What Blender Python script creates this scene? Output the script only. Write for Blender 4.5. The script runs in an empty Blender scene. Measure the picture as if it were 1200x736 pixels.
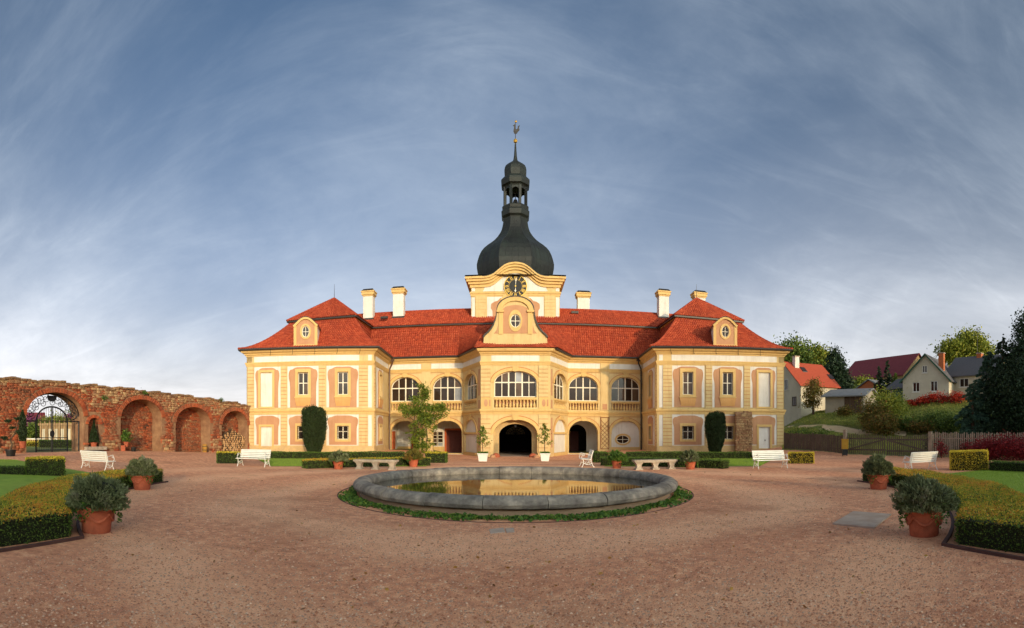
import bpy, bmesh, math, random
import numpy as np
from mathutils import Vector, Matrix
from mathutils.geometry import tessellate_polygon

random.seed(7)
rng = np.random.default_rng(11)
sin, cos, pi = math.sin, math.cos, math.pi
scene = bpy.context.scene

# ------------------------------------------------------------------ camera
# The photograph is a stitched panorama: a cylinder of 590 px radius, level camera 1.75 m up.
F, HY, CX, HC = 590.0, 507.0, 604.0, 1.75
cam = bpy.data.cameras.new('camera')
camo = bpy.data.objects.new('camera', cam)
scene.collection.objects.link(camo)
camo.location = (0, 0, HC)
camo.rotation_euler = (pi / 2, 0, 0)
cam.type = 'PANO'
cam.panorama_type = 'CENTRAL_CYLINDRICAL'
cam.central_cylindrical_radius = 1.0
cam.central_cylindrical_range_u_min = (0 - CX) / F
cam.central_cylindrical_range_u_max = (1200 - CX) / F
cam.central_cylindrical_range_v_min = (HY - 736) / F
cam.central_cylindrical_range_v_max = HY / F
cam.clip_start = 0.05
cam.clip_end = 9000
scene.camera = camo

# ------------------------------------------------------------------ sky, sun, exposure
SUN_EL, SUN_AZ = math.radians(10), math.radians(25)      # low evening sun behind the camera, to its right
sdir = Vector((sin(SUN_AZ) * cos(SUN_EL), -cos(SUN_AZ) * cos(SUN_EL), sin(SUN_EL)))
world = bpy.data.worlds.new('World')
scene.world = world
world.use_nodes = True
wt = world.node_tree
wt.nodes.clear()
def wn(t, **k):
    n = wt.nodes.new(t)
    for a, b in k.items():
        setattr(n, a, b)
    return n
wo = wn('ShaderNodeOutputWorld'); bg = wn('ShaderNodeBackground')
sky = wn('ShaderNodeTexSky', sky_type='NISHITA', sun_disc=False)
sky.sun_elevation = SUN_EL
sky.sun_rotation = pi - SUN_AZ
sky.air_density = .4; sky.dust_density = 10.0; sky.ozone_density = 2.5
tc = wn('ShaderNodeTexCoord')
sep = wn('ShaderNodeSeparateXYZ'); wt.links.new(tc.outputs['Generated'], sep.inputs[0])
def wm(op, a, b=None, clamp=False):
    n = wn('ShaderNodeMath', operation=op, use_clamp=clamp)
    for i, v in enumerate((a, b)):
        if v is None: continue
        if isinstance(v, (int, float)): n.inputs[i].default_value = v
        else: wt.links.new(v, n.inputs[i])
    return n.outputs[0]
zc = wm('MAXIMUM', sep.outputs[2], 0.0)
den = wm('ADD', zc, 0.22)
cmb = wn('ShaderNodeCombineXYZ')
wt.links.new(wm('DIVIDE', sep.outputs[0], den), cmb.inputs[0])
wt.links.new(wm('DIVIDE', sep.outputs[1], den), cmb.inputs[1])
def cloud(scale, stretch, rot, detail, dist, lo, hi, off):
    mp = wn('ShaderNodeMapping'); wt.links.new(cmb.outputs[0], mp.inputs[0])
    mp.inputs['Rotation'].default_value = (0, 0, rot)
    mp.inputs['Scale'].default_value = (scale, scale * stretch, 1)
    mp.inputs['Location'].default_value = (off, off * .7, 0)
    nz = wn('ShaderNodeTexNoise'); wt.links.new(mp.outputs[0], nz.inputs['Vector'])
    nz.inputs['Scale'].default_value = 1.0; nz.inputs['Detail'].default_value = detail
    nz.inputs['Roughness'].default_value = .62; nz.inputs['Distortion'].default_value = dist
    mr = wn('ShaderNodeMapRange', interpolation_type='SMOOTHSTEP'); wt.links.new(nz.outputs[0], mr.inputs[0])
    mr.inputs[1].default_value = lo; mr.inputs[2].default_value = hi
    return mr.outputs[0]
c1 = cloud(.7, 1.6, .9, 8, .8, .38, .86, 3.1)
c2 = cloud(.42, 1.15, -.5, 9, .6, .32, .80, 8.4)
c3 = cloud(1.9, 3.2, .95, 9, 1.2, .42, .80, 1.7)
cl = wm('ADD', wm('MULTIPLY', c1, .30), wm('ADD', wm('MULTIPLY', c2, .36), wm('MULTIPLY', wm('MULTIPLY', c3, wm('ADD', c2, .25)), .26)))
hz = wm('POWER', wm('SUBTRACT', 1.0, zc), 3.8)
fac = wm('MULTIPLY', cl, .78, True)
tint = wn('ShaderNodeMix', data_type='RGBA', blend_type='MULTIPLY'); tint.inputs[0].default_value = 1
wt.links.new(sky.outputs[0], tint.inputs[6]); tint.inputs[7].default_value = (.66, .75, .66, 1)       # dull, hazy air
mc = wn('ShaderNodeMix', data_type='RGBA')                                                            # thin cirrus
wt.links.new(fac, mc.inputs[0]); wt.links.new(tint.outputs[2], mc.inputs[6]); mc.inputs[7].default_value = (2.2, 2.45, 2.7, 1)
mx = wn('ShaderNodeMix', data_type='RGBA')                                                            # pale evening haze towards the horizon
wt.links.new(wm('MULTIPLY', hz, wm('ADD', .55, wm('MULTIPLY', c2, .5)), True), mx.inputs[0]); wt.links.new(mc.outputs[2], mx.inputs[6]); mx.inputs[7].default_value = (3.9, 3.78, 3.75, 1)
wt.links.new(mx.outputs[2], bg.inputs[0])
bg.inputs[1].default_value = .15
wt.links.new(bg.outputs[0], wo.inputs[0])

sl = bpy.data.lights.new('sun', 'SUN')
sl.energy = .98; sl.angle = math.radians(1.5); sl.color = (1.0, .76, .46)   # hazy evening sun
so = bpy.data.objects.new('sun', sl); scene.collection.objects.link(so)
so.rotation_euler = sdir.to_track_quat('Z', 'Y').to_euler()
so.location = (20, -40, 30)

vs = scene.view_settings
vs.view_transform = 'Standard'; vs.look = 'None'; vs.gamma = 1; vs.use_curve_mapping = False
vs.exposure = 1.55
scene.cycles.use_denoising = True
scene.cycles.max_bounces = 6
scene.cycles.diffuse_bounces = 3
scene.cycles.sample_clamp_indirect = 6

# ------------------------------------------------------------------ helpers
def rad(px): return (px - CX) / F
def at(px, R):
    """a direction in the photograph and a horizontal distance -> x, y"""
    t = rad(px); return (R * sin(t), R * cos(t))
def gnd(px, py, z=0.0):
    """a pixel on level ground of height z -> x, y"""
    return at(px, (HC - z) * F / (py - HY))
def zat(py, R): return HC + (HY - py) / F * R
def sstep(a, b, x):
    t = np.clip((x - a) / (b - a), 0, 1); return t * t * (3 - 2 * t)
def gz(x, y):
    """height of the ground"""
    x = np.asarray(x, float); y = np.asarray(y, float)
    dip = -.42 * sstep(27, 40, y) * (1 - sstep(6.5, 10, abs(x))) * (1 - sstep(70, 90, y))
    R = np.hypot(x, y); th = np.arctan2(x, y)
    prof = np.interp(R, [36, 43, 50, 56, 63, 72, 90, 130, 220, 600, 3000], [0, .5, 1.7, 3.0, 4.5, 5.0, 6.0, 8.0, 9.5, 14, 40])
    amt = np.interp(th, [.40, .50, .60, .75, .86, 1.3, 1.8, 2.3], [0, .25, .95, 1.08, 1.28, 1.25, .5, 0])
    bump = .12 * np.sin(x * .9 + 1.3) * np.sin(y * .7) + .07 * np.sin(x * 2.1 + y * 1.7)
    rise = prof * amt
    up = .5 * sstep(15, 25, -x) * (1 - sstep(22, 40, y)) * sstep(-20, 5, y)        # the court climbs towards the gate
    return dip + rise + up + bump * np.clip(rise / 2, 0, 1)

DEPTH = {}
def link(o): scene.collection.objects.link(o); return o
def tag(o, label=None, cat=None, group=None, kind=None):
    if label: o['label'] = label
    if cat: o['category'] = cat
    if group: o['group'] = group
    if kind: o['kind'] = kind
    return o
WL = {}
def thing(name, label, cat, loc=(0, 0, 0), rz=0.0, group=None):
    o = bpy.data.objects.new(name, None); link(o)
    o.empty_display_size = .3
    o.location = loc; o.rotation_euler = (0, 0, rz)
    WL[o] = Vector(loc)
    return tag(o, label, cat, group)
def put(o, parent, world=True):
    if parent is not None:
        o.parent = parent
        if world: o.location = -WL.get(parent, Vector((0, 0, 0)))
    WL[o] = Vector((0, 0, 0))
    return o

class Fr:
    """a vertical plane: u along it, z up, w outwards"""
    def __init__(s, A, B, flip=False):
        s.A = Vector((A[0], A[1], 0)); d = Vector((B[0] - A[0], B[1] - A[1], 0))
        s.L = d.length; s.u = d.normalized()
        s.n = Vector((s.u.y, -s.u.x, 0))
        if flip: s.n = -s.n
    def p(s, u, z, w=0.0): return s.A + s.u * u + Vector((0, 0, z)) + s.n * w
    def uz(s, px, py=None):
        t = rad(px); dx, dy = sin(t), cos(t)
        a = s.n.x * dx + s.n.y * dy
        R = (s.n.x * s.A.x + s.n.y * s.A.y) / a
        P = Vector((R * dx, R * dy, 0))
        u = (P - s.A).dot(s.u)
        return (u, zat(py, R)) if py is not None else u

class MB:
    def __init__(s): s.v = []; s.f = []; s.m = []
    def add(s, vs, fs, m=0):
        b = len(s.v); s.v += [tuple(v) for v in vs]
        for f in fs: s.f.append(tuple(b + i for i in f)); s.m.append(m)
        return s
    def box(s, c, d, rz=0, m=0, top=(1, 1)):
        x, y, z = (k / 2 for k in d); C, S = cos(rz), sin(rz); vs = []
        for sz in (-1, 1):
            tx, ty = (1, 1) if sz < 0 else top
            for sx, sy in ((-1, -1), (1, -1), (1, 1), (-1, 1)):
                a, b = sx * x * tx, sy * y * ty
                vs.append((c[0] + a * C - b * S, c[1] + a * S + b * C, c[2] + sz * z))
        return s.add(vs, [(0, 3, 2, 1), (4, 5, 6, 7), (0, 1, 5, 4), (1, 2, 6, 5), (2, 3, 7, 6), (3, 0, 4, 7)], m)
    def fbox(s, fr, u0, u1, z0, z1, w0, w1, m=0):
        vs = [fr.p(u, z, w) for w in (w0, w1) for (u, z) in ((u0, z0), (u1, z0), (u1, z1), (u0, z1))]
        return s.add(vs, [(0, 3, 2, 1), (4, 5, 6, 7), (0, 1, 5, 4), (1, 2, 6, 5), (2, 3, 7, 6), (3, 0, 4, 7)], m)
    def plate(s, fr, outer, w0, w1, holes=(), m=0, back=True):
        """an extruded outline with holes"""
        loops = [list(outer)] + [list(h) for h in holes]
        flat = [p for l in loops for p in l]
        tris = tessellate_polygon([[Vector((p[0], p[1], 0)) for p in l] for l in loops])
        s.add([fr.p(p[0], p[1], w1) for p in flat], tris, m)
        if back: s.add([fr.p(p[0], p[1], w0) for p in flat], [t[::-1] for t in tris], m)
        for l in loops:
            n = len(l)
            vs = [fr.p(p[0], p[1], w1) for p in l] + [fr.p(p[0], p[1], w0) for p in l]
            s.add(vs, [(i, (i + 1) % n, n + (i + 1) % n, n + i) for i in range(n)], m)
        return s
    def ring(s, fr, a, b, w0, w1, m=0, closed=False):
        """a band between two outlines of equally many points"""
        n = len(a); k = n if closed else n - 1
        vs = [fr.p(*p, w1) for p in a] + [fr.p(*p, w1) for p in b] + [fr.p(*p, w0) for p in a] + [fr.p(*p, w0) for p in b]
        fs = []
        for i in range(k):
            j = (i + 1) % n
            fs += [(i, j, n + j, n + i), (i, 2 * n + i, 2 * n + j, j), (n + i, n + j, 3 * n + j, 3 * n + i)]
        if not closed: fs += [(0, n, 3 * n, 2 * n), (n - 1, 3 * n - 1, 4 * n - 1, 2 * n - 1)]
        return s.add(vs, fs, m)
    def tube(s, pts, r, n=8, m=0, cap=True):
        pts = [Vector(p) for p in pts]
        rs = r if hasattr(r, '__len__') else [r] * len(pts)
        vs, fs = [], []
        up = Vector((0, 0, 1)); last = None
        for i, p in enumerate(pts):
            t = (pts[min(i + 1, len(pts) - 1)] - pts[max(i - 1, 0)])
            t = t.normalized() if t.length > 1e-9 else Vector((0, 0, 1))
            if last is None:
                a = t.cross(up if abs(t.z) < .9 else Vector((1, 0, 0))).normalized()
            else:
                a = (last - t * last.dot(t)); a = a.normalized() if a.length > 1e-6 else last
            last = a; b = t.cross(a)
            for k in range(n):
                q = 2 * pi * k / n
                vs.append(p + (a * cos(q) + b * sin(q)) * rs[i])
        for i in range(len(pts) - 1):
            for k in range(n):
                k2 = (k + 1) % n
                fs.append((i * n + k, i * n + k2, (i + 1) * n + k2, (i + 1) * n + k))
        if cap: fs += [tuple(range(n))[::-1], tuple(range((len(pts) - 1) * n, len(pts) * n))]
        return s.add(vs, fs, m)
    def lathe(s, prof, c=(0, 0, 0), n=24, m=0, ph=0.0, sx=1, sy=1):
        vs = [(c[0] + r * cos(2 * pi * k / n + ph) * sx, c[1] + r * sin(2 * pi * k / n + ph) * sy, c[2] + z) for r, z in prof for k in range(n)]
        fs = [(i * n + k, i * n + (k + 1) % n, (i + 1) * n + (k + 1) % n, (i + 1) * n + k) for i in range(len(prof) - 1) for k in range(n)]
        fs += [tuple(range(n))[::-1], tuple(range((len(prof) - 1) * n, len(prof) * n))]
        return s.add(vs, fs, m)
    def sweep(s, path, prof, m=0, closed=False, left=True):
        """profile (w, z) along a plan path, mitred; w outwards"""
        P = [Vector((p[0], p[1])) for p in path]; n = len(P); dirs = []
        for i in range(n):
            a = P[i - 1] if (i > 0 or closed) else None; b = P[(i + 1) % n] if (i < n - 1 or closed) else None
            d1 = (P[i] - a).normalized() if a is not None else None; d2 = (b - P[i]).normalized() if b is not None else None
            d1 = d1 or d2; d2 = d2 or d1
            n1 = Vector((d1.y, -d1.x)); n2 = Vector((d2.y, -d2.x)); q = (n1 + n2).normalized()
            dirs.append(q / max(.3, q.dot(n1)))
        k = len(prof)
        vs = [(P[i].x + dirs[i].x * w, P[i].y + dirs[i].y * w, z) for i in range(n) for w, z in prof]
        fs = [(i * k + j, ((i + 1) % n) * k + j, ((i + 1) % n) * k + (j + 1) % k, i * k + (j + 1) % k) for i in range(n if closed else n - 1) for j in range(k)]
        if not closed: fs += [tuple(range(k))[::-1], tuple(range((n - 1) * k, n * k))]
        return s.add(vs, fs, m)
    def mesh(s, name, mats, smooth=False, fix=True):
        me = bpy.data.meshes.new(name)
        me.from_pydata(s.v, [], s.f)
        for mt in (mats if isinstance(mats, (list, tuple)) else [mats]): me.materials.append(mt)
        me.polygons.foreach_set('material_index', s.m)
        if fix:
            bm = bmesh.new(); bm.from_mesh(me)
            bmesh.ops.recalc_face_normals(bm, faces=bm.faces); bm.to_mesh(me); bm.free()
        if smooth:
            me.shade_smooth()
            if smooth != 'all': me.set_sharp_from_angle(angle=math.radians(38))
        me.update(); return me
    def build(s, name, mats, parent=None, world=True, smooth=False, fix=True):
        o = bpy.data.objects.new(name, s.mesh(name, mats, smooth, fix)); link(o)
        return put(o, parent, world)

def np_mesh(name, V, Fq, mats, rv=None, mi=None, smooth=False):
    """a large mesh from arrays: vertices, quads or triangles (one array), random value per face"""
    V = np.ascontiguousarray(V, dtype=np.float32); Fq = np.ascontiguousarray(Fq, dtype=np.int32)
    me = bpy.data.meshes.new(name); k = Fq.shape[1]
    me.vertices.add(len(V)); me.vertices.foreach_set('co', V.ravel())
    me.loops.add(Fq.size); me.loops.foreach_set('vertex_index', Fq.ravel())
    me.polygons.add(len(Fq)); me.polygons.foreach_set('loop_start', np.arange(len(Fq), dtype=np.int32) * k)
    for mt in (mats if isinstance(mats, (list, tuple)) else [mats]): me.materials.append(mt)
    if mi is not None: me.polygons.foreach_set('material_index', np.asarray(mi, dtype=np.int32))
    me.update(calc_edges=True)
    if rv is not None:
        a = me.attributes.new('rv', 'FLOAT', 'FACE'); a.data.foreach_set('value', np.asarray(rv, dtype=np.float32))
    if smooth: me.shade_smooth()
    me.validate(); return me
def np_obj(name, V, Fq, mats, parent=None, world=True, **k):
    o = bpy.data.objects.new(name, np_mesh(name, V, Fq, mats, **k)); link(o)
    return put(o, parent, world)
def inst(name, mesh, loc, rz=0, parent=None, sc=None):
    o = bpy.data.objects.new(name, mesh); link(o)
    if parent is not None: o.parent = parent
    o.location = Vector(loc) - WL.get(parent, Vector((0, 0, 0))) if parent is not None else Vector(loc)
    o.rotation_euler = (0, 0, rz)
    if sc: o.scale = sc
    return o

# ------------------------------------------------------------------ materials
def S(r, g, b):
    """0-255 display colour -> linear"""
    f = lambda c: c / 12.92 if c <= .04045 else ((c + .055) / 1.055) ** 2.4
    return tuple(f(c / 255) for c in (r, g, b))
def mat(name, cols, scale=2.0, rough=.8, bump=0.0, bscale=30.0, attr=None, metallic=0.0, spec=.3, detail=5, mixn=.35,
        sss=None, dirt=None, dscale=.35, stretch=(1, 1, 1), bdist=.02, streak=None):
    """procedural: colours along a noise (or along the per-piece random value), a second broad noise for wear, fine relief"""
    m = bpy.data.materials.new(name); m.use_nodes = True; t = m.node_tree; N = t.nodes; Lk = t.links
    b = N['Principled BSDF']
    g = N.new('ShaderNodeNewGeometry')
    mp = N.new('ShaderNodeMapping'); Lk.new(g.outputs['Position'], mp.inputs[0]); mp.inputs['Scale'].default_value = stretch
    nz = N.new('ShaderNodeTexNoise'); Lk.new(mp.outputs[0], nz.inputs['Vector'])
    nz.inputs['Scale'].default_value = scale; nz.inputs['Detail'].default_value = detail; nz.inputs['Roughness'].default_value = .65 if detail < 12 else .82
    cr = N.new('ShaderNodeValToRGB'); el = cr.color_ramp.elements
    cols = [c if len(c) == 2 else (None, c) for c in cols]      # (position, colour) or a colour alone
    n = len(cols)
    lo, hi = (0.0, 1.0) if attr else (.30, .70)
    for i, (p, c) in enumerate(cols):
        p = lo + (hi - lo) * (i / max(1, n - 1)) if p is None else p
        e = el[i] if i < 2 else el.new(p)
        e.position = p; e.color = (*c, 1)
    if n == 1: el[1].color = (*cols[0][1], 1)
    if attr:
        a = N.new('ShaderNodeAttribute'); a.attribute_name = 'rv'
        mm = N.new('ShaderNodeMath'); mm.operation = 'MULTIPLY_ADD'; mm.use_clamp = True
        Lk.new(nz.outputs[0], mm.inputs[0]); mm.inputs[1].default_value = mixn * 2
        ad = N.new('ShaderNodeMath'); ad.operation = 'MULTIPLY_ADD'
        Lk.new(a.outputs['Fac'], ad.inputs[0]); ad.inputs[1].default_value = 1 - mixn * .5; ad.inputs[2].default_value = -mixn * .75
        Lk.new(ad.outputs[0], mm.inputs[2]); Lk.new(mm.outputs[0], cr.inputs[0])
    else: Lk.new(nz.outputs[0], cr.inputs[0])
    out = cr.outputs[0]
    if dirt:
        n2 = N.new('ShaderNodeTexNoise'); Lk.new(g.outputs['Position'], n2.inputs['Vector'])
        n2.inputs['Scale'].default_value = dscale; n2.inputs['Detail'].default_value = 8; n2.inputs['Roughness'].default_value = .7
        r2 = N.new('ShaderNodeMapRange'); Lk.new(n2.outputs[0], r2.inputs[0])
        r2.inputs[1].default_value = .42; r2.inputs[2].default_value = .75; r2.inputs[3].default_value = 0; r2.inputs[4].default_value = dirt[1]
        mi = N.new('ShaderNodeMix'); mi.data_type = 'RGBA'; Lk.new(r2.outputs[0], mi.inputs[0]); Lk.new(out, mi.inputs[6])
        mi.inputs[7].default_value = (*dirt[0], 1); out = mi.outputs[2]
    if streak:                                       # rain runs and splashed foot of a plastered wall
        m2 = N.new('ShaderNodeMapping'); Lk.new(g.outputs['Position'], m2.inputs[0]); m2.inputs['Scale'].default_value = (2.6, 2.6, .22)
        n4 = N.new('ShaderNodeTexNoise'); Lk.new(m2.outputs[0], n4.inputs['Vector']); n4.inputs['Scale'].default_value = 1.6; n4.inputs['Detail'].default_value = 7; n4.inputs['Roughness'].default_value = .72
        r4 = N.new('ShaderNodeMapRange'); Lk.new(n4.outputs[0], r4.inputs[0]); r4.inputs[1].default_value = .50; r4.inputs[2].default_value = .78; r4.inputs[4].default_value = streak[1]
        sz = N.new('ShaderNodeSeparateXYZ'); Lk.new(g.outputs['Position'], sz.inputs[0])
        ft = N.new('ShaderNodeMapRange'); Lk.new(sz.outputs[2], ft.inputs[0]); ft.inputs[1].default_value = 1.3; ft.inputs[2].default_value = -.2; ft.inputs[4].default_value = .55
        fm_ = N.new('ShaderNodeMath'); fm_.operation = 'MULTIPLY'; Lk.new(ft.outputs[0], fm_.inputs[0]); Lk.new(nz.outputs[0], fm_.inputs[1])
        ad4 = N.new('ShaderNodeMath'); ad4.operation = 'ADD'; ad4.use_clamp = True; Lk.new(r4.outputs[0], ad4.inputs[0]); Lk.new(fm_.outputs[0], ad4.inputs[1])
        mi4 = N.new('ShaderNodeMix'); mi4.data_type = 'RGBA'; Lk.new(ad4.outputs[0], mi4.inputs[0]); Lk.new(out, mi4.inputs[6])
        mi4.inputs[7].default_value = (*streak[0], 1); out = mi4.outputs[2]
    Lk.new(out, b.inputs['Base Color'])
    b.inputs['Roughness'].default_value = rough; b.inputs['Metallic'].default_value = metallic
    b.inputs['Specular IOR Level'].default_value = spec
    if bump:
        n3 = N.new('ShaderNodeTexNoise'); Lk.new(g.outputs['Position'], n3.inputs['Vector'])
        n3.inputs['Scale'].default_value = bscale; n3.inputs['Detail'].default_value = 6; n3.inputs['Roughness'].default_value = .7
        bp = N.new('ShaderNodeBump'); bp.inputs['Strength'].default_value = bump; bp.inputs['Distance'].default_value = bdist
        Lk.new(n3.outputs[0], bp.inputs['Height']); Lk.new(bp.outputs[0], b.inputs['Normal'])
    if sss:
        tr = N.new('ShaderNodeBsdfTranslucent'); Lk.new(out, tr.inputs[0])
        ms = N.new('ShaderNodeMixShader'); ms.inputs[0].default_value = sss
        Lk.new(b.outputs[0], ms.inputs[1]); Lk.new(tr.outputs[0], ms.inputs[2])
        Lk.new(ms.outputs[0], N['Material Output'].inputs[0])
    return m
def glassmat(name, col, rough=.04, wob=.15):
    m = mat(name, [col, tuple(c * 2.6 for c in col)], 1.1, rough, bump=wob, bscale=2.2, spec=.42, bdist=.01, stretch=(1, 1, .6))
    m.node_tree.nodes['Principled BSDF'].inputs['IOR'].default_value = 1.45
    return m

M = {}
M['yellow'] = mat('yellow_plaster', [S(208, 180, 126), S(214, 188, 136)], 1.4, .88, .12, 60, dirt=(S(186, 150, 98), .5), dscale=.8, streak=(S(168, 132, 88), .6))
M['yellow2'] = mat('yellow_moulding', [S(212, 175, 110), S(217, 183, 122)], 1.8, .85, .1, 60, dirt=(S(176, 140, 84), .45), dscale=.9, streak=(S(164, 124, 76), .5))
M['white'] = mat('white_plaster', [S(218, 212, 202), S(226, 220, 210)], 1.2, .9, .1, 60, dirt=(S(190, 178, 162), .5), dscale=.7, streak=(S(172, 158, 140), .6))
M['pink'] = mat('pink_plaster', [S(184, 138, 102), S(192, 146, 110)], 1.5, .9, .12, 60, dirt=(S(176, 120, 84), .6), dscale=.8, streak=(S(160, 110, 80), .6))
M['line'] = mat('ochre_line', [S(176, 112, 64), S(188, 124, 74)], 2, .9)
M['plinth'] = mat('stone_plinth', [S(190, 160, 112), S(212, 180, 126)], 2.5, .9, .3, 30, dirt=(S(150, 126, 96), .7), dscale=1.5)
M['tile'] = mat('clay_roof_tile', [S(140, 54, 33), S(156, 62, 37), S(164, 68, 40), S(176, 80, 50)], 1.2, .82, .25, 50, attr=1, mixn=.12, dirt=(S(104, 50, 38), .35), dscale=.35)
M['roofunder'] = mat('roof_underlay', [S(110, 44, 32), S(126, 52, 36)], 3, .9)
M['copper'] = mat('dark_copper', [S(16, 18, 18), S(26, 28, 26), S(20, 22, 21)], .9, .55, .15, 8, spec=.4, dirt=(S(44, 56, 48), .6), dscale=.5, stretch=(1, 1, .45))
M['copperseam'] = mat('copper_seam', [S(36, 40, 40), S(50, 54, 50)], 2, .6)
M['metal'] = mat('dark_metal', [S(44, 40, 38), S(60, 54, 48)], 3, .5, metallic=.3, spec=.5)
M['pipe'] = mat('brown_pipe', [S(84, 56, 42), S(100, 70, 52)], 3, .5, spec=.5)
M['gold'] = mat('gilding', [S(214, 166, 70), S(236, 190, 92)], 4, .35, metallic=.8, spec=.5)
M['black'] = mat('black_paint', [S(26, 26, 26), S(36, 36, 34)], 3, .5)
M['frame'] = mat('cream_window_paint', [S(228, 216, 192), S(236, 226, 206)], 6, .6)
M['glass'] = glassmat('window_glass', S(36, 26, 20))
M['glass_curtain'] = glassmat('window_glass_before_curtain', S(66, 50, 38))
M['glass_pale'] = glassmat('window_glass_before_blind', S(110, 112, 116))
def pane_mat(): return M[random.choices(('glass', 'glass_curtain', 'glass_pale'), (.70, .24, .06))[0]]
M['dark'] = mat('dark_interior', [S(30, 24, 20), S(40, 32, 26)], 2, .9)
M['whitedoor'] = mat('white_door', [S(214, 208, 200), S(224, 218, 210)], 3, .6, .05, 40)
M['reddoor'] = mat('red_brown_door', [S(84, 34, 22), S(112, 46, 28)], 4, .55, .1, 20, stretch=(6, 6, 1))
M['redframe'] = mat('orange_door_frame', [S(176, 84, 44), S(194, 98, 54)], 4, .7)
M['iron'] = mat('wrought_iron', [S(30, 32, 36), S(46, 48, 52)], 6, .5, metallic=.5, spec=.5)
M['trellis'] = mat('brown_lath', [S(120, 74, 46), S(142, 90, 58)], 6, .8)
M['mortar'] = mat('lime_mortar', [S(132, 96, 72), S(168, 132, 98)], 2, .95, .6, 25, dirt=(S(110, 70, 52), .7), dscale=1.2)
M['brick'] = mat('old_brick', [S(80, 50, 38), S(146, 68, 42), S(182, 92, 54), S(140, 82, 58), S(190, 150, 106)], .8, .92, .7, 40, attr=1, mixn=.45, dirt=(S(134, 104, 78), .75), dscale=.9)
M['rubble'] = mat('rubble_stone', [S(112, 84, 62), S(168, 134, 96), S(150, 108, 78), S(188, 156, 112), S(150, 86, 58)], .8, .92, .7, 30, attr=1, mixn=.4, dirt=(S(96, 70, 54), .5), dscale=1.0)
M['rimstone'] = mat('weathered_rim_stone', [S(100, 92, 86), S(137, 129, 119), S(170, 159, 144)], 3.5, .92, .8, 22, dirt=(S(58, 56, 54), .85), dscale=1.3, bdist=.03)
M['basinstone'] = mat('basin_stone', [S(144, 118, 95), S(180, 153, 127)], 2.2, .92, .6, 24, dirt=(S(90, 70, 56), .8), dscale=1.1)
M['benchstone'] = mat('bench_stone', [S(163, 148, 131), S(191, 174, 152)], 5, .92, .6, 40, dirt=(S(96, 88, 80), .7), dscale=3)
M['terra'] = mat('terracotta', [S(155, 77, 52), S(182, 96, 66), S(166, 87, 60)], 5, .88, .3, 40, dirt=(S(110, 62, 48), .7), dscale=3)
M['whitepaint'] = mat('white_bench_paint', [S(218, 216, 206), S(232, 230, 222)], 8, .55, .05, 60, dirt=(S(170, 166, 154), .35), dscale=4)
M['soil'] = mat('soil', [S(52, 38, 28), S(70, 52, 38)], 12, .95, .5, 40)
M['wood'] = mat('grey_fence_wood', [S(133, 114, 98), S(176, 154, 131), S(151, 128, 109)], 5, .9, .4, 30, stretch=(4, 4, .5), dirt=(S(66, 56, 48), .6), dscale=1.5)
M['bark'] = mat('bark', [S(70, 54, 42), S(96, 76, 58)], 8, .95, .8, 20)
M['logend'] = mat('cut_log', [S(140, 100, 66), S(196, 154, 106), S(214, 176, 128)], 12, .9, .3, 50, attr=1)
M['slab'] = mat('concrete_slab', [S(168, 146, 130), S(188, 166, 148)], 3, .95, .3, 40, spec=.1, dirt=(S(150, 114, 92), .6), dscale=2)
M['edging'] = mat('rusty_edging', [S(70, 46, 42), S(92, 62, 54)], 4, .8, .2, 30)
M['water'] = mat('pool_water', [S(40, 38, 24), S(52, 46, 28)], 1.5, .03, .05, 3.5, spec=.8, bdist=.004)
M['water'].node_tree.nodes['Principled BSDF'].inputs['IOR'].default_value = 1.6
def leafmat(name, cols, rough=.6, sss=.25, scale=1.5, mixn=.3): return mat(name, cols, scale, rough, attr=1, spec=.25, sss=sss, mixn=mixn)
M['box'] = leafmat('boxwood_leaf', [S(53, 70, 32), S(83, 106, 42), S(111, 132, 53)])
M['boxtop'] = leafmat('boxwood_autumn_leaf', [S(98, 118, 40), S(140, 149, 48), S(187, 167, 55), S(214, 149, 57), S(200, 118, 51)], scale=.9, mixn=.75)
M['golden'] = leafmat('golden_privet_leaf', [S(145, 140, 43), S(202, 180, 55), S(235, 206, 74)])
M['core'] = mat('hedge_twigs', [S(26, 30, 14), S(40, 42, 20)], 9, .95, .8, 30)
M['yew'] = leafmat('yew_leaf', [S(25, 38, 21), S(40, 55, 27), S(57, 72, 36)], sss=.1)
M['lav'] = leafmat('lavender_leaf', [S(62, 68, 42), S(92, 100, 64), S(116, 122, 84), S(136, 128, 112)], sss=.15, scale=4.5, mixn=.7)
M['ivy'] = leafmat('ivy_leaf', [S(46, 75, 31), S(75, 109, 42), S(118, 138, 53)])
M['vine'] = leafmat('vine_leaf', [S(62, 85, 31), S(100, 120, 40), S(148, 152, 57)], sss=.3)
M['tree'] = leafmat('broad_leaf', [S(55, 74, 31), S(88, 109, 43), S(130, 140, 59)])
M['treelight'] = leafmat('yellow_green_leaf', [S(83, 99, 34), S(129, 138, 48), S(175, 170, 71)])
M['conifer'] = leafmat('dark_needle', [S(28, 42, 28), S(42, 60, 38), S(57, 74, 45)], sss=.08)
M['bluecon'] = leafmat('blue_green_needle', [S(44, 68, 55), S(65, 91, 70), S(87, 113, 87)], sss=.1)
M['berry'] = leafmat('barberry_leaf', [S(79, 22, 28), S(124, 33, 38), S(160, 49, 49)], sss=.2)
M['creeper'] = leafmat('red_creeper_leaf', [S(131, 29, 23), S(182, 49, 33), S(206, 81, 44)], sss=.25)
M['shrub'] = leafmat('autumn_shrub_leaf', [S(71, 76, 31), S(119, 109, 45), S(145, 95, 50)])
M['grass'] = leafmat('grass_blade', [S(104, 132, 40), S(132, 158, 52), S(160, 178, 70)], sss=.3)
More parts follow.
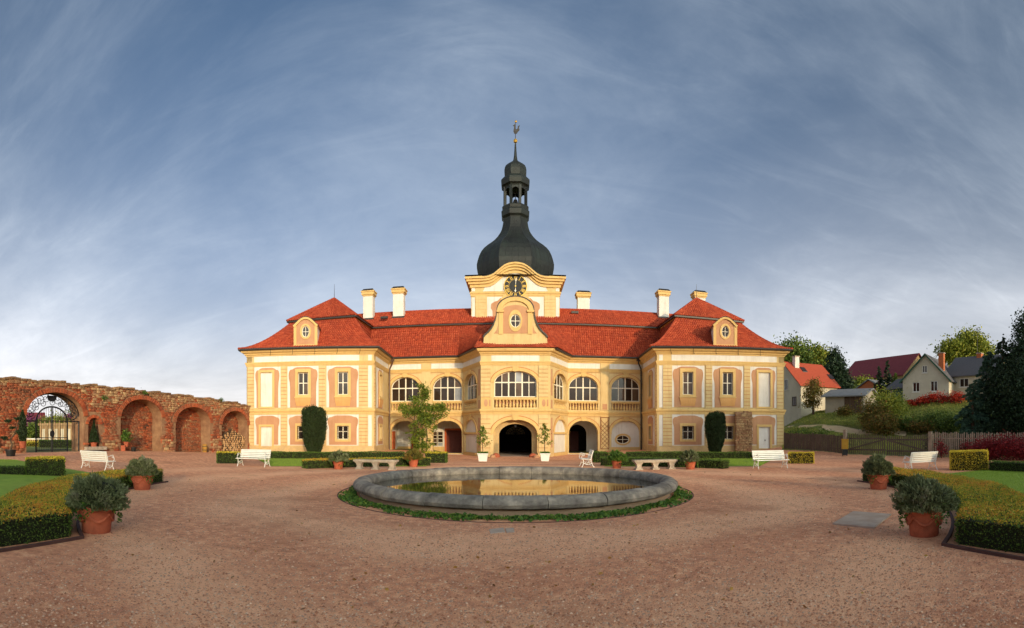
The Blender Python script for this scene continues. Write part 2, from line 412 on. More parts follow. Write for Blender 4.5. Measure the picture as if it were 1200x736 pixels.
M['purple'] = leafmat('purple_flower', [S(120, 60, 96), S(156, 84, 124)], sss=.2)
M['ochrewood'] = mat('ochre_wood', [S(150, 108, 44), S(172, 128, 58)], 8, .8)
M['tanstone'] = mat('tan_stone', [S(150, 120, 86), S(166, 137, 99)], 2, .9, .2, 30)
M['yellowpaint'] = mat('yellow_paint', [S(150, 110, 28), S(166, 124, 36)], 6, .6)
M['cream'] = mat('cream_render', [S(196, 184, 160), S(208, 196, 172)], 1.2, .92, .2, 40, dirt=(S(166, 150, 128), .5), dscale=.4)
M['redroof'] = mat('bright_red_roofing', [S(158, 66, 44), S(178, 80, 52)], 3, .8, .6, 14, stretch=(1, 1, 4))
M['maroon'] = mat('maroon_sheet_roof', [S(110, 42, 46), S(128, 52, 54)], 2, .7, .3, 6)
M['slate'] = mat('dark_slate_roof', [S(72, 70, 72), S(98, 94, 94), S(84, 80, 82)], 5, .8, .8, 12, stretch=(1, 1, 3))
M['greytin'] = mat('grey_sheet_roof', [S(112, 112, 112), S(134, 132, 130)], 2, .7, .2, 12)
M['orangebrick'] = mat('orange_brick_wall', [S(168, 92, 56), S(184, 108, 68)], 6, .9, .4, 30)
M['greenpaint'] = mat('green_paint', [S(40, 74, 58), S(52, 88, 68)], 5, .6)
M['bankgrass'] = leafmat('rough_grass', [S(94, 107, 47), S(139, 148, 64), S(189, 174, 94)], sss=.3, scale=.35, mixn=.5)
M['dryleaf'] = leafmat('dry_leaf', [S(112, 74, 40), S(158, 112, 54), S(186, 148, 70)])
M['greywall'] = mat('grey_render', [S(150, 140, 124), S(166, 154, 136)], 1.2, .92, .2, 40, dirt=(S(126, 114, 98), .5), dscale=.4)
M['boardwood'] = mat('dark_board_wood', [S(70, 58, 48), S(104, 88, 74), S(86, 72, 60)], 5, .9, .4, 30, stretch=(4, 4, .5), dirt=(S(60, 50, 42), .6), dscale=1.5)

# ------------------------------------------------------------------ ground
POOL = (0.0, 14.9)
def in_court(x, y):
    """the gravelled court: inside the ruined wall, the chateau and the picket fence"""
    wall = (x * -.9939 + y * .1106) < 27.9
    th = np.arctan2(x, y); R = np.hypot(x, y)
    fence = R < np.interp(th, [-3.2, .40, .53, .66, .83, 1.05, 1.6, 3.2], [999, 999, 43.2, 37.8, 35.8, 33.7, 30, 30])
    return wall & ((y < 50) & (fence | (y < 0) & (abs(x) < 45)))
def make_ground():
    th = np.concatenate([np.linspace(-pi, -1.15, 40, endpoint=False), np.linspace(-1.15, 1.15, 330, endpoint=False), np.linspace(1.15, pi, 40, endpoint=False)])
    R = np.concatenate([[.4], np.linspace(2, 76, 190), np.geomspace(79, 5000, 46)])
    T, RR = np.meshgrid(th, R); X = RR * np.sin(T); Y = RR * np.cos(T); Z = gz(X, Y)
    nr, nt = X.shape
    i, j = np.meshgrid(np.arange(nr - 1), np.arange(nt), indexing='ij'); j2 = (j + 1) % nt
    Fq = np.stack([i * nt + j, i * nt + j2, (i + 1) * nt + j2, (i + 1) * nt + j], -1).reshape(-1, 4)
    V = np.stack([X, Y, Z], -1).reshape(-1, 3)
    c = V[Fq].mean(1)
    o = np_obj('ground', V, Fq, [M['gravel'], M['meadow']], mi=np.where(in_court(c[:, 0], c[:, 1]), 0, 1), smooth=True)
    tag(o, kind='structure')
M['gravel'] = mat('gravel', [(.36, S(146, 92, 68)), (.45, S(206, 138, 104)), (.53, S(230, 160, 118)), (.60, S(246, 194, 152)), (.66, S(212, 164, 132))], 5, .95, .8, 60, detail=15, dirt=(S(188, 122, 90), .4), dscale=.42, bdist=.025)
def gravel_tones():
    """pale bands that circle the pool, and coarser lumps"""
    t = M['gravel'].node_tree; N, Lk = t.nodes, t.links; b = N['Principled BSDF']
    def mth(op, a, c=None):
        n = N.new('ShaderNodeMath'); n.operation = op
        for i, v in enumerate((a, c)):
            if v is None: continue
            if isinstance(v, (int, float)): n.inputs[i].default_value = v
            else: Lk.new(v, n.inputs[i])
        return n.outputs[0]
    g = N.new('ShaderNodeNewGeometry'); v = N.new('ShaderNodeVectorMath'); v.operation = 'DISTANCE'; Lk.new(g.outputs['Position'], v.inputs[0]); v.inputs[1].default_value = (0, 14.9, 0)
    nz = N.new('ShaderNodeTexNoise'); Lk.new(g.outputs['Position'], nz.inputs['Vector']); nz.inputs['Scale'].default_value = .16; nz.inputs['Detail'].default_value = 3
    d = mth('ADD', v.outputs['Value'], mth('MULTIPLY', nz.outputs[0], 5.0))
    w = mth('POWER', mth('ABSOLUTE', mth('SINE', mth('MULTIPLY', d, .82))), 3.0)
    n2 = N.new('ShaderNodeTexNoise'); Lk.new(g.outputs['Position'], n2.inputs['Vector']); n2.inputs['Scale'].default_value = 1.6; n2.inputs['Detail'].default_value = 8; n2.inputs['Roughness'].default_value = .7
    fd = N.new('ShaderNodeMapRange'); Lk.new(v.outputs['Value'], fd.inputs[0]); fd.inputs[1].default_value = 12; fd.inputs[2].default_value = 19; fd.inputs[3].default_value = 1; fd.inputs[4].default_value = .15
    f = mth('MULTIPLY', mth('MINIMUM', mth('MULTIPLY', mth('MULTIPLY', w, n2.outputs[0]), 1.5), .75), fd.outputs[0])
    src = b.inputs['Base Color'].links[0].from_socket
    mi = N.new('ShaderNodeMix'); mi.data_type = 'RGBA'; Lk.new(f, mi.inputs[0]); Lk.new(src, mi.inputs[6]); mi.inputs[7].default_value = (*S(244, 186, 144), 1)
    # broad darker patches
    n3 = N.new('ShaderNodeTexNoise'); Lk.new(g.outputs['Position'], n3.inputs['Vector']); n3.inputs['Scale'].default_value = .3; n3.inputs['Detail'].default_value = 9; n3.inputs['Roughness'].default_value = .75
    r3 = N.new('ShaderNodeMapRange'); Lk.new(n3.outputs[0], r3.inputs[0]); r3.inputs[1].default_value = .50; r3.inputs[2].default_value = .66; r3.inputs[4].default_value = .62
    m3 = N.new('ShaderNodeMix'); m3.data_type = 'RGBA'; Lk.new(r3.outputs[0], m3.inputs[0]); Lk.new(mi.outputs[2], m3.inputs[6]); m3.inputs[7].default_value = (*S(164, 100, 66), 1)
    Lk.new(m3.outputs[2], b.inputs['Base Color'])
gravel_tones()
M['meadow'] = mat('meadow', [S(78, 95, 40), S(115, 125, 54), S(139, 130, 69)], 1.3, .95, .8, 12, dirt=(S(110, 90, 50), .7), dscale=.16, bdist=.08)
M['lawn'] = mat('lawn', [S(118, 142, 44), S(142, 164, 54)], 3, .95, .9, 60, dirt=(S(158, 164, 72), .5), dscale=.5)
M['track'] = mat('dirt_track', [S(196, 164, 126), S(214, 184, 146)], 2, .95, .5, 20, dirt=(S(140, 140, 80), .5), dscale=.8)
M['pebble'] = mat('pebble', [S(146, 94, 68), S(190, 124, 90), S(220, 156, 118), S(176, 136, 112), S(246, 204, 168)], 9, .9, attr=1, mixn=.1)
make_ground()

# ------------------------------------------------------------------ the chateau
M['apron'] = mat('apron_shade_plaster', [S(206, 152, 92), S(212, 160, 100)], 2, .9, streak=(S(160, 110, 70), .4))  # deeper orange than the mouldings: the downward face's shade is put in the colour
CH = thing('chateau', 'yellow baroque chateau with red roofs, arcades and a clock tower', 'chateau', (0, 47, 0))
plan = [(3.1, 45.0), (5.2, 49.7), (12.8, 49.7), (12.4, 42.9), (23.46, 39.7)]        # right half, from the axis outwards
wdir = Vector((23.46 - 12.4, 39.7 - 42.9)).normalized(); wback = Vector((-wdir.y, wdir.x))
WD = 12.0
back = (23.46 + wback.x * WD, 39.7 + wback.y * WD)
half = [(0, 45.0)] + plan + [back]
path = [(-x, y) for x, y in half[:0:-1]] + half[1:]              # left back ... right back, outward side is the court
def part(mb, name, m, parent=CH, **k): return mb.build(name, m, parent, **k)
def arch(u0, u1, z0, zs, zt, n=14):
    """outline of an arched opening, from the lower left up and round to the lower right"""
    c, a = (u0 + u1) / 2, (u1 - u0) / 2
    return [(u0, z0)] + [(c - a * cos(pi * i / n), zs + (zt - zs) * sin(pi * i / n)) for i in range(n + 1)] + [(u1, z0)]
def arcline(u0, u1, zs, zt, n=16, g=0.0):
    c, a = (u0 + u1) / 2, (u1 - u0) / 2 + g
    return [(c - a * cos(pi * i / n), zs + (zt - zs + g) * sin(pi * i / n)) for i in range(n + 1)]
def oval(c, rx, rz, n=24): return [(c[0] + rx * cos(2 * pi * i / n), c[1] + rz * sin(2 * pi * i / n)) for i in range(n)]
def rect(u0, u1, z0, z1): return [(u0, z0), (u1, z0), (u1, z1), (u0, z1)]

def rect_window(fr, u0, u1, z0, z1, w, cols, rows, parent=CH, t=.055, thick=None):
    """painted frame and bars, every pane a piece of glass"""
    mb = MB(); th = thick or {}
    us = [u0 + (u1 - u0) * i / cols for i in range(cols + 1)]
    zs = rows
    mb.fbox(fr, u0, u0 + t, z0, z1, w, w + .06); mb.fbox(fr, u1 - t, u1, z0, z1, w, w + .06)
    mb.fbox(fr, u0 + t, u1 - t, z0, z0 + t, w, w + .06); mb.fbox(fr, u0 + t, u1 - t, z1 - t, z1, w, w + .06)
    for i in range(1, cols):
        b = t * (.75 if (i * 2 == cols) else .5); mb.fbox(fr, us[i] - b, us[i] + b, z0 + t, z1 - t, w + .002, w + .055)
    for z in zs: mb.fbox(fr, u0 + t, u1 - t, z - t * .6, z + t * .6, w + .004, w + .058)
    o = part(mb, 'window', M['frame'], parent)
    edges = [z0] + list(zs) + [z1]
    for i in range(cols):
        for a, b in zip(edges, edges[1:]):
            g = MB(); tilt = random.uniform(-.006, .006)
            q = [fr.p(us[i], a, w + .03 + tilt), fr.p(us[i + 1], a, w + .03 - tilt), fr.p(us[i + 1], b, w + .03 - tilt * 2), fr.p(us[i], b, w + .03)]
            q2 = [v - fr.n * .008 for v in q]
            g.add(q + q2, [(0, 1, 2, 3), (7, 6, 5, 4), (0, 4, 5, 1), (1, 5, 6, 2), (2, 6, 7, 3), (3, 7, 4, 0)])
            g.build('pane', pane_mat(), o)
    return o
def arch_window(fr, u0, u1, z0, zs, zt, w, cols, mull=(), parent=CH, t=.07):
    mb = MB(); c, a = (u0 + u1) / 2, (u1 - u0) / 2
    top = lambda u: zs + (zt - zs) * math.sqrt(max(0, 1 - ((u - c) / a) ** 2))
    out = arch(u0, u1, z0, zs, zt, 20); inn = arch(u0 + t, u1 - t, z0, zs, zt - t, 20)
    mb.ring(fr, out, inn, w, w + .08)
    mb.fbox(fr, u0 + t, u1 - t, z0, z0 + t, w, w + .08)
    us = [u0 + t + (u1 - u0 - 2 * t) * i / cols for i in range(cols + 1)]
    for i in range(1, cols):
        b = .06 if i in mull else .035; mb.fbox(fr, us[i] - b, us[i] + b, z0 + t, top(us[i]) - t * .5, w + .002, w + .075)
    mb.fbox(fr, u0 + t, u1 - t, zs - .05, zs + .05, w + .004, w + .078)
    o = part(mb, 'window', M['frame'], parent)
    for i in range(cols):
        for k in (0, 1):
            if k == 0: poly = rect(us[i], us[i + 1], z0 + t * .5, zs)
            else:
                m = 5; poly = [(us[i], zs), (us[i + 1], zs)]
                for q in range(m + 1):
                    u = us[i + 1] + (us[i] - us[i + 1]) * q / m
                    poly.append((u, max(zs + .002, top(u) - .02)))
            r = random.uniform(-.012, .012); r2 = random.uniform(-.01, .01); g = MB()
            pt = lambda p, d: fr.p(p[0], p[1], w + .03 + r * (p[0] - us[i]) + r2 * (p[1] - z0) - d)
            n = len(poly)
            g.add([pt(p, 0) for p in poly] + [pt(p, .008) for p in poly], [tuple(range(n)), tuple(range(2 * n - 1, n - 1, -1))] + [(q, n + q, n + (q + 1) % n, (q + 1) % n) for q in range(n)])
            g.build('pane', pane_mat(), o)
    return o
def keystone(fr, c, z0, z1, w, bw=.19, tw=.29):
    return part(MB().plate(fr, [(c - bw, z0), (c + bw, z0), (c + tw, z1), (c - tw, z1)], 0, w), 'keystone', M['yellow2'])
def blocks(fr, u0, u1, z0, z1, w0, w1, n, parent=CH):
    """a rusticated pilaster strip: courses with recessed joints"""
    mb = MB(); h = (z1 - z0) / n
    mb.fbox(fr, u0, u1, z0, z1, 0, w0 - .015, 1)
    for i in range(n):
        d = random.uniform(-.004, .004)
        mb.fbox(fr, u0 - .01, u1 + .01, z0 + i * h + .022, z0 + (i + 1) * h - .022, w0 - .018, w1 + d)
    return part(mb, 'pilaster', [M['yellow'], M['line']], parent)
def cartouche(u0, u1, z0, z1):
    c, W, H = (u0 + u1) / 2, (u1 - u0) / 2, z1 - z0
    R = [(.90, 0), (.90, .5), (.92, .62), (.98, .72), (1, .80), (.99, .86), (.93, .915), (.86, .94), (.74, .945), (.66, .965), (.55, .985), (.40, 1)]
    return [(c + W * a, z0 + H * b) for a, b in R] + [(c - W * a, z0 + H * b) for a, b in R[::-1]]

Z_FR0, Z_FR1, Z_AR0 = 8.13, 8.67, 7.78         # frieze, architrave
Z_ST0, Z_ST1 = 3.40, 3.86                      # string course
WALLTOP = 9.2

def side(s):
    """one half of the front: chamfer, arcaded recess, return and corner pavilion"""
    X = lambda p: (s * p[0], p[1])
    fl = s < 0
    ch = Fr(X(plan[0]), X(plan[1]), fl); rc = Fr(X(plan[1]), X(plan[2]), fl); rt = Fr(X(plan[2]), X(plan[3]), fl); wg = Fr(X(plan[3]), X(plan[4]), fl)
    px = lambda q: CX + s * (CX - q)                 # positions were read off the left half
    # ---------------- chamfer beside the middle: window over a blind arch
    L = ch.L; c = L * .56; hw = 1.78
    wall = MB().plate(ch, rect(0, L, -.6, WALLTOP), -.5, 0, [arch(c - hw, c + hw, 4.0, 6.25, 7.35), arch(c - hw, c + hw, -.35, 1.7, 3.0)])
    part(wall, 'wall', M['yellow'])
    arch_window(ch, c - hw, c + hw, 4.9, 6.25, 7.35, -.42, 4, (2,))
    part(MB().fbox(ch, c - hw, c + hw, -.45, 3.4, -.36, -.16), 'niche_wall', M['white'])
    part(MB().fbox(ch, c - hw - .12, c + hw + .12, 1.62, 1.80, -.30, .05), 'impost_band', M['yellow2'])
    part(MB().fbox(ch, c - hw - .02, c + hw + .02, -.45, -.12, -.3, .10), 'plinth', M['yellow2'])
    for zs, zt in ((6.25, 7.35), (1.72, 3.0)):
        part(MB().ring(ch, arcline(c - hw, c + hw, zs, zt), arcline(c - hw, c + hw, zs, zt, g=.26), 0, .07), 'archivolt', M['yellow2'])
        part(MB().ring(ch, arcline(c - hw, c + hw, zs, zt, g=.265), arcline(c - hw, c + hw, zs, zt, g=.33), 0, .02), 'moulding_line', M['line'])
        keystone(ch, c, zt - .05, zt + .38, .12)
    balustrade(ch, c - hw, c + hw, 8)
    for u0, u1 in ((.12, .72),):
        part(MB().fbox(ch, u0 + .1, u1 - .1, 5.1, 7.5, 0, .02), 'pilaster_panel', M['pink'])
        part(MB().fbox(ch, u0 + .1, u1 - .1, .4, 3.1, 0, .02), 'pilaster_panel', M['pink'])
        part(MB().fbox(ch, u0 + .1, u1 - .1, 3.95, 4.7, 0, .02), 'pilaster_panel', M['pink'])
    part(MB().fbox(ch, .1, L - .1, Z_FR0, Z_FR1 - .01, 0, .02), 'frieze', M['white'])
    # ---------------- recess
    L = rc.L
    A = (rc.uz(px(491.5)), rc.uz(px(458)))           # outer bay
    B = (rc.uz(px(541.3)), rc.uz(px(507.2)))         # inner bay
    A, B = tuple(sorted(A)), tuple(sorted(B))
    holes = []
    for b in (A, B): holes += [arch(b[0], b[1], 4.0, 6.25, 7.38), arch(b[0], b[1], -.3, 1.7, 2.95)]
    part(MB().plate(rc, rect(0, L, -.6, WALLTOP), -.5, 0, holes), 'wall', M['yellow'])
    for b in (A, B):
        arch_window(rc, b[0], b[1], 4.92, 6.25, 7.38, -.40, 4, (2,))
        c = (b[0] + b[1]) / 2
        for zs, zt in ((6.25, 7.38), (1.72, 2.95)):
            part(MB().ring(rc, arcline(*b, zs, zt), arcline(*b, zs, zt, g=.26), 0, .07), 'archivolt', M['yellow2'])
            part(MB().ring(rc, arcline(*b, zs, zt, g=.265), arcline(*b, zs, zt, g=.33), 0, .02), 'moulding_line', M['line'])
            keystone(rc, c, zt - .05, zt + .36, .12)
        for a0, a1 in ((b[0] - .12, b[0] + .02), (b[1] - .02, b[1] + .12)): part(MB().fbox(rc, a0, a1, 1.60, 1.76, -.5, .05), 'impost', M['yellow2'])
        for zl, zh in ((1.9, 3.34), (6.5, 7.74)):    # sunk spandrel panel outlined in ochre
            lo, hi = b[0] - .40, b[1] + .40
            part(MB().ring(rc, [(lo, zl), (lo, zh), (hi, zh), (hi, zl)], [(lo + .03, zl), (lo + .03, zh - .03), (hi - .03, zh - .03), (hi - .03, zl)], 0, .016), 'moulding_line', M['line'])
        balustrade(rc, b[0], b[1], 10)
        part(MB().fbox(rc, b[0] - .18, b[1] + .18, Z_FR0, Z_FR1 - .01, 0, .022), 'frieze', M['white'])
    mid = (B[1] + A[0]) / 2; hwid = (A[0] - B[1]) / 2 - .25
    part(MB().fbox(rc, mid - hwid, mid + hwid, 4.0, Z_FR1, 0, .06), 'pilaster', M['yellow'])
    part(MB().fbox(rc, mid - hwid * .55, mid + hwid * .55, 4.05, 4.62, .05, .075), 'pilaster_panel', M['pink'])
    part(MB().fbox(rc, mid - hwid * .9, mid + hwid * .9, 3.3, 3.4, 0, .09), 'bracket', M['yellow2'])
    if s > 0:                                        # lattice on the pier, oval window in the closed outer arch
        tr = part(MB().ring(rc, rect(mid - hwid - .02, mid + hwid + .02, .1, 3.3), rect(mid - hwid + .05, mid + hwid - .05, .16, 3.24), .02, .07, closed=True), 'trellis', M['trellis'])
        W2 = hwid - .04; step = .42
        for k in range(-3, 9):
            for d in (1, -1):
                z0 = .1 + k * step; pts = [(mid - W2 * d, z0), (mid + W2 * d, z0 + 2 * W2)]
                if z0 < .08 or z0 + 2 * W2 > 3.34: continue
                (ua, za), (ub, zb) = pts; q = .028
                MB().plate(rc, [(ua, za - q), (ub, zb - q), (ub, zb + q), (ua, za + q)], .035 if d > 0 else .055, .052 if d > 0 else .072).build('lath', M['trellis'], tr)
        c = (A[0] + A[1]) / 2 - .25
        part(MB().plate(rc, rect(A[0] - .05, A[1] + .05, -.4, 3.1), -.42, -.30, [oval((c, 1.05), .66, .44)]), 'niche_wall', M['white'])
        part(MB().ring(rc, oval((c, 1.05), .66, .44), oval((c, 1.05), .84, .6), -.32, -.25, closed=True), 'window_surround', M['yellow2'])
        w = part(MB().ring(rc, oval((c, 1.05), .66, .44), oval((c, 1.05), .6, .38), -.38, -.34, closed=True).fbox(rc, c - .02, c + .02, .65, 1.45, -.375, -.345).fbox(rc, c - .62, c + .62, 1.03, 1.07, -.374, -.344), 'window', M['frame'])
        MB().plate(rc, oval((c, 1.05), .65, .43), -.37, -.36).build('pane', M['glass'], w)
        part(MB().fbox(rc, A[0] - .01, A[1] + .01, -.4, .28, -.31, -.2), 'plinth', M['yellow2'])
    # loggia behind the arches
    y1 = 53.4; x0, x1 = 4.6, 12.9
    lg = MB()
    fb = Fr(X((x0, y1)), X((x1, y1)), fl); U = lambda x: (x - x0)
    W = x1 - x0
    if s < 0:
        part(MB().plate(fb, rect(0, W, -.5, 3.6), -.2, 0, [rect(U(10.1), U(11.0), -.4, 1.15), rect(U(5.75), U(7.35), -.5, 2.0), rect(U(7.75), U(9.0), .3, 1.85)]), 'loggia_wall', M['white'])
        for a, b, zt, fw in ((10.1, 11.0, 1.15, .16), (5.75, 7.35, 2.0, .2)):
            part(MB().ring(fb, [(U(a), -.4), (U(a), zt), (U(b), zt), (U(b), -.4)], [(U(a) - fw, -.4), (U(a) - fw, zt + fw), (U(b) + fw, zt + fw), (U(b) + fw, -.4)], -.1, .08), 'door_frame', M['redframe'])
            d = part(MB().fbox(fb, U(a), U(b), -.45, zt, -.16, -.1), 'door', M['reddoor'])
            for q in (0, 1):
                e0, e1 = U(a) + (b - a) * (q * .5 + .07), U(a) + (b - a) * (q * .5 + .43)
                MB().fbox(fb, e0, e1, -.2, zt * .4, -.101, -.075).build('panel', M['reddoor'], d)
                MB().fbox(fb, e0, e1, zt * .5, zt - .15, -.101, -.075).build('panel', M['reddoor'], d)
        rect_window(fb, U(7.75), U(8.3), .3, 1.85, -.12, 1, (.7, 1.1, 1.45), t=.035)
        rect_window(fb, U(8.38), U(9.0), .3, 1.85, -.12, 1, (.7, 1.1, 1.45), t=.035)
        for a, b in ((0, U(5.55)), (U(7.6), U(9.9)), (U(11.2), W)): part(MB().fbox(fb, a, b, -.5, .25, 0, .05), 'plinth', M['yellow2'])
        fs = Fr(X((12.75, 53.4)), X((12.75, 50.1)), fl)
        part(MB().fbox(fs, 0, 3.4, -.5, 3.6, -.1, 0), 'loggia_wall', M['white'])
        part(MB().fbox(fs, 1.2, 2.4, -.3, 1.9, 0, .07), 'door_frame', M['redframe'])
    else:
        part(MB().plate(fb, rect(0, W, -.5, 3.6), -.2, 0, [arch(U(5.6), U(7.6), -.5, 1.6, 2.6)]), 'loggia_wall', M['white'])
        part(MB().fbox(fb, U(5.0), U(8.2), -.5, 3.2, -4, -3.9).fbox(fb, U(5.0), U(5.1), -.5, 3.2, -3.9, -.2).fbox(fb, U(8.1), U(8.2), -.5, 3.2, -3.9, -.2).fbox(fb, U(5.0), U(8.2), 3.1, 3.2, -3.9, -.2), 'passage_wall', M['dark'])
        part(MB().fbox(fb, U(5.9), U(7.2), -.45, 1.9, -3.88, -3.8), 'door', M['reddoor'])
        fs = Fr(X((8.75, 53.4)), X((8.75, 50.0)), fl)
        part(MB().fbox(fs, 0, 3.4, -.5, 3.6, -.1, 0), 'loggia_wall', M['white'])
    part(MB().box((s * (x0 + x1) / 2, (49.9 + y1) / 2, 3.55), (x1 - x0, y1 - 49.9, .12)), 'loggia_ceiling', M['white'])
    part(MB().box((s * (x0 + x1) / 2, (49.25 + y1) / 2, -.44), (x1 - x0, y1 - 49.25, .12)), 'loggia_floor', M['slab'])
    fs = Fr(X((x0 + .4, 49.9)), X((x0 + .4, 53.4)), fl); part(MB().fbox(fs, 0, 3.5, -.5, 3.6, -.1, 0), 'loggia_wall', M['white'])
    # ---------------- return of the pavilion
    L = rt.L
    uw = L * .60
    part(MB().plate(rt, rect(0, L, -.6, WALLTOP), -.5, 0, [rect(uw - .5, uw + .5, 5.13, 7.15), rect(uw - .5, uw + .5, 1.15, 2.35)]), 'wall', M['yellow'])
    bay(rt, uw, 2.1, True, .5)
    part(MB().fbox(rt, L - 1.35, L - .75, .55, Z_ST0 - .12, 0, .02), 'panel', M['white'])
    part(MB().fbox(rt, L - 1.35, L - .75, Z_ST1 + .15, Z_AR0 - .1, 0, .02), 'panel', M['white'])
    blocks(rt, L - .68, L - .1, .55, Z_ST0, .05, .08, 9); blocks(rt, L - .68, L - .1, Z_ST1, Z_AR0, .05, .08, 12)
    part(MB().fbox(rt, .2, L - .9, Z_FR0, Z_FR1 - .01, 0, .022), 'frieze', M['white'])
    part(MB().fbox(rt, 0, L - .02, -.5, .5, 0, .05), 'plinth', M['plinth'])
    # ---------------- pavilion front
    L = wg.L
    U2 = lambda q: wg.uz(px(q))
    wins = [U2(401.8), U2(355.2)]; blank = U2(312.2)
    holes = []
    for u in wins: holes += [rect(u - .47, u + .47, 5.13, 7.15), rect(u - .52, u + .52, 1.15, 2.35)]
    holes += [rect(blank - .55, blank + .55, 4.1, 7.2)]
    holes += [rect(blank - .52, blank + .52, .32, 2.28)]
    part(MB().plate(wg, rect(0, L, -.6, WALLTOP), -.5, 0, holes), 'wall', M['yellow'])
    bay(wg, wins[0], (U2(381.5) - U2(420)) / 2 , False, .47); bay(wg, wins[1], (U2(336.4) - U2(373)) / 2, False, .47)
    hwb = (U2(298) - U2(328.8)) / 2; cb = (U2(298) + U2(328.8)) / 2
    for z0, z1, hs in ((4.08, 7.62, rect(blank - .55, blank + .55, 4.1, 7.2)), (.66, 3.28, rect(blank - .52, blank + .52, .32, 2.28))):
        h1 = [hs]
        if z0 > 1:
            part(MB().plate(wg, rect(cb - hwb, cb + hwb, 4.0, z1 + .08), 0, .018, h1), 'panel', M['white'])
            part(MB().plate(wg, cartouche(cb - hwb + .1, cb + hwb - .1, 4.0, z1), .017, .034, h1), 'panel', M['pink'])
        else:
            o = [(cb - hwb, z0 - .06), (blank - .52, z0 - .06), (blank - .52, 2.28), (blank + .52, 2.28), (blank + .52, z0 - .06), (cb + hwb, z0 - .06), (cb + hwb, z1 + .08), (cb - hwb, z1 + .08)]
            part(MB().plate(wg, o, 0, .018), 'panel', M['white'])
            cc = cartouche(cb - hwb + .1, cb + hwb - .1, z0, z1)
            poly = cc + [(blank - .52, z0), (blank - .52, 2.28), (blank + .52, 2.28), (blank + .52, z0)]
            part(MB().plate(wg, poly, .017, .034), 'panel', M['pink'])
    # blank upper panel and lower door
    part(MB().fbox(wg, blank - .6, blank + .6, 4.05, 7.25, -.2, -.08), 'blank_panel', M['white'])
    part(MB().ring(wg, rect(blank - .55, blank + .55, 4.1, 7.2), rect(blank - .75, blank + .75, 3.95, 7.42), 0, .09, closed=True), 'window_surround', M['yellow2'])
    part(MB().ring(wg, [(blank - .52, .3), (blank - .52, 2.28), (blank + .52, 2.28), (blank + .52, .3)], [(blank - .7, .3), (blank - .7, 2.48), (blank + .7, 2.48), (blank + .7, .3)], 0, .09), 'door_surround', M['yellow2'])
    if s < 0: part(MB().fbox(wg, blank - .55, blank + .55, .25, 2.3, -.2, -.1), 'blank_panel', M['white'])
    else:
        d = part(MB().fbox(wg, blank - .52, blank + .52, -.05, 2.28, -.2, -.14), 'door', M['whitedoor'])
        for q in (0, 1):
            for k in range(4):
                e0 = blank - .5 + q * .51; MB().fbox(wg, e0, e0 + .49, .1 + k * .54, .6 + k * .54, -.141, -.12).build('panel', M['whitedoor'], d)
        MB().box(wg.p(blank + .08, 1.05, -.1), (.05, .08, .14)).build('handle', M['metal'], d)
    for a, b in ((431, 420.5), (381, 373.5), (336, 329.2), (297.5, 290.3)):
        u0, u1 = U2(a), U2(b)
        blocks(wg, u0, min(u1, L - .02), .56, Z_ST0, .05, .08, 9); blocks(wg, u0, min(u1, L - .02), Z_ST1, Z_AR0, .05, .08, 12)
    a, b = U2(435.6), U2(431.3)
    part(MB().fbox(wg, a, b, .56, Z_ST0 - .1, 0, .02), 'panel', M['white']); part(MB().fbox(wg, a, b, Z_ST1 + .12, Z_AR0 - .08, 0, .02), 'panel', M['white'])
    part(MB().fbox(wg, U2(421), U2(298), Z_FR0, Z_FR1 - .01, 0, .022), 'frieze', M['white'])
    part(MB().fbox(wg, a, b, Z_FR0, Z_FR1 - .01, 0, .022), 'frieze', M['white'])
    if s < 0: part(MB().fbox(wg, .02, L + .05, -.5, .52, 0, .06), 'plinth', M['plinth'])
    else: [part(MB().fbox(wg, *q), n_, M['plinth']) for n_, q in (('plinth', (.02, blank - .71, -.5, .52, 0, .06)), ('plinth', (blank + .71, L + .05, -.5, .52, 0, .06)), ('doorstep', (blank - .7, blank + .7, -.5, -.03, 0, .2)))]
    # outer flank and back of the pavilion
    of = Fr(X(plan[4]), X(back), fl); part(MB().fbox(of, 0, of.L, -.6, WALLTOP, -.5, 0), 'wall', M['yellow'])
    bk = Fr(X(back), (s * (back[0] - wdir.x * 11.5), back[1] - wdir.y * 11.5), fl); part(MB().fbox(bk, 0, bk.L, -.6, WALLTOP, -.5, 0), 'wall', M['yellow'])
    # downpipe in the corner
    gx, gy = s * 12.25, 49.3
    mb = MB(); mb.box((gx, gy - .2, 9.1), (.34, .34, .36))
    mb.tube([(gx, gy - .2, 8.95), (gx, gy - .15, 8.75), (gx + s * .33, gy + .1, 8.2), (gx + s * .36, gy + .12, 7.9), (gx + s * .36, gy + .12, 4), (gx + s * .36, gy + .12, .02)], .075, 8)
    for z in (7.5, 5.6, 4.2, 2.2, .8): mb.tube([(gx + s * .36, gy + .12, z), (gx + s * .36, gy + .12, z + .05)], .1, 8)
    part(mb, 'downpipe', M['pipe'] if s < 0 else M['metal'], smooth=True)
    return wg

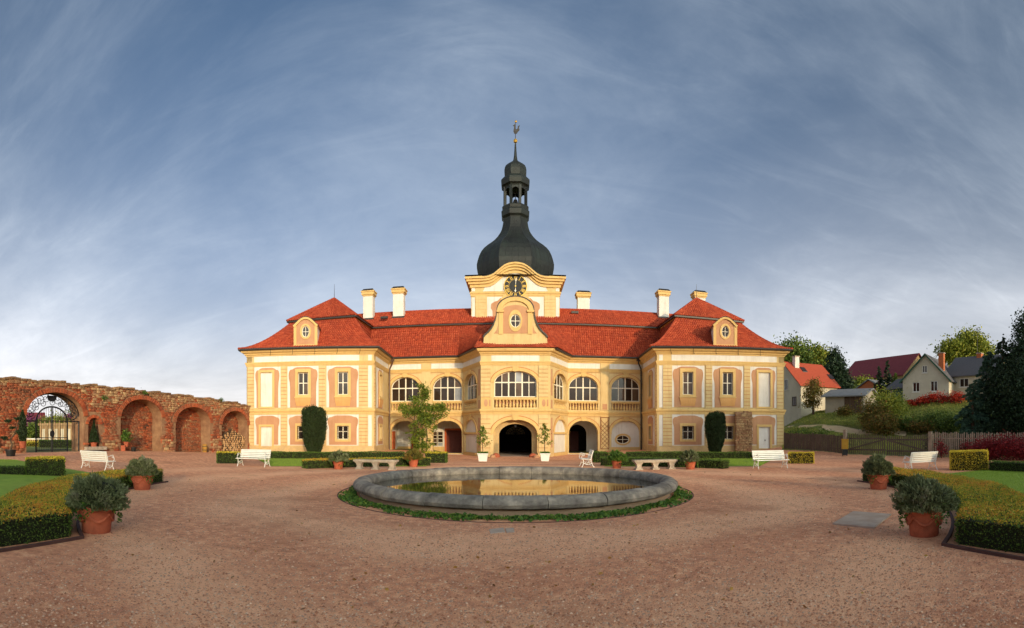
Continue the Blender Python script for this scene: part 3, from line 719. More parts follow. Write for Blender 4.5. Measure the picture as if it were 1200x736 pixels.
def bay(fr, u, hw, narrow, ww):
    """pavilion window bay: white field, pink cartouche, casings, apron, barred lower window"""
    hw = hw if not narrow else 1.25
    H1 = rect(u - ww, u + ww, 5.13, 7.15); H2 = rect(u - ww - (.05 if not narrow else 0), u + ww + (.05 if not narrow else 0), 1.15, 2.35)
    part(MB().plate(fr, rect(u - hw, u + hw, 4.0, 7.70), 0, .018, [H1]), 'panel', M['white'])
    part(MB().plate(fr, cartouche(u - hw + .1, u + hw - .1, 4.0, 7.62), .017, .034, [H1]), 'panel', M['pink'])
    part(MB().plate(fr, rect(u - hw, u + hw, .6, 3.36), 0, .018, [H2]), 'panel', M['white'])
    part(MB().plate(fr, cartouche(u - hw + .1, u + hw - .1, .66, 3.28), .017, .034, [H2]), 'panel', M['pink'])
    part(MB().ring(fr, H1, rect(u - ww - .24, u + ww + .24, 4.93, 7.45), 0, .10, closed=True), 'window_surround', M['yellow2'])
    part(MB().ring(fr, H2, rect(u - ww - .24, u + ww + .24, .95, 2.58), 0, .09, closed=True), 'window_surround', M['yellow2'])
    part(MB().fbox(fr, u - ww - .3, u + ww + .3, 4.86, 4.95, 0, .18), 'sill', M['yellow2'])
    a = ww + .26                                     # swelling apron under the sill
    ap = MB(); prof = [(4.86, .13), (4.72, .15), (4.5, .135), (4.3, .10), (4.12, .05)]
    vs = []
    for z, w in prof:
        k = a - (4.86 - z) * .16
        vs += [fr.p(u - k, z, .0), fr.p(u - k, z, w), fr.p(u + k, z, w), fr.p(u + k, z, 0)]
    fs = [(4 * i + j, 4 * i + j + 1, 4 * i + j + 5, 4 * i + j + 4) for i in range(len(prof) - 1) for j in range(3)]
    ap.add(vs, fs + [(0, 3, 2, 1), tuple(4 * (len(prof) - 1) + k for k in range(4))])
    part(ap, 'apron', M['apron'], smooth=True)
    rect_window(fr, u - ww + .02, u + ww - .02, 5.13, 7.13, -.24, 2, (6.2,))
    rect_window(fr, u - ww, u + ww, 1.15, 2.35, -.30, 2, (1.85,))
    g = MB()
    for k in range(6): g.tube([fr.p(u - ww + (k + .5) * ww / 3, 1.1, -.12), fr.p(u - ww + (k + .5) * ww / 3, 2.4, -.12)], .012, 5)
    for z in (1.4, 1.65, 1.9, 2.15): g.fbox(fr, u - ww - .05, u + ww + .05, z - .011, z + .011, -.145, -.125)
    part(g, 'window_grille', M['iron'])

# balusters are shared
bprof = [(r_ * 1.25, z_) for r_, z_ in [(.085, 0), (.085, .06), (.05, .09), (.055, .14), (.095, .26), (.10, .34), (.07, .46), (.045, .58), (.04, .66), (.06, .70), (.045, .74), (.085, .80), (.085, .87)]]
BAL = MB().lathe(bprof, n=10).mesh('baluster', M['yellow2'], smooth=True)
def balustrade(fr, u0, u1, n):
    b = part(MB().fbox(fr, u0 - .05, u1 + .05, 4.74, 4.90, -.28, .06).fbox(fr, u0 - .03, u1 + .03, 4.68, 4.74, -.24, .0).fbox(fr, u0 - .02, u1 + .02, 3.74, 3.87, -.26, .02), 'balustrade', M['yellow2'])
    part(MB().fbox(fr, u0 - .02, u1 + .02, 3.85, 4.92, -.40, -.33), 'parapet_backing', M['pink'])
    for i in range(n): inst('baluster', BAL, fr.p(u0 + (i + .5) * (u1 - u0) / n, 3.84, -.11), 0, b, (1, 1, 1))

WG = {s: side(s) for s in (-1, 1)}

# ---------------- middle of the front
ce = Fr((-3.1, 45), (3.1, 45)); c = 3.1
a_out = ((577.5 - CX) / F * 45 + 3.1, (629 - CX) / F * 45 + 3.1); a_out = (3.1 - 1.95, 3.1 + 1.95)
hw = 1.9
part(MB().plate(ce, rect(0, 6.2, -.6, WALLTOP), -.55, 0, [arch(c - hw, c + hw, 4.0, 6.27, 7.28, 18), arch(c - 1.95, c + 1.95, -.5, 1.62, 2.92, 18)]), 'wall', M['yellow'])
arch_window(ce, c - hw, c + hw, 4.95, 6.27, 7.28, -.42, 6, (2, 4))
for hh, zs, zt in ((hw, 6.27, 7.28), (1.95, 1.66, 2.92)):
    part(MB().ring(ce, arcline(c - hh, c + hh, zs, zt), arcline(c - hh, c + hh, zs, zt, g=.3), 0, .08), 'archivolt', M['yellow2'])
    part(MB().ring(ce, arcline(c - hh, c + hh, zs, zt, g=.305), arcline(c - hh, c + hh, zs, zt, g=.38), 0, .02), 'moulding_line', M['line'])
    keystone(ce, c, zt - .06, zt + .4, .14)
balustrade(ce, c - 1.85, c + 1.85, 12)
part(MB().fbox(ce, c - 2.15, c + 2.15, Z_FR0, Z_FR1 - .01, 0, .022), 'frieze', M['white'])
for q in (.02, 5.18):
    part(MB().fbox(ce, q, q + 1.0, 3.86, 4.92, 0, .10), 'pedestal', M['yellow2'])
    part(MB().plate(ce, oval((q + .45, 4.4), .17, .33, 16), .09, .115), 'pilaster_panel', M['pink'])
    part(MB().fbox(ce, q + .72, q + .86, 4.1, 4.7, .09, .115), 'pilaster_panel', M['pink'])
    blocks(ce, q, q + .85, -.05, Z_ST0, .05, .09, 8); blocks(ce, q, q + .85, 4.93, Z_AR0, .05, .09, 8)
    part(MB().fbox(ce, q - .06, q + .95, -.6, -.05, 0, .16), 'plinth', M['plinth'])
    u0 = q + .86 if q < 1 else q - .12; part(MB().fbox(ce, u0, u0 + .14, 1.58, 1.74, -.5, .1), 'impost', M['yellow2'])
# portal: inner arch and the dark carriage passage, with a fanlight at its far end
ip = Fr((-3.1, 46.0), (3.1, 46.0))
part(MB().plate(ip, rect(.6, 5.6, -.6, 3.4), -.4, 0, [arch(c - 1.5, c + 1.5, -.5, 1.5, 2.55, 18)]), 'portal_wall', M['plinth'])
part(MB().fbox(ce, c - 2.05, c - 1.95, -.5, 3.2, -1.4, -.5).fbox(ce, c + 1.95, c + 2.05, -.5, 3.2, -1.4, -.5).fbox(ce, c - 2, c + 2, 3.1, 3.2, -1.4, -.5), 'portal_wall', M['yellow'])
pe = Fr((-1.9, 58.5), (1.9, 58.5))
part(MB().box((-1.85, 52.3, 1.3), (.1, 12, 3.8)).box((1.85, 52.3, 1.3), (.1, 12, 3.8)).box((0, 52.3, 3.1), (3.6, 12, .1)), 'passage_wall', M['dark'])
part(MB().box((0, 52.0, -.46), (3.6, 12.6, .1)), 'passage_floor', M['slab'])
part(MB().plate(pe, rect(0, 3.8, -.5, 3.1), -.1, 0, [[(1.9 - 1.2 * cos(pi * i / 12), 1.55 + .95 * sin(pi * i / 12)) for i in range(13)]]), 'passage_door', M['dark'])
fan = part(MB().ring(pe, [(1.9 - 1.2 * cos(pi * i / 12), 1.55 + .95 * sin(pi * i / 12)) for i in range(13)], [(1.9 - 1.12 * cos(pi * i / 12), 1.55 + .88 * sin(pi * i / 12)) for i in range(13)], -.07, -.03), 'fanlight', M['iron'])
fm = MB()
for i in range(1, 8): fm.tube([pe.p(1.9, 1.56, -.05), pe.p(1.9 - 1.15 * cos(pi * i / 8), 1.55 + .9 * sin(pi * i / 8), -.05)], .025, 5)
for r in (.5, .8): fm.tube([pe.p(1.9 - 1.2 * r * cos(pi * i / 10), 1.55 + .95 * r * sin(pi * i / 10), -.05) for i in range(11)], .025, 5)
fm.build('fanlight_bars', M['iron'], fan)
lam = part(MB().tube([(0, 46.6, 3.1), (0, 46.6, 2.5)], .015, 5).lathe([(.05, 2.2), (.14, 2.28), (.17, 2.5), (.04, 2.58)], (0, 46.6, 0), 6), 'hanging_lantern', M['iron'])

# ---------------- cornices and bands run round the whole front
cp = path[:]
part(MB().sweep(cp, [(-.1, Z_FR1), (.06, Z_FR1), (.08, 8.76), (.18, 8.83), (.20, 8.92), (.38, 9.0), (.46, 9.12), (.48, 9.24), (-.1, 9.24)]), 'cornice', M['yellow2'])
part(MB().sweep(cp, [(-.05, Z_AR0), (.05, Z_AR0), (.06, 7.88), (.09, 7.89), (.09, 7.98), (.12, 8.0), (.14, 8.1), (.14, 8.13), (-.05, 8.13)]), 'architrave', M['yellow2'])
part(MB().sweep(cp, [(-.05, Z_ST0), (.06, Z_ST0), (.06, 3.58), (.10, 3.6), (.15, 3.7), (.15, 3.8), (.11, 3.86), (-.05, 3.86)]), 'string_course', M['yellow2'])
gp = [(.47, 9.18), (.62, 9.16), (.66, 9.24), (.64, 9.33), (.47, 9.33)]
k = len(path) // 2
part(MB().sweep(path[:k], gp), 'gutter', M['metal']); part(MB().sweep(path[k:], gp), 'gutter', M['metal'])
for s in (-1, 1):
    for u in (1.2, 3.2, 5.2, 7.2, 9.2):
        part(MB().tube([WG[s].p(u, 9.2, .55), WG[s].p(u, 8.95, .35), WG[s].p(u + .1, 8.72, .1)], .018, 5), 'gutter_bracket', M['metal'])
# ---------------- rear walls
part(MB().box((0, 60.2, 4.3), (36, .5, 9.8)), 'wall', M['yellow'])

# ---------------- roofs
def tiles(L0, R0, L1, R1, flare=1.0, pw=.22, ph=.31, name='roof', ragged=.0):
    """a tiled slope from an eave edge to a top edge; the tiles are real, curved and lapped"""
    L0, R0, L1, R1 = (np.array(p, float) for p in (L0, R0, L1, R1))
    length = np.linalg.norm((L1 + R1) / 2 - (L0 + R0) / 2)
    n = max(2, int(round(length / ph)))
    def edge(t):
        l = L0 + (L1 - L0) * t; r = R0 + (R1 - R0) * t
        g = t ** flare; l[2] = L0[2] + (L1[2] - L0[2]) * g; r[2] = R0[2] + (R1[2] - R0[2]) * g
        return l, r
    Vs, Fs, RV = [], [], []; base = 0
    bv, bf = [], []
    for i in range(n):
        l, r = edge(i / n); l2, r2 = edge(min(1.0, (i + 1.25) / n))
        ln = np.linalg.norm(r - l)
        if ln < .12: continue
        nt = max(1, int(round(ln / pw))); a = (r - l) / ln
        up = (l2 + r2) / 2 - (l + r) / 2; up = up / np.linalg.norm(up)
        nn = np.cross(a, up); nn /= np.linalg.norm(nn)
        if nn[2] < 0: nn = -nn
        js = np.arange(nt)[:, None]
        hts = np.array([0, .065, .065, 0.0]); fr = np.array([.02, .28, .72, .98])
        jit = rng.normal(0, .006, (nt, 1)) ; lift = rng.uniform(.0, .012, (nt, 1))
        fl_ = (js + fr) / nt
        bot = l + (r - l) * fl_[..., None] + nn * (hts + .075 + lift)[..., None] - up * (jit[..., None])
        top = l2 + (r2 - l2) * fl_[..., None] + nn * (hts * .8 + .004)[..., None]
        low = bot - nn * .075
        V = np.concatenate([bot, top, low], 1)       # nt,12,3
        b = base + np.arange(nt)[:, None] * 12
        for q in range(3):
            Fs.append(np.concatenate([b + q, b + q + 1, b + 4 + q + 1, b + 4 + q], 1)); Fs.append(np.concatenate([b + 8 + q, b + 8 + q + 1, b + q + 1, b + q], 1))
        rv = rng.uniform(0, 1, nt)
        RV += [rv] * 6
        Vs.append(V.reshape(-1, 3)); base += nt * 12
    sh = MB(); m = 8; rows = [edge(i / m) for i in range(m + 1)]
    for i in range(m): sh.add([rows[i][0], rows[i][1], rows[i + 1][1], rows[i + 1][0]], [(0, 1, 2, 3)])
    o = part(sh, name, M['roofunder'], fix=False)
    t = np_obj('roof_tile', np.concatenate(Vs), np.concatenate(Fs), M['tile'], o, rv=np.concatenate(RV)); tag(t, kind='stuff')
    return o
def ridge(pts, r=.11, parent=CH, name='ridge_tile', m='tile'):
    """half-round cap tiles along a hip or ridge"""
    mb = MB()
    for a, b in zip(pts, pts[1:]):
        a, b = Vector(a), Vector(b); n = max(1, int((b - a).length / .36))
        for i in range(n):
            p, q = a.lerp(b, i / n), a.lerp(b, (i + 1.12) / n); mb.tube([p, q], [r * 1.12, r * .92], 8)
    o = part(mb, name, M[m]); me = o.data
    at_ = me.attributes.new('rv', 'FLOAT', 'FACE'); at_.data.foreach_set('value', np.repeat(rng.uniform(.2, .9, len(me.polygons) // 10 + 1), 10)[:len(me.polygons)].astype(np.float32))
    return o
ZE, ZB, ZR = 9.30, 12.70, 15.0                       # eaves, break, ridge
e = .62
YB, YR = 51.0, 54.0
# main range, lower slope: bays follow the plan and all meet the straight break line
xs = [(13.6, 49.1), (5.65, 49.1)]
for s in (-1, 1):
    tiles((s * 17.6, 49.1, ZE), (s * 5.6, 49.1, ZE), (s * 17.6, YB, ZB), (s * 5.6, YB, ZB), 1.12)
    tiles((s * 5.6, 49.1, ZE), (s * 3.55, 44.6, ZE + .1), (s * 5.6, YB, ZB), (s * 3.0, YB, ZB), 1.1)
    tiles((s * 3.6, 44.75, ZE + .2), (s * 1.5, 44.9, ZE + .2), (s * 3.0, YB, ZB), (s * 1.5, YB, ZB), 1.0)
    tiles((s * 18, YB - .42, ZB + .08), (0, YB - .42, ZB + .08), (s * 18, YR, ZR), (0, YR, ZR), 1.0)
part(MB().box((0, YB - .05, ZB - .02), (34, .3, .09)), 'break_fascia', M['yellow2'])
part(MB().box((0, YB - .40, ZB + .02), (34.4, .08, .12)), 'break_shadow_strip', M['metal'])  # dark strip draws the shadow line under the upper slope's overhang
part(MB().add([(-18, 57.2, ZB), (18, 57.2, ZB), (18, YR, ZR), (-18, YR, ZR), (-18, 60.6, ZE), (18, 60.6, ZE)], [(0, 1, 2, 3), (4, 5, 1, 0)]), 'roof', M['roofunder'], fix=False)
ridge([(-18, YR, ZR + .03), (18, YR, ZR + .03)])
for s in (-1, 1): part(MB().add([(s * 18, 49.1, ZE), (s * 18, YB, ZB), (s * 18, YR, ZR), (s * 18, 57.2, ZB), (s * 18, 60.6, ZE)], [(0, 1, 2, 3, 4)]), 'gable_end', M['white'], fix=False)
def pavilion_roof(s):
    w = WG[s]; D = WD; Lw = w.L
    P = lambda u, d, z: tuple(w.p(u, z, -d))
    E = [P(-e, -e, ZE), P(Lw + e, -e, ZE), P(Lw + e, D + e, ZE), P(-e, D + e, ZE)]
    o = .42                                          # the upper cap stands square to the court, over the middle of the pavilion
    x0, x1, y0, y1 = 15.1, 21.5, 45.3, 51.4
    Bk = [(s * x0, y0, ZB), (s * x1, y0, ZB), (s * x1, y1, ZB), (s * x0, y1, ZB)]
    U_ = [(s * (x0 - o), y0 - o, ZB + .10), (s * (x1 + o), y0 - o, ZB + .10), (s * (x1 + o), y1 + o, ZB + .10), (s * (x0 - o), y1 + o, ZB + .10)]
    ap0 = (s * 18.2, 48.4, 15.5)
    for a in range(4):
        b = (a + 1) % 4
        tiles(E[a], E[b], Bk[a], Bk[b], 1.5); tiles(U_[a], U_[b], ap0, ap0, 1.0)
        hip = []
        for q in range(9):
            t = q / 8; p = Vector(E[a]).lerp(Vector(Bk[a]), t); p.z = ZE + (ZB - ZE) * t ** 1.5 + .05; hip.append(p)
        ridge(hip); ridge([Vector(U_[a]) + Vector((0, 0, .04)), Vector(ap0) + Vector((0, 0, .04))])
    part(MB().sweep([(p[0], p[1]) for p in (Bk if s > 0 else Bk[::-1])], [(-.05, ZB - .12), (.12, ZB - .1), (.16, ZB + .03), (-.05, ZB + .03)], closed=True), 'break_fascia', M['yellow2'])
    part(MB().sweep([(p[0], p[1]) for p in (Bk if s > 0 else Bk[::-1])], [(.34, ZB - .05), (.42, ZB - .05), (.42, ZB + .09), (.34, ZB + .09)], closed=True), 'break_shadow_strip', M['metal'])  # dark strip that thickens the shadow line below the cap
    part(MB().tube([Vector(ap0), Vector(ap0) + Vector((0, 0, 1.5))], [.03, .012], 5), 'lightning_rod', M['metal'])
    # dormer on the court side
    cpx = 358.2; u = w.uz(CX + s * (CX - cpx)); hw_ = 1.02; z0, zs, zt = 9.5, 11.35, 12.15
    dpt = 2.7
    top = [(u + hw_, z0), (u + hw_, zs)] + [(u + hw_ * a_, zs + b_) for a_, b_ in ((1.06, .02), (.92, .12), (.74, .3), (.5, .52), (.25, .66), (0, .7), (-.25, .66), (-.5, .52), (-.74, .3), (-.92, .12), (-1.06, .02))] + [(u - hw_, zs), (u - hw_, z0)]
    wn_ = oval((u, 10.78), .34, .52)
    d = part(MB().plate(w, top, -.35, .08, [wn_]), 'dormer', M['pink'])
    d2 = MB().ring(w, wn_, oval((u, 10.78), .5, .7), .07, .13, closed=True); d2.build('window_surround', M['yellow2'], d)
    f = MB().ring(w, wn_, oval((u, 10.78), .28, .46), -.05, 0, closed=True).fbox(w, u - .02, u + .02, 10.3, 11.3, -.045, -.005).fbox(w, u - .32, u + .32, 10.76, 10.8, -.044, -.004).build('window', M['frame'], d)
    MB().plate(w, oval((u, 10.78), .33, .51), -.04, -.03).build('pane', M['glass'], d)
    MB().fbox(w, u - hw_ - .05, u - hw_ + .2, z0, zs, .04, .13).fbox(w, u + hw_ - .2, u + hw_ + .05, z0, zs, .04, .13).fbox(w, u - hw_ - .08, u + hw_ + .08, z0 - .12, z0 + .1, -.1, .16).build('pilaster', M['yellow2'], d)
    oc = [(u + hw_ * a_, zs + b_) for a_, b_ in ((1.12, 0), (.95, .14), (.76, .33), (.51, .56), (.25, .70), (0, .745), (-.25, .70), (-.51, .56), (-.76, .33), (-.95, .14), (-1.12, 0))]
    ic = [(u + hw_ * a_, zs + b_) for a_, b_ in ((1.0, -.2), (.84, -.04), (.66, .15), (.44, .36), (.22, .49), (0, .53), (-.22, .49), (-.44, .36), (-.66, .15), (-.84, -.04), (-1.0, -.2))]
    MB().ring(w, oc, ic, .05, .22).build('pediment', M['yellow2'], d)
    MB().plate(w, top, -dpt, -.36).build('dormer_side', M['white'], d)
    MB().ring(w, [(a_, b_ + .03) for a_, b_ in oc], [(a_, b_ - .03) for a_, b_ in oc], -dpt, .24).build('dormer_roof', M['copper'], d)
for s in (-1, 1): pavilion_roof(s)
# little tiled skirt on the middle cornice
sk = tiles((-3.65, 44.42, 9.27), (3.65, 44.42, 9.27), (-3.3, 44.95, 9.62), (3.3, 44.95, 9.62), 1.0)

# ---------------- gable over the middle
gf = Fr((-4, 45.1), (4, 45.1)); R_ = 45.1
def gp_(dx, y): return (4 + dx / 6.69 / F * R_, zat(300 + y / 6.69, R_))
gr = [gp_(*q) for q in ((252, 715), (248, 640), (236, 622), (210, 600), (186, 572), (168, 540), (156, 505), (148, 470), (146, 446))]
ga = [(4 + (gp_(143, 0)[0] - 4) * cos(pi * i / 20), gp_(0, 428)[1] + (gp_(0, 322)[1] - gp_(0, 428)[1]) * sin(pi * i / 20)) for i in range(21)]
outl = gr + ga + [(8 - a, b) for a, b in gr[::-1]]
ov = gp_(0, 508); ovw = oval(ov, gp_(42, 0)[0] - 4, .60)
gb = part(MB().plate(gf, outl, -.6, 0, [ovw]), 'gable', M['yellow'])
MB().ring(gf, ovw, oval(ov, .62, .98), 0, .07, closed=True).build('window_surround', M['yellow2'], gb)
f = MB().ring(gf, ovw, oval(ov, .40, .53), -.12, -.06, closed=True).fbox(gf, 4 - .03, 4 + .03, ov[1] - .58, ov[1] + .58, -.115, -.065).fbox(gf, 4 - .42, 4 + .42, ov[1] - .03, ov[1] + .03, -.114, -.064).build('window', M['frame'], gb)
MB().plate(gf, oval(ov, .43, .58), -.11, -.1).build('pane', M['glass'], gb)
zi0 = gp_(0, 608)[1]; zi1 = gp_(0, 428)[1]; iw = gp_(102, 0)[0] - 4
pk = [(4 - iw, zi0), (4 + iw, zi0), (4 + iw, zi1)] + [(4 + iw * cos(pi * i / 16), zi1 + .50 * sin(pi * i / 16)) for i in range(1, 16)] + [(4 - iw, zi1)]
MB().plate(gf, pk, 0, .02, [oval(ov, .62, .98)]).build('panel', M['pink'], gb)
za = gp_(0, 322)[1]
MB().ring(gf, [(4 + (a - 4) * 1.04, zi1 + (b - zi1) * 1.04) for a, b in ga], [(4 + (a - 4) * .74, zi1 + (b - zi1) * .70) for a, b in ga], 0, .16).build('pediment', M['yellow2'], gb)
for sgn in (-1, 1):
    MB().fbox(gf, 4 + sgn * 1.3 - .19, 4 + sgn * 1.3 + .19, zi0 - .05, zi1 - .05, 0, .08).build('pilaster', M['yellow2'], gb)
    MB().fbox(gf, 4 + sgn * 1.36 - .32, 4 + sgn * 1.36 + .32, zi1 - .16, zi1 + .02, 0, .22).build('capital', M['yellow2'], gb)
    MB().plate(gf, [(4 + sgn * 1.55, zi0 + .0), (4 + sgn * 1.95, zi0), (4 + sgn * 1.7, zi0 + .3), (4 + sgn * 1.56, zi0 + .75)], 0, .02).build('panel', M['pink'], gb)
cop = outl[1:-1]
MB().ring(gf, [(4 + (a - 4) * 1.035, b + .09) for a, b in cop], [(4 + (a - 4) * .998, b) for a, b in cop], -.64, .19).build('coping', M['metal'], gb)
part(MB().plate(gf, ga + [(4 - 1.55, 9.6), (4 + 1.55, 9.6)], -6.5, -.62), 'gable_roof', M['copper'])

# ---------------- chimneys
def chimney(px, R, w, z0, z1, d=.9):
    x, y = at(px, R); zr_ = ZB + (y - d / 2 - 50.58) * (ZR - ZB) / 3.42
    c_ = part(MB().box((x, y, (z0 + z1) / 2 - .4), (w, d, z1 - z0 - .8)), 'chimney', M['white'])
    MB().box((x, y, z1 - .72), (w + .12, d + .12, .14)).box((x, y, z1 - .50), (w + .3, d + .3, .30)).box((x, y, z1 - .29), (w + .42, d + .42, .12)).build('chimney_head', M['yellow2'], c_)
    MB().box((x, y, z1 - .10), (w + .36, d + .36, .26), top=(.72, .6)).build('chimney_cap', M['metal'], c_)
    if y < 54: MB().box((x, y - .06, zr_ + .12), (w + .22, d + .1, .26)).build('flashing', M['metal'], c_)
chimney(432.5, 55.2, 1.08, 13.2, 17.4); chimney(467.8, 54.3, 1.15, 13.2, 17.4)
chimney(683.3, 57.0, 1.35, 13.0, 17.7); chimney(776.8, 55.6, 1.12, 13.2, 17.5); chimney(819, 55.5, 1.2, 13.0, 17.3)
for px_, R_s, z_ in ((450.6, 53.3, 13.95), (673.5, 53.1, 14.45), (676.5, 50.9, 11.2)):
    x, y = at(px_, R_s); part(MB().box((x, y - .1, z_ - .05), (.75 if z_ > 12 else .4, .35, .22)), 'roof_hatch', M['metal'])

# ---------------- clock tower
TF, TW, TD = 51.9, 4.57, 9.0
tf = Fr((-TW, TF), (TW, TF)); TC = TW
def tp(dx, y, R=51.9): return (TC + dx / 6.69 / F * R, zat(300 + y / 6.69, R))
ctop = [(0, 48), (25, 49.5), (50, 54), (72, 62), (92, 73), (112, 88), (132, 105), (152, 122), (172, 137), (190, 146), (208, 152), (230, 156), (260, 158), (330, 159), (398, 160)]
ctop = [(-a, b) for a, b in ctop[:0:-1]] + ctop
def cband(f0, f1, Wd):
    """part of the swept cornice: fractions of its depth from the top edge"""
    a = [tp(dx, y + 78 * f0, 51.5) for dx, y in ctop]; b = [tp(dx * (1 - .02 * f1), y + 78 * f1, 51.5) for dx, y in ctop]
    lim = TW + Wd
    cl_ = lambda L_: [(min(max(p[0], TC - lim), TC + lim), p[1]) for p in L_]
    return cl_(a), cl_(b)
arc_low = [tp(dx, y + 60) for dx, y in ctop if abs(dx) < 330]
wallpoly = [(0, 12.4), (2 * TW, 12.4), (2 * TW, tp(0, 225)[1])] + [p for p in arc_low[::-1] if 0 < p[0] < 2 * TW] + [(0, tp(0, 225)[1])]
tw = part(MB().plate(tf, wallpoly, -.5, 0), 'tower_wall', M['yellow'])
zc_ = tp(0, 160)[1]
for s in (-1, 1): MB().box((s * (TW - .25), TF + TD / 2 + .3, (12.4 + zc_) / 2), (.5, TD - .6, zc_ - 12.4)).build('flank', M['yellow'], tw)
MB().box((0, TF + TD - .2, (12.4 + zc_) / 2), (2 * TW, .4, zc_ - 12.4)).build('flank', M['yellow'], tw)
white = [tp(dx, y + 66) for dx, y in ctop if abs(dx) < 256]
zw = tp(0, 276)[1]
MB().plate(tf, [(p[0], p[1]) for p in white] + [(tp(255, 0)[0], zw), (tp(-255, 0)[0], zw)], 0, .03).build('frieze', M['white'], tw)
co = None
for f0, f1, w_ in ((0, .22, .62), (.2, .45, .48), (.43, .7, .30), (.68, 1.0, .14)):
    a, b = cband(f0, f1, w_ - .02); q = MB().ring(tf, a, b, -.02, w_)
    q.build('cornice_step', M['yellow2'], tw)
cz = lambda f: tp(0, 160 + 78 * f, 51.5)[1]
sidepath = [(TW, TF - .0), (TW, TF + TD), (-TW, TF + TD), (-TW, TF - .0)]
MB().sweep(sidepath, [(-.1, cz(1)), (.12, cz(1)), (.14, cz(.7)), (.28, cz(.68)), (.3, cz(.45)), (.46, cz(.43)), (.48, cz(.22)), (.6, cz(.2)), (.6, cz(0)), (-.1, cz(0))]).build('cornice', M['yellow2'], tw)
MB().sweep([(-TW, TF + TD), (-TW, TF), (TW, TF), (TW, TF + TD)], [(-.05, tp(0, 312)[1]), (.06, tp(0, 312)[1]), (.07, tp(0, 298)[1]), (.13, tp(0, 294)[1]), (.15, tp(0, 280)[1]), (-.05, tp(0, 278)[1])]).build('architrave', M['yellow2'], tw)
for s in (-1, 1):
    x0, x1 = sorted((tp(s * 228, 0)[0], tp(s * 312, 0)[0]))
    n = 8; z0, z1 = 13.0, tp(0, 312)[1]
    mb = MB().fbox(tf, x0, x1, z0, z1, 0, .06)
    for i in range(n): mb.fbox(tf, x0 - .01, x1 + .01, z0 + (z1 - z0) * i / n + .02, z0 + (z1 - z0) * (i + 1) / n - .02, .055, .09)
    mb.build('pilaster', M['yellow'], tw)
    x0, x1 = sorted((tp(s * 318, 0)[0], tp(s * 343, 0)[0]))
    MB().fbox(tf, x0, x1, 13, tp(0, 322)[1], 0, .03).fbox(tf, x0, x1, zw + .02, tp(0, 240)[1], 0, .03).build('panel', M['white'], tw)
    x0, x1 = sorted((tp(s * 100, 0)[0], tp(s * 222, 0)[0]))
    MB().fbox(tf, x0, x1, 13, tp(0, 320)[1], 0, .03).build('panel', M['white'], tw)
    pts = [tp(s * q[0], q[1]) for q in ((80, 480), (178, 480), (180, 430), (192, 410), (190, 375), (165, 358), (140, 352), (118, 330), (80, 330))]
    MB().plate(tf, pts, .028, .05).build('panel', M['pink'], tw)
pts = [tp(q[0], q[1]) for q in ((-120, 345), (-85, 300), (-70, 282), (70, 282), (85, 300), (120, 345))]
MB().plate(tf, pts, 0, .11).build('clock_bracket', M['yellow2'], tw)
# clock
cc_ = tp(1, 240); cr_ = 88 / 6.69 / F * 51.9
ck = part(MB().plate(tf, oval(cc_, cr_, cr_, 40), .10, .17), 'clock', M['black'])
MB().ring(tf, oval(cc_, cr_ * 1.03, cr_ * 1.03, 40), oval(cc_, cr_ * .985, cr_ * .985, 40), .12, .20, closed=True).build('clock_rim', M['gold'], ck)
MB().ring(tf, oval(cc_, cr_ * .60, cr_ * .60, 40), oval(cc_, cr_ * .588, cr_ * .588, 40), .165, .18, closed=True).build('chapter_ring', M['gold'], ck)
def stroke(mb, c, ang, r0, x0, z0, x1, z1, t):
    """a stroke in the numeral's own frame (x across, z towards the rim)"""
    def q(x, z): return (c[0] + (z + r0) * sin(ang) + x * cos(ang), c[1] + (z + r0) * cos(ang) - x * sin(ang))
    d = math.hypot(x1 - x0, z1 - z0); nx, nz_ = -(z1 - z0) / d * t, (x1 - x0) / d * t
    mb.plate(tf, [q(x0 + nx, z0 + nz_), q(x1 + nx, z1 + nz_), q(x1 - nx, z1 - nz_), q(x0 - nx, z0 - nz_)], .165, .185)
ROM = ['XII', 'I', 'II', 'III', 'IIII', 'V', 'VI', 'VII', 'VIII', 'IX', 'X', 'XI']
for h, nm in enumerate(ROM):
    wd = {'I': .085, 'V': .17, 'X': .17}; tot = sum(wd[ch_] for ch_ in nm); x = -tot / 2; mb = MB(); H = .34
    for ch_ in nm:
        w_ = wd[ch_]; xm = x + w_ / 2; a = w_ / 2 - .02
        if ch_ == 'I': stroke(mb, cc_, h * pi / 6, cr_ * .63, xm, 0, xm, H, .017)
        if ch_ == 'V': stroke(mb, cc_, h * pi / 6, cr_ * .63, xm, 0, xm - a, H, .017); stroke(mb, cc_, h * pi / 6, cr_ * .63, xm, 0, xm + a, H, .012)
        if ch_ == 'X': stroke(mb, cc_, h * pi / 6, cr_ * .63, xm - a, 0, xm + a, H, .012); stroke(mb, cc_, h * pi / 6, cr_ * .63, xm + a, 0, xm - a, H, .017)
        x += w_
    mb.build('numeral', M['gold'], ck)
def hand(ang, ln, wd):
    u = lambda a, b: (cc_[0] + b * sin(ang) + a * cos(ang), cc_[1] + b * cos(ang) - a * sin(ang))
    return MB().plate(tf, [u(-wd * .5, -.18), u(wd * .5, -.18), u(wd * .5, ln * .55), u(wd * 1.6, ln * .66), u(0, ln), u(-wd * 1.6, ln * .66), u(-wd * .5, ln * .55)], .20, .22)
hand(math.radians(4), .92, .05).build('minute_hand', M['frame'], ck); hand(math.radians(182), .66, .06).build('hour_hand', M['frame'], ck)
MB().plate(tf, oval(cc_, .07, .07, 12), .19, .24).build('clock_boss', M['gold'], ck)

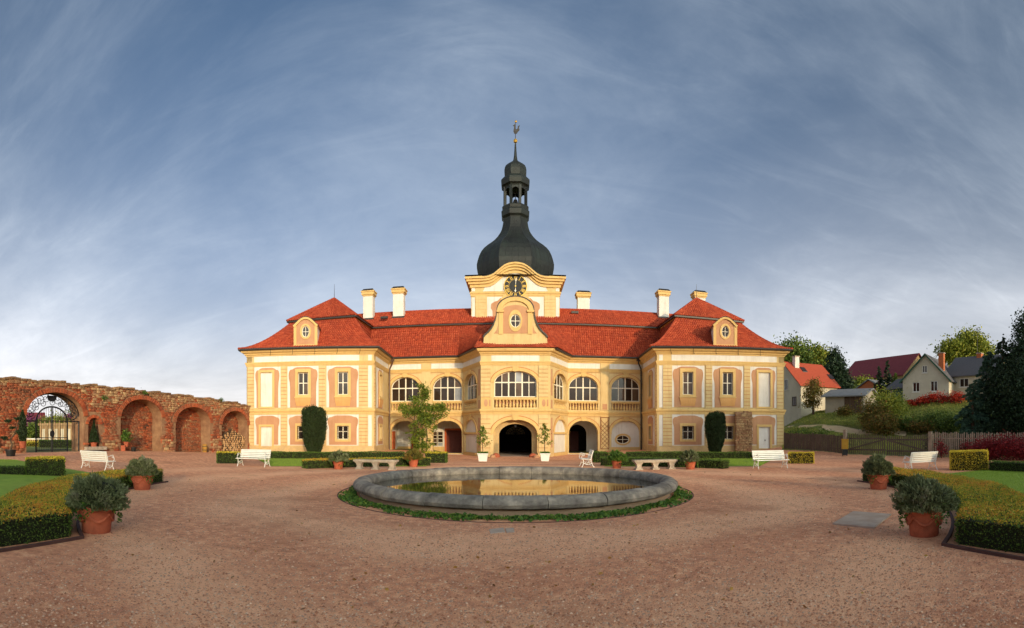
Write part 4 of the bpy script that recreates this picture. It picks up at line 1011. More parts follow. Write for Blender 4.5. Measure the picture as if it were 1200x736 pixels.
# copper onion, lantern and spire: octagonal
TCY = TF + TD / 2; RS = 56.4
def zz(y): return zat(130 + y / 3.774, RS)
def hwm(h): return h / 3.774 / F * RS / cos(pi / 8)
zs0 = tp(0, 158)[1]
sq = TW + .62; r0 = hwm(150)
oc_ = [(r0 * cos(pi / 8 + k * pi / 4), TCY + r0 * sin(pi / 8 + k * pi / 4)) for k in range(8)]
skm = MB(); vs = [(sq, TF - .62, zs0), (sq, TF + TD + .6, zs0), (-sq, TF + TD + .6, zs0), (-sq, TF - .62, zs0)] + [(x, y, zs0 + .45) for x, y in oc_]
skm.add(vs, [(0, 1, 4, 11), (1, 5, 4), (1, 2, 6, 5), (2, 7, 6), (2, 3, 8, 7), (3, 9, 8), (3, 0, 10, 9), (0, 11, 10)])
part(skm, 'tower_roof_skirt', M['greencopper'] if 'greencopper' in M else M['copper'], fix=False)
# curved little roof that follows the cornice back to the onion
ca = [tf.p(*tp(dx, y - 2, 51.5), .64) for dx, y in ctop if abs(dx) < 300]; cb_ = [tf.p(*tp(dx, y - 10, 51.5), -2.6) for dx, y in ctop if abs(dx) < 300]
n = len(ca); part(MB().add(ca + cb_ + [v - Vector((0, 0, .06)) for v in ca], [(i, i + 1, n + i + 1, n + i) for i in range(n - 1)] + [(i, i + 1, 2 * n + i + 1, 2 * n + i) for i in range(n - 1)]), 'cornice_roof', M['copper'], smooth=True)
prof = [(790, 146), (760, 155), (735, 161), (716, 164), (700, 164.5), (680, 160), (660, 154), (640, 145), (625, 134), (610, 119), (597, 103), (585, 90), (568, 76), (550, 65), (535, 58.5), (520, 55), (505, 52.5), (490, 51), (470, 50)]
dome = part(MB().lathe([(hwm(h), zz(y) - 0) for y, h in prof], (0, TCY, 0), 8, ph=pi / 8), 'onion_dome', M['copper'])
sm = MB()
for k in range(8):
    a0, a1 = pi / 8 + k * pi / 4, pi / 8 + (k + 1) * pi / 4
    for fr_ in (0, .2, .4, .6, .8):
        pts = []
        for y, h in prof[1:]:
            r = hwm(h); x = r * (cos(a0) * (1 - fr_) + cos(a1) * fr_); yy = r * (sin(a0) * (1 - fr_) + sin(a1) * fr_); pts.append((x * 1.002, TCY + yy * 1.002, zz(y)))
        sm.tube(pts, .035 if fr_ == 0 else .015, 4)
sm.build('seam', M['copperseam'], dome)
def octring(prof_, name, m='copper'): return part(MB().lathe([(hwm(h), zz(y)) for y, h in prof_], (0, TCY, 0), 8, ph=pi / 8), name, M[m])
octring([(490, 50), (484, 52), (476, 60), (456, 61.5), (448, 56), (436, 58), (431, 55)], 'lantern_base')
octring([(350, 49), (345, 52), (340, 60), (324, 62.5), (316, 62), (301, 49)], 'lantern_cornice')
lw = hwm(49)
for k in range(8):
    a = pi / 8 + k * pi / 4; x, y = lw * .94 * cos(a), TCY + lw * .94 * sin(a)
    part(MB().box((x, y, (zz(432) + zz(348)) / 2), (.26, .26, zz(348) - zz(432)), rz=a), 'lantern_post', M['copper'])
    a1 = a + pi / 4; A_ = (lw * .95 * cos(a), TCY + lw * .95 * sin(a)); B_ = (lw * .95 * cos(a1), TCY + lw * .95 * sin(a1))
    f_ = Fr(A_, B_); L_ = f_.L; zt_ = zz(346); 
    part(MB().plate(f_, [(.08, zt_)] + [(.1 + (L_ - .2) * (1 - cos(pi * i / 8)) / 2, zz(372) + .36 * sin(pi * i / 8)) for i in range(9)] + [(L_ - .08, zt_)], -.06, .06), 'lantern_arch', M['copper'])
bell = part(MB().lathe([(.10, .62), (.2, .6), (.26, .45), (.3, .25), (.42, .04), (.44, 0), (.40, .0)], (0, TCY, zz(418)), 16), 'bell', M['metal'], smooth=True)
MB().tube([(0, TCY, zz(418) + .6), (0, TCY, zz(348))], .05, 6).box((0, TCY, zz(362)), (2.0, .12, .14)).build('bell_yoke', M['metal'], bell)
octring([(302, 46), (288, 48), (272, 48.5), (258, 46), (248, 41), (240, 33), (234, 22), (228, 14), (218, 9), (200, 6.5), (170, 4.5), (146, 3.2)], 'spire')
part(MB().lathe([(.02, -.24), (.17, -.17), (.24, 0), (.17, .17), (.02, .24)], (0, TCY, zz(133)), 14), 'gilded_ball', M['gold'], smooth=True)
vn = part(MB().tube([(0, TCY, zz(146)), (0, TCY, zz(128)), (0, TCY, zz(46))], [.06, .045, .03], 6), 'weathervane', M['metal'])
vf = Fr((0, TCY), (1, TCY))
cock = [(-.18, -.35), (.0, -.42), (.16, -.36), (.32, -.1), (.52, .1), (.44, .42), (.56, .72), (.30, .62), (.26, .3), (.12, .18), (-.02, .28), (-.06, .62), (-.0, .8), (-.12, .92), (-.2, .78), (-.36, .68), (-.2, .62), (-.22, .3), (-.3, -.05)]
MB().plate(vf, [(a * .85 + .02, zz(92) + b * .85 + .1) for a, b in cock], -.03, .03).build('cockerel', M['metal'], vn)
MB().lathe([(.02, -.14), (.11, -.08), (.14, 0), (.11, .08), (.02, .14)], (.05, TCY, zz(47) - .0), 12).build('finial', M['gold'], vn)

# ------------------------------------------------------------------ foliage helpers
def unit(v): return v / np.maximum(1e-9, np.linalg.norm(v, axis=1, keepdims=True))
def leaf_quads(P, ln, wd, D=None, spread=1.0, droop=0.0):
    """one rhombic leaf per point, pointing roughly along D"""
    n = len(P); r = unit(rng.normal(size=(n, 3)))
    D = r if D is None else unit(D + r * spread)
    if droop: D = unit(D + np.array([0, 0, -droop]))
    Sd = unit(np.cross(D, unit(rng.normal(size=(n, 3)))))
    k = rng.uniform(.7, 1.25, (n, 1)); l = ln * k / 2; w = wd * k / 2
    V = np.stack([P - D * l, P + Sd * w, P + D * l, P - Sd * w], 1).reshape(-1, 3)
    return V, np.arange(4 * n).reshape(-1, 4)
def leaves(name, P, ln, wd, m, parent=None, D=None, spread=1.0, droop=0.0, rv=None, mi=None, world=True):
    V, Fq = leaf_quads(P, ln, wd, D, spread, droop)
    return np_obj(name, V, Fq, m, parent, world, rv=rng.uniform(0, 1, len(P)) if rv is None else rv, mi=mi)
def inside(poly, X, Y):
    r = np.zeros(len(X), bool); n = len(poly)
    for i in range(n):
        (x1, y1), (x2, y2) = poly[i], poly[(i + 1) % n]
        c = ((y1 > Y) != (y2 > Y)) & (X < (x2 - x1) * (Y - y1) / (y2 - y1 + 1e-12) + x1); r ^= c
    return r
def sample_poly(poly, n):
    p = np.array(poly); lo, hi = p.min(0), p.max(0); out = np.zeros((0, 2))
    while len(out) < n:
        q = rng.uniform(lo, hi, (n * 2, 2)); out = np.concatenate([out, q[inside(poly, q[:, 0], q[:, 1])]])
    return out[:n]
def poly_area(p): return abs(sum(p[i][0] * p[(i + 1) % len(p)][1] - p[(i + 1) % len(p)][0] * p[i][1] for i in range(len(p)))) / 2
def hedge(poly, h, label, mside='box', mtop='boxtop', leaf=.04, dens=1500, group=None, name='hedge', cat='hedge', wob=.03, crown=.0):
    """a clipped hedge: a twig core inside a skin of single leaves"""
    cxy = np.mean(np.array(poly), 0); z0 = float(gz(*cxy))
    t = thing(name, label, cat, (cxy[0], cxy[1], z0), 0, group)
    k = .955; core = [(cxy[0] + (x - cxy[0]) * k, cxy[1] + (y - cxy[1]) * k) for x, y in poly]
    # shrink the core towards the inside of the outline
    P = [Vector(p) for p in poly]; ar = sum(P[i].x * P[(i + 1) % len(P)].y - P[(i + 1) % len(P)].x * P[i].y for i in range(len(P)))
    sg = 1 if ar > 0 else -1; core = []
    for i in range(len(P)):
        d1 = (P[i] - P[i - 1]).normalized(); d2 = (P[(i + 1) % len(P)] - P[i]).normalized()
        q = (Vector((-d1.y, d1.x)) + Vector((-d2.y, d2.x))); q = q.normalized() if q.length > 1e-6 else Vector((-d1.y, d1.x))
        core.append(P[i] + q * sg * .05)
    base = Fr((0, 0), (1, 0))
    m = MB(); n = len(core); tris = tessellate_polygon([[Vector((p.x, p.y, 0)) for p in core]])
    m.add([(p.x, p.y, z0 + h - .05) for p in core], tris)
    m.add([(p.x, p.y, z0 + h - .05) for p in core] + [(p.x, p.y, z0 - .15) for p in core], [(i, (i + 1) % n, n + (i + 1) % n, n + i) for i in range(n)])
    m.build('twig_core', M['core'], t)
    A = poly_area(poly); per = sum((P[i] - P[i - 1]).length for i in range(len(P)))
    nt = int(A * dens); ns = int(per * h * dens)
    T = sample_poly(poly, nt)
    wv = wob * (np.sin(T[:, 0] * 3.1) + np.sin(T[:, 1] * 2.7 + 1)) * .5
    top = np.column_stack([T, z0 + h + wv + rng.normal(0, .018, nt)])
    seg = np.array([(P[i] - P[i - 1]).length for i in range(len(P))]); ii = rng.choice(len(P), ns, p=seg / seg.sum()); f = rng.uniform(0, 1, (ns, 1))
    PA = np.array([tuple(p) for p in P]); a, b = PA[ii - 1], PA[ii]
    d = unit(b - a); nrm = np.column_stack([d[:, 1], -d[:, 0]]) * sg
    zf = 1 - rng.uniform(0, 1, ns) ** 1.15
    sd = np.column_stack([a + (b - a) * f + nrm * rng.normal(-.015, .022, (ns, 1)), z0 + zf * h])
    Pts = np.concatenate([top, sd]); D = np.concatenate([np.tile([0, 0, .9], (nt, 1)), np.column_stack([nrm * .8, np.full(ns, .35)])])
    tipn = int(ns)
    mi = np.concatenate([(rng.uniform(size=nt) < .88).astype(int), (rng.uniform(size=ns) < np.clip((zf - .80) * 3.0, 0, .7)).astype(int)])
    leaves('leaf', Pts, leaf, leaf * .6, [M[mside], M[mtop]], t, D, .9, mi=mi)['kind'] = 'stuff'
    return t
def clump_points(n, centre, rx, ry, rz, k=24, sig=.24, shell=.72):
    """points gathered in clumps spread over an ellipsoid"""
    c = unit(rng.normal(size=(k, 3))) * (rng.uniform(0, 1, (k, 1)) ** .35) * shell
    P = c[rng.integers(0, k, n)] + rng.normal(0, sig, (n, 3))
    return P * np.array([rx, ry, rz]) + np.array(centre), P
def tree(pos, h, clusters, m, nleaf, leaf, trunk, label, cat='tree', name='broadleaf_tree', group=None, bark='bark', sig=.24, lean=0.0, k=22):
    """trunk and limbs, and a crown of leaf clumps; clusters are dx, dy, z, rx, rz"""
    x, y = pos; z0 = float(gz(x, y)) - .1
    t = thing(name, label, cat, (x, y, z0), 0, group)
    mb = MB(); zlow = min(c[2] - c[4] * .6 for c in clusters); top = max(c[2] for c in clusters)
    mb.tube([(x, y, z0 - .2), (x + lean * .3, y, z0 + max(.4, zlow * .6)), (x + lean, y, z0 + top * .75)], [trunk * 1.25, trunk, trunk * .35], 8)
    for c in clusters:
        st = Vector((x + lean * .5, y, z0 + max(.3, zlow * .55))).lerp(Vector((x + lean, y, z0 + top * .7)), random.uniform(.1, .6))
        for q in range(3):
            en = Vector((x + c[0] + random.uniform(-.5, .5) * c[3], y + c[1] + random.uniform(-.5, .5) * c[3], z0 + c[2] + random.uniform(-.3, .5) * c[4]))
            mid = st.lerp(en, .5) + Vector((0, 0, .12 * (en - st).length)); mb.tube([st, mid, en], [trunk * .42, trunk * .26, trunk * .07], 5)
    mb.build('trunk', M[bark], t)
    tot = sum(c[3] ** 2 * c[4] for c in clusters); Ps = []
    for c in clusters:
        n = max(60, int(nleaf * c[3] ** 2 * c[4] / tot)); P, _ = clump_points(n, (x + c[0], y + c[1], z0 + c[2]), c[3], c[3], c[4], k, sig); Ps.append(P)
    P = np.concatenate(Ps); P = P[P[:, 2] > z0 + .15]
    leaves('crown', P, leaf, leaf * .62, M[m], t, droop=.3)['kind'] = 'stuff'
    return t
def conifer(pos, h, r, m, nleaf, leaf, label, name='conifer', group=None, trunk=.2, z_low=.05, power=.9, ragged=.25, core=True):
    """trunk with whorls of drooping boughs, needles along each bough"""
    x, y = pos; z0 = float(gz(x, y)) - .1
    t = thing(name, label, 'conifer', (x, y, z0), 0, group)
    tr = MB().tube([(x, y, z0 - .2), (x, y, z0 + h * .6), (x, y, z0 + h * .98)], [trunk, trunk * .6, .02], 7)
    nb = max(40, int(h * 16)); zs = z_low + (1 - z_low) * (np.arange(nb) + rng.uniform(0, 1, nb)) / nb
    az = rng.uniform(0, 2 * pi, nb); L = r * (1 - zs) ** power * rng.uniform(1 - ragged * 1.6, 1 + ragged * .5, nb) + .12
    per = np.maximum(8, (nleaf * L / L.sum()).astype(int)); Ps, Ds = [], []
    for i in range(nb):
        f = rng.uniform(.05, 1, per[i]) ** .7; d = np.array([cos(az[i]), sin(az[i]), 0]); side = np.array([-d[1], d[0], 0])
        sp = (rng.normal(0, .16, per[i]) * L[i] * (1.1 - f))[:, None]
        P = np.array([x, y, z0 + zs[i] * h]) + d * (f * L[i])[:, None] + side * sp + np.column_stack([np.zeros(per[i])] * 2 + [-.28 * L[i] * f ** 1.6 + rng.normal(0, .04 * L[i] + .02, per[i])])
        Ps.append(P); Ds.append(np.tile(d + np.array([0, 0, -.2]), (per[i], 1)))
        if i % 4 == 0: tr.tube([(x, y, z0 + zs[i] * h), (x + d[0] * L[i] * .85, y + d[1] * L[i] * .85, z0 + zs[i] * h - .2 * L[i])], [.04, .01], 4)
    tr.build('trunk', M['bark'], t)
    leaves('crown', np.concatenate(Ps), leaf, leaf * .4, M[m], t, np.concatenate(Ds), .8)['kind'] = 'stuff'
    return t
def bush(pos, rx, h, m, n, leaf, label, name='shrub', cat='shrub', group=None, ry=None, z0=None, k=20, sig=.26, core=True):
    x, y = pos; ry = ry or rx; z0 = float(gz(x, y)) if z0 is None else z0
    t = thing(name, label, cat, (x, y, z0), 0, group)
    st = MB()
    for i in range(7):
        a = rng.uniform(0, 2 * pi); q = rng.uniform(.2, .6)
        st.tube([(x, y, z0 - .05), (x + cos(a) * rx * q * .4, y + sin(a) * ry * q * .4, z0 + h * .4), (x + cos(a) * rx * q, y + sin(a) * ry * q, z0 + h * .75)], [.03, .02, .008], 5)
    st.build('stem', M['bark'], t)
    P, _ = clump_points(n, (x, y, z0 + h * .5), rx, ry, h * .55, k, sig); P = P[P[:, 2] > z0 + .01]
    leaves('foliage', P, leaf, leaf * .6, M[m], t)['kind'] = 'stuff'
    return t

# ------------------------------------------------------------------ pool
pb = thing('pool_basin', 'round stone pool basin with a thick rolled rim', 'pool', (POOL[0], POOL[1], 0))
RO, RI = 4.74, 4.26
MB().lathe([(4.50, -.3), (4.56, -.02), (4.52, .02), (4.52, .17), (4.30, .17), (4.30, -.3)], (POOL[0], POOL[1], 0), 96).build('basin_wall', M['basinstone'], pb, smooth=True)
MB().lathe([(4.4, -.42), (4.4, -.34)], (POOL[0], POOL[1], 0), 64).build('basin_floor', M['basinstone'], pb)
NS = 22
prof_rim = [(RI + .02, .16), (RI - .02, .24), (RI + .0, .35), (RI + .08, .425), (RI + .22, .445), (RI + .36, .42), (RI + .45, .35), (RI + .475, .27), (RI + .44, .195), (RI + .36, .16)]
for i in range(NS):
    a0, a1 = 2 * pi * i / NS + .0016, 2 * pi * (i + 1) / NS - .0016; m = 8; kk = len(prof_rim); vs = []
    dr, dz = random.uniform(-.012, .012), random.uniform(-.008, .008)
    for j in range(m + 1):
        a = a0 + (a1 - a0) * j / m
        for r, z in prof_rim: vs.append((POOL[0] + (r + dr + random.uniform(-.004, .004)) * cos(a), POOL[1] + (r + dr) * sin(a), z + dz + random.uniform(-.004, .004)))
    fs = [(j * kk + q, (j + 1) * kk + q, (j + 1) * kk + (q + 1) % kk, j * kk + (q + 1) % kk) for j in range(m) for q in range(kk)] + [tuple(range(kk))[::-1], tuple(range(m * kk, (m + 1) * kk))]
    MB().add(vs, fs).build('rim_stone', M['rimstone'], pb, smooth=True)
wv = MB().add([(POOL[0] + 4.31 * cos(2 * pi * k / 96), POOL[1] + 4.31 * sin(2 * pi * k / 96), .195) for k in range(96)], [tuple(range(96))])
wo_ = wv.build('water', M['water'], None, fix=False); tag(wo_, kind='structure')
n = 11000
a = rng.uniform(0, 2 * pi, n); a = a[np.sin(a * 5 + 1) + np.sin(a * 13) + np.sin(a * 29 + 2) > rng.uniform(-3.2, -.6, n)]; n = len(a)
rr = 4.64 + np.abs(rng.normal(0, .22, n)) * (1 + .3 * np.sin(a * 9) + .25 * np.sin(a * 23)); rr = np.minimum(rr, 5.12)
P = np.column_stack([POOL[0] + rr * np.cos(a), POOL[1] + rr * np.sin(a), np.clip(.012 + .02 * (1 - (rr - 4.5) / .6) + np.abs(rng.normal(0, .018, n)), .012, .085)])
iv = leaves('ivy', P, .075, .065, M['ivy'], None, np.tile([0, 0, .5], (n, 1)), 1.3)
tag(iv, 'ring of dark green ivy round the foot of the pool', 'ivy', kind='stuff')
eg = MB().sweep([(POOL[0] + 5.16 * cos(-q * 2 * pi / 96), POOL[1] + 5.16 * sin(-q * 2 * pi / 96)) for q in range(96)], [(-.012, -.05), (.012, -.05), (.012, .012), (-.012, .012)], closed=True).build('kerb', M['edging'], None)
tag(eg, 'thin round edging strip outside the ivy of the pool', 'edging')

# ------------------------------------------------------------------ loose gravel
n = 150000
rad_ = 4.0 + 16 * rng.uniform(0, 1, n) ** 1.5; th_ = rng.uniform(-1.08, 1.08, n)
x = rad_ * np.sin(th_); y = rad_ * np.cos(th_); dp = np.hypot(x - POOL[0], y - POOL[1])
ok = (dp > 5.35) & ~((dp > 11.3) & (abs(x) > 5.8) & (y < 14))
x, y = x[ok], y[ok]; n = len(x); sz = .006 + .015 * rng.uniform(0, 1, n) ** 3
oct_ = np.array([[1, 0, 0], [0, 1, 0], [-1, 0, 0], [0, -1, 0], [0, 0, .7], [0, 0, -.3]])
ang = rng.uniform(0, 2 * pi, n); C_, S_ = np.cos(ang), np.sin(ang)
o = oct_[None] * sz[:, None, None] * rng.uniform(.6, 1.3, (n, 6, 1))
V = np.stack([o[..., 0] * C_[:, None] - o[..., 1] * S_[:, None] + x[:, None], o[..., 0] * S_[:, None] + o[..., 1] * C_[:, None] + y[:, None], o[..., 2] + (gz(x, y) + .002)[:, None]], -1).reshape(-1, 3)
tri = np.array([[0, 1, 4], [1, 2, 4], [2, 3, 4], [3, 0, 4]])
Fq = (np.arange(n)[:, None, None] * 6 + tri[None]).reshape(-1, 3)
pe_ = np_obj('loose_gravel', V, Fq, M['pebble'], None, rv=np.repeat(rng.uniform(0, 1, n), 4)); tag(pe_, kind='stuff')

n = 420                                             # a few dry leaves blown over the gravel
rad_ = 4.2 + 20 * rng.uniform(0, 1, n); th_ = rng.uniform(-1.0, 1.0, n); x = rad_ * np.sin(th_); y = rad_ * np.cos(th_); dp = np.hypot(x, y - POOL[1])
ok = (dp > 5.3) & (dp < 11.3); x, y = x[ok], y[ok]; P = np.column_stack([x, y, gz(x, y) + .012])
dl = leaves('fallen_leaves', P, .06, .04, M['dryleaf'], None, np.column_stack([rng.normal(size=(len(P), 2)), np.zeros(len(P))]), .25); tag(dl, kind='stuff')
# ------------------------------------------------------------------ parterres
def arc_poly(r0, r1, a0, a1, n=16):
    A = [a0 + (a1 - a0) * i / n for i in range(n + 1)]
    return [(POOL[0] + r1 * cos(a), POOL[1] + r1 * sin(a)) for a in A] + [(POOL[0] + r0 * cos(a), POOL[1] + r0 * sin(a)) for a in A[::-1]]
def ring_hedge(r0, r1, a0, a1, b0, n=18):
    """arc from a0 to a1 whose near end is cut square to the walk: the outer edge starts at b0"""
    A = [a0 + (a1 - a0) * i / n for i in range(n + 1)]; B = [b0 + (a1 - b0) * i / n for i in range(n + 1)]
    return [(POOL[0] + r1 * cos(a), POOL[1] + r1 * sin(a)) for a in B] + [(POOL[0] + r0 * cos(a), POOL[1] + r0 * sin(a)) for a in A[::-1]]
def lawn(poly, label_n, blades, h=.05):
    m = MB(); tr_ = tessellate_polygon([[Vector((p[0], p[1], 0)) for p in poly]])
    zb = [float(gz(*p)) + .012 for p in poly]
    m.add([(p[0], p[1], z) for p, z in zip(poly, zb)], tr_)
    o = m.build('lawn', M['lawn'], None, fix=False); tag(o, kind='structure')
    if blades:
        q = sample_poly(poly, blades); n = len(q); a = rng.uniform(0, 2 * pi, n); w = .008; hh = h * rng.uniform(.5, 1.2, n)
        z = gz(q[:, 0], q[:, 1]) + .01
        v0 = np.column_stack([q[:, 0] - w * np.cos(a), q[:, 1] - w * np.sin(a), z]); v1 = np.column_stack([q[:, 0] + w * np.cos(a), q[:, 1] + w * np.sin(a), z])
        v2 = np.column_stack([q + rng.normal(0, .018, (n, 2)), z + hh])
        g = np_obj('grass', np.stack([v0, v1, v2], 1).reshape(-1, 3), np.arange(3 * n).reshape(-1, 3), M['grass'], None, rv=rng.uniform(0, 1, n)); tag(g, kind='stuff')
HG = 'clipped hedges of the parterres'
sidew = {-1: 'on the gate side', 1: 'on the picket fence side'}
sidename = {-1: 'ruined wall', 1: 'picket fence'}
for s in (-1, 1):
    a0 = math.atan2(-9.45, -6.45) if s < 0 else math.atan2(-9.75, 6.0)
    a1 = math.atan2(-1.4, -13.1) if s < 0 else math.atan2(-1.0, 13.1)
    if s < 0: a0 += 2 * pi; a1 += 2 * pi
    b0 = math.atan2(-11.17, -6.55) + 2 * pi if s < 0 else math.atan2(-11.4, 6.15)
    hedge(ring_hedge(11.55, 12.95, a0, a1, b0), .43, f'low curved hedge with orange tips behind the big terracotta pots by the {sidename[s]}', leaf=.036, dens=1900, group=HG)
    A_ = [a0 + (a1 - a0) * i / 18 for i in range(19)]
    inn = [(POOL[0] + 12.9 * cos(a), POOL[1] + 12.9 * sin(a)) for a in [b0 + (a1 - b0) * i / 18 for i in range(19)]]
    lawn(inn + [(s * 21.5, 14.0), (s * 24, 9), (s * 24, -3), (s * 7.2, -3)], s, 70000)
    ed = [(POOL[0] + 11.38 * cos(a0 - (.004) * 0), POOL[1] + 11.38 * sin(a0))] + [(POOL[0] + 11.38 * cos(a), POOL[1] + 11.38 * sin(a)) for a in A_]
    xe = -6.3 if s < 0 else 5.85; cap0 = (xe, 1.5); cap1 = (xe, POOL[1] - math.sqrt(11.38 ** 2 - xe ** 2))
    pl = [cap0, cap1] + ed[2:]
    e_ = MB().sweep(pl, [(-.03, -.05), (.03, -.05), (.03, .045), (-.03, .045)]).build('kerb', M['edging'], None)
    tag(e_, f'rust brown edging strip along the curved hedge near the {sidename[s]}', 'edging')
    if s < 0:
        q = [gnd(30, 553.5, .25), gnd(76, 553.5, .25)]
    else: q = [gnd(1113, 551.5), gnd(1158, 551.5)]
    (xa, ya), (xb, yb) = q; d = Vector((xb - xa, yb - ya)).normalized(); nn_ = Vector((-d.y, d.x))
    if nn_.dot(Vector((xa, ya))) < 0: nn_ = -nn_
    blk = [(xa, ya), (xb, yb), (xb + nn_.x * 1.0, yb + nn_.y * 1.0), (xa + nn_.x, ya + nn_.y)]
    hedge(blk, .76 if s < 0 else .88, f'square clipped golden hedge block on the lawn corner by the {sidename[s]}', 'box' if s < 0 else 'golden', 'golden', leaf=.05, dens=1300, group='clipped hedge blocks')
    # low dark hedge leading off from the block
    far = gnd(-60, 553, .25) if s < 0 else gnd(1270, 556)
    o0 = (xa, ya) if s < 0 else (xb, yb)
    d = (Vector(far) - Vector(o0)).normalized(); nn_ = Vector((-d.y, d.x)); nn_ = nn_ if nn_.dot(Vector(o0)) > 0 else -nn_
    hedge([o0, tuple(far), (far[0] + nn_.x * .6, far[1] + nn_.y * .6), (o0[0] + nn_.x * .6, o0[1] + nn_.y * .6)], .42, f'low dark hedge running from the golden block by the {sidename[s]}', 'box', 'box', leaf=.05, dens=900, group=HG)
    # far parterre in front of the pavilion
    X_ = lambda px: CX + s * (CX - px)
    pv = {-1: 'left', 1: 'right'}[s]; near = {-1: 'climbing vine', 1: 'lattice'}[s]; pavn = {-1: 'the blind painted door', 1: 'the white door'}[s]
    def ang(px, R):
        x, y = at(X_(px), R); return math.atan2(y - POOL[1], x - POOL[0])
    r_of = lambda px, R: math.hypot(at(X_(px), R)[0] - POOL[0], at(X_(px), R)[1] - POOL[1])
    b0, b1 = ang(343, 25.6), ang(505, 26.6)
    hedge(arc_poly(12.2, 12.8, min(b0, b1), max(b0, b1), 14), .42, f'low hedge behind the stone bench, front edge of the bed by the {near}', leaf=.06, dens=700, group=HG, mtop='box' if s > 0 else 'boxtop')
    ln_ = [at(X_(p), 33.8 + (0 if p > 300 else -1)) for p in (292, 330, 370, 410, 450, 474)]
    back_ = [at(X_(p), 34.5) for p in (474, 450, 410, 370, 330, 292)]
    hedge(ln_ + back_, .42, f'low dark hedge at the foot of the pavilion with {pavn}', 'box', 'box', leaf=.07, dens=600, group=HG)
    xa, ya = at(X_(254), 28.4); xb, yb = at(X_(284), 28.4); d = Vector((xb - xa, yb - ya)).normalized(); nn_ = Vector((-d.y, d.x)); nn_ = nn_ if nn_.dot(Vector((xa, ya))) > 0 else -nn_
    hedge([(xa, ya), (xb, yb), (xb + nn_.x, yb + nn_.y), (xa + nn_.x, ya + nn_.y)], .62, f'clipped golden hedge block beside the white bench near {pavn}', 'box' if s < 0 else 'golden', 'golden', leaf=.06, dens=800, group='clipped hedge blocks')
    px0, px1, Rb = (498, 522, 29.5) if s < 0 else (495, 511, 30.0)
    xa, ya = at(X_(px0), Rb); xb, yb = at(X_(px1), Rb)
    hedge([(xa, ya), (xb, yb), (xb, yb + 1.0), (xa, ya + 1.0)], .62, f'clipped hedge block at the end of the bed by the {near}', 'box', 'golden' if s < 0 else 'box', leaf=.06, dens=800, group='clipped hedge blocks')
    lawn([at(X_(p), 26) for p in (318, 345, 400, 450, 500)] + [at(X_(p), 33.6) for p in (495, 450, 400, 345, 300)], s, 16000, .06)

# ------------------------------------------------------------------ terracotta pots and their bushes
def make_pot(loc, w, h, label, group, rz=0.0, swag=True):
    """tapered pot with a thick rim and a garland round it; w is the rim's width"""
    t = thing('terracotta_pot', label, 'pot', loc, rz, group); r = w / 2
    MB().lathe([(r * .64, 0), (r * .67, .03 * h), (r * .70, .3 * h), (r * .82, .62 * h), (r * .88, .80 * h), (r * .80, .80 * h), (r * .76, .7 * h)], n=32).build('pot_body', M['terra'], t, False, smooth=True)
    MB().lathe([(r * .88, .78 * h), (r * .97, .80 * h), (r * 1.0, .84 * h), (r * 1.0, .96 * h), (r * .97, h), (r * .86, h), (r * .84, .80 * h)], n=32).build('pot_rim', M['terra'], t, False, smooth=True)
    MB().lathe([(r * .86, .86 * h), (r * .86, .92 * h), (.01, .95 * h)], n=24).build('soil', M['soil'], t, False)
    if swag:
        for k in range(5):
            pts, rs = [], []
            for i in range(9):
                f = i / 8; a = 2 * pi * (k + f) / 5; z = (.68 - .26 * sin(pi * f)) * h; rr_ = r * (.70 + (.82 - .70) * max(0, (z / h - .3) / .32)) + .01
                pts.append((rr_ * cos(a), rr_ * sin(a), z)); rs.append(.016 + .012 * sin(pi * f))
            MB().tube(pts, rs, 6).build('garland', M['terra'], t, False, smooth=True)
            MB().lathe([(.005, -.03), (.03, -.02), (.035, 0), (.03, .02), (.005, .03)], (r * .86 * cos(2 * pi * k / 5), r * .86 * sin(2 * pi * k / 5), .68 * h), 8).build('boss', M['terra'], t, False)
    return t
def lav_bush(x, y, z, w, h, n, label, group, leaf=.05, trail=900, m='lav'):
    """domed grey-green bush with ivy trailing over the rim of its pot"""
    t = thing('lavender_bush', label, 'bush', (x, y, z), 0, group)
    MB().lathe([(.02, -.02), (w * .22, .0), (w * .36, h * .25), (w * .36, h * .5), (w * .22, h * .74), (.01, h * .82)], (x, y, z), 16).build('twig_core', M['core'], t)
    d = unit(rng.normal(size=(n, 3))); d[:, 2] = np.abs(d[:, 2]) * 1.0 - .12; d = unit(d)
    lob = 1 + .10 * np.sin(d[:, 0] * 9 + 1.7 * x) * np.sin(d[:, 1] * 8 + 2) + .07 * np.sin(d[:, 2] * 14 + d[:, 0] * 11)
    k_ = 34; cd = unit(rng.normal(size=(k_, 3))); amp = rng.uniform(-.16, .12, k_); near_ = (d @ cd.T).argmax(1)
    r = (rng.uniform(.62, 1.0, (n, 1)) ** .8) * (lob + amp[near_])[:, None]
    P = d * r * np.array([w / 2, w / 2, h * .92]) + np.array([x, y, z + .04])
    tone = rng.uniform(0, 1, k_)[near_] * .6 + rng.uniform(0, .4, n)
    leaves('foliage', P, leaf * 1.5, leaf * .42, M[m], t, d * .8 + np.array([0, 0, .5]), .8, rv=tone)['kind'] = 'stuff'
    if trail:
        a = rng.uniform(0, 2 * pi, trail); q = rng.uniform(0, 1, trail); str_ = (np.sin(a * 3 + x) * .5 + .5) ** 1.5
        rr_ = w * (.34 + .07 * rng.uniform(0, 1, trail)); zz_ = z + .12 * h - q ** 1.5 * h * .62 * (.25 + str_) + .04
        P = np.column_stack([x + rr_ * np.cos(a), y + rr_ * np.sin(a), zz_])
        leaves('trailing_ivy', P, leaf * .95, leaf * .8, M['ivy'], t, np.column_stack([np.cos(a), np.sin(a), -.4 * np.ones(trail)]), .8)['kind'] = 'stuff'
    return t
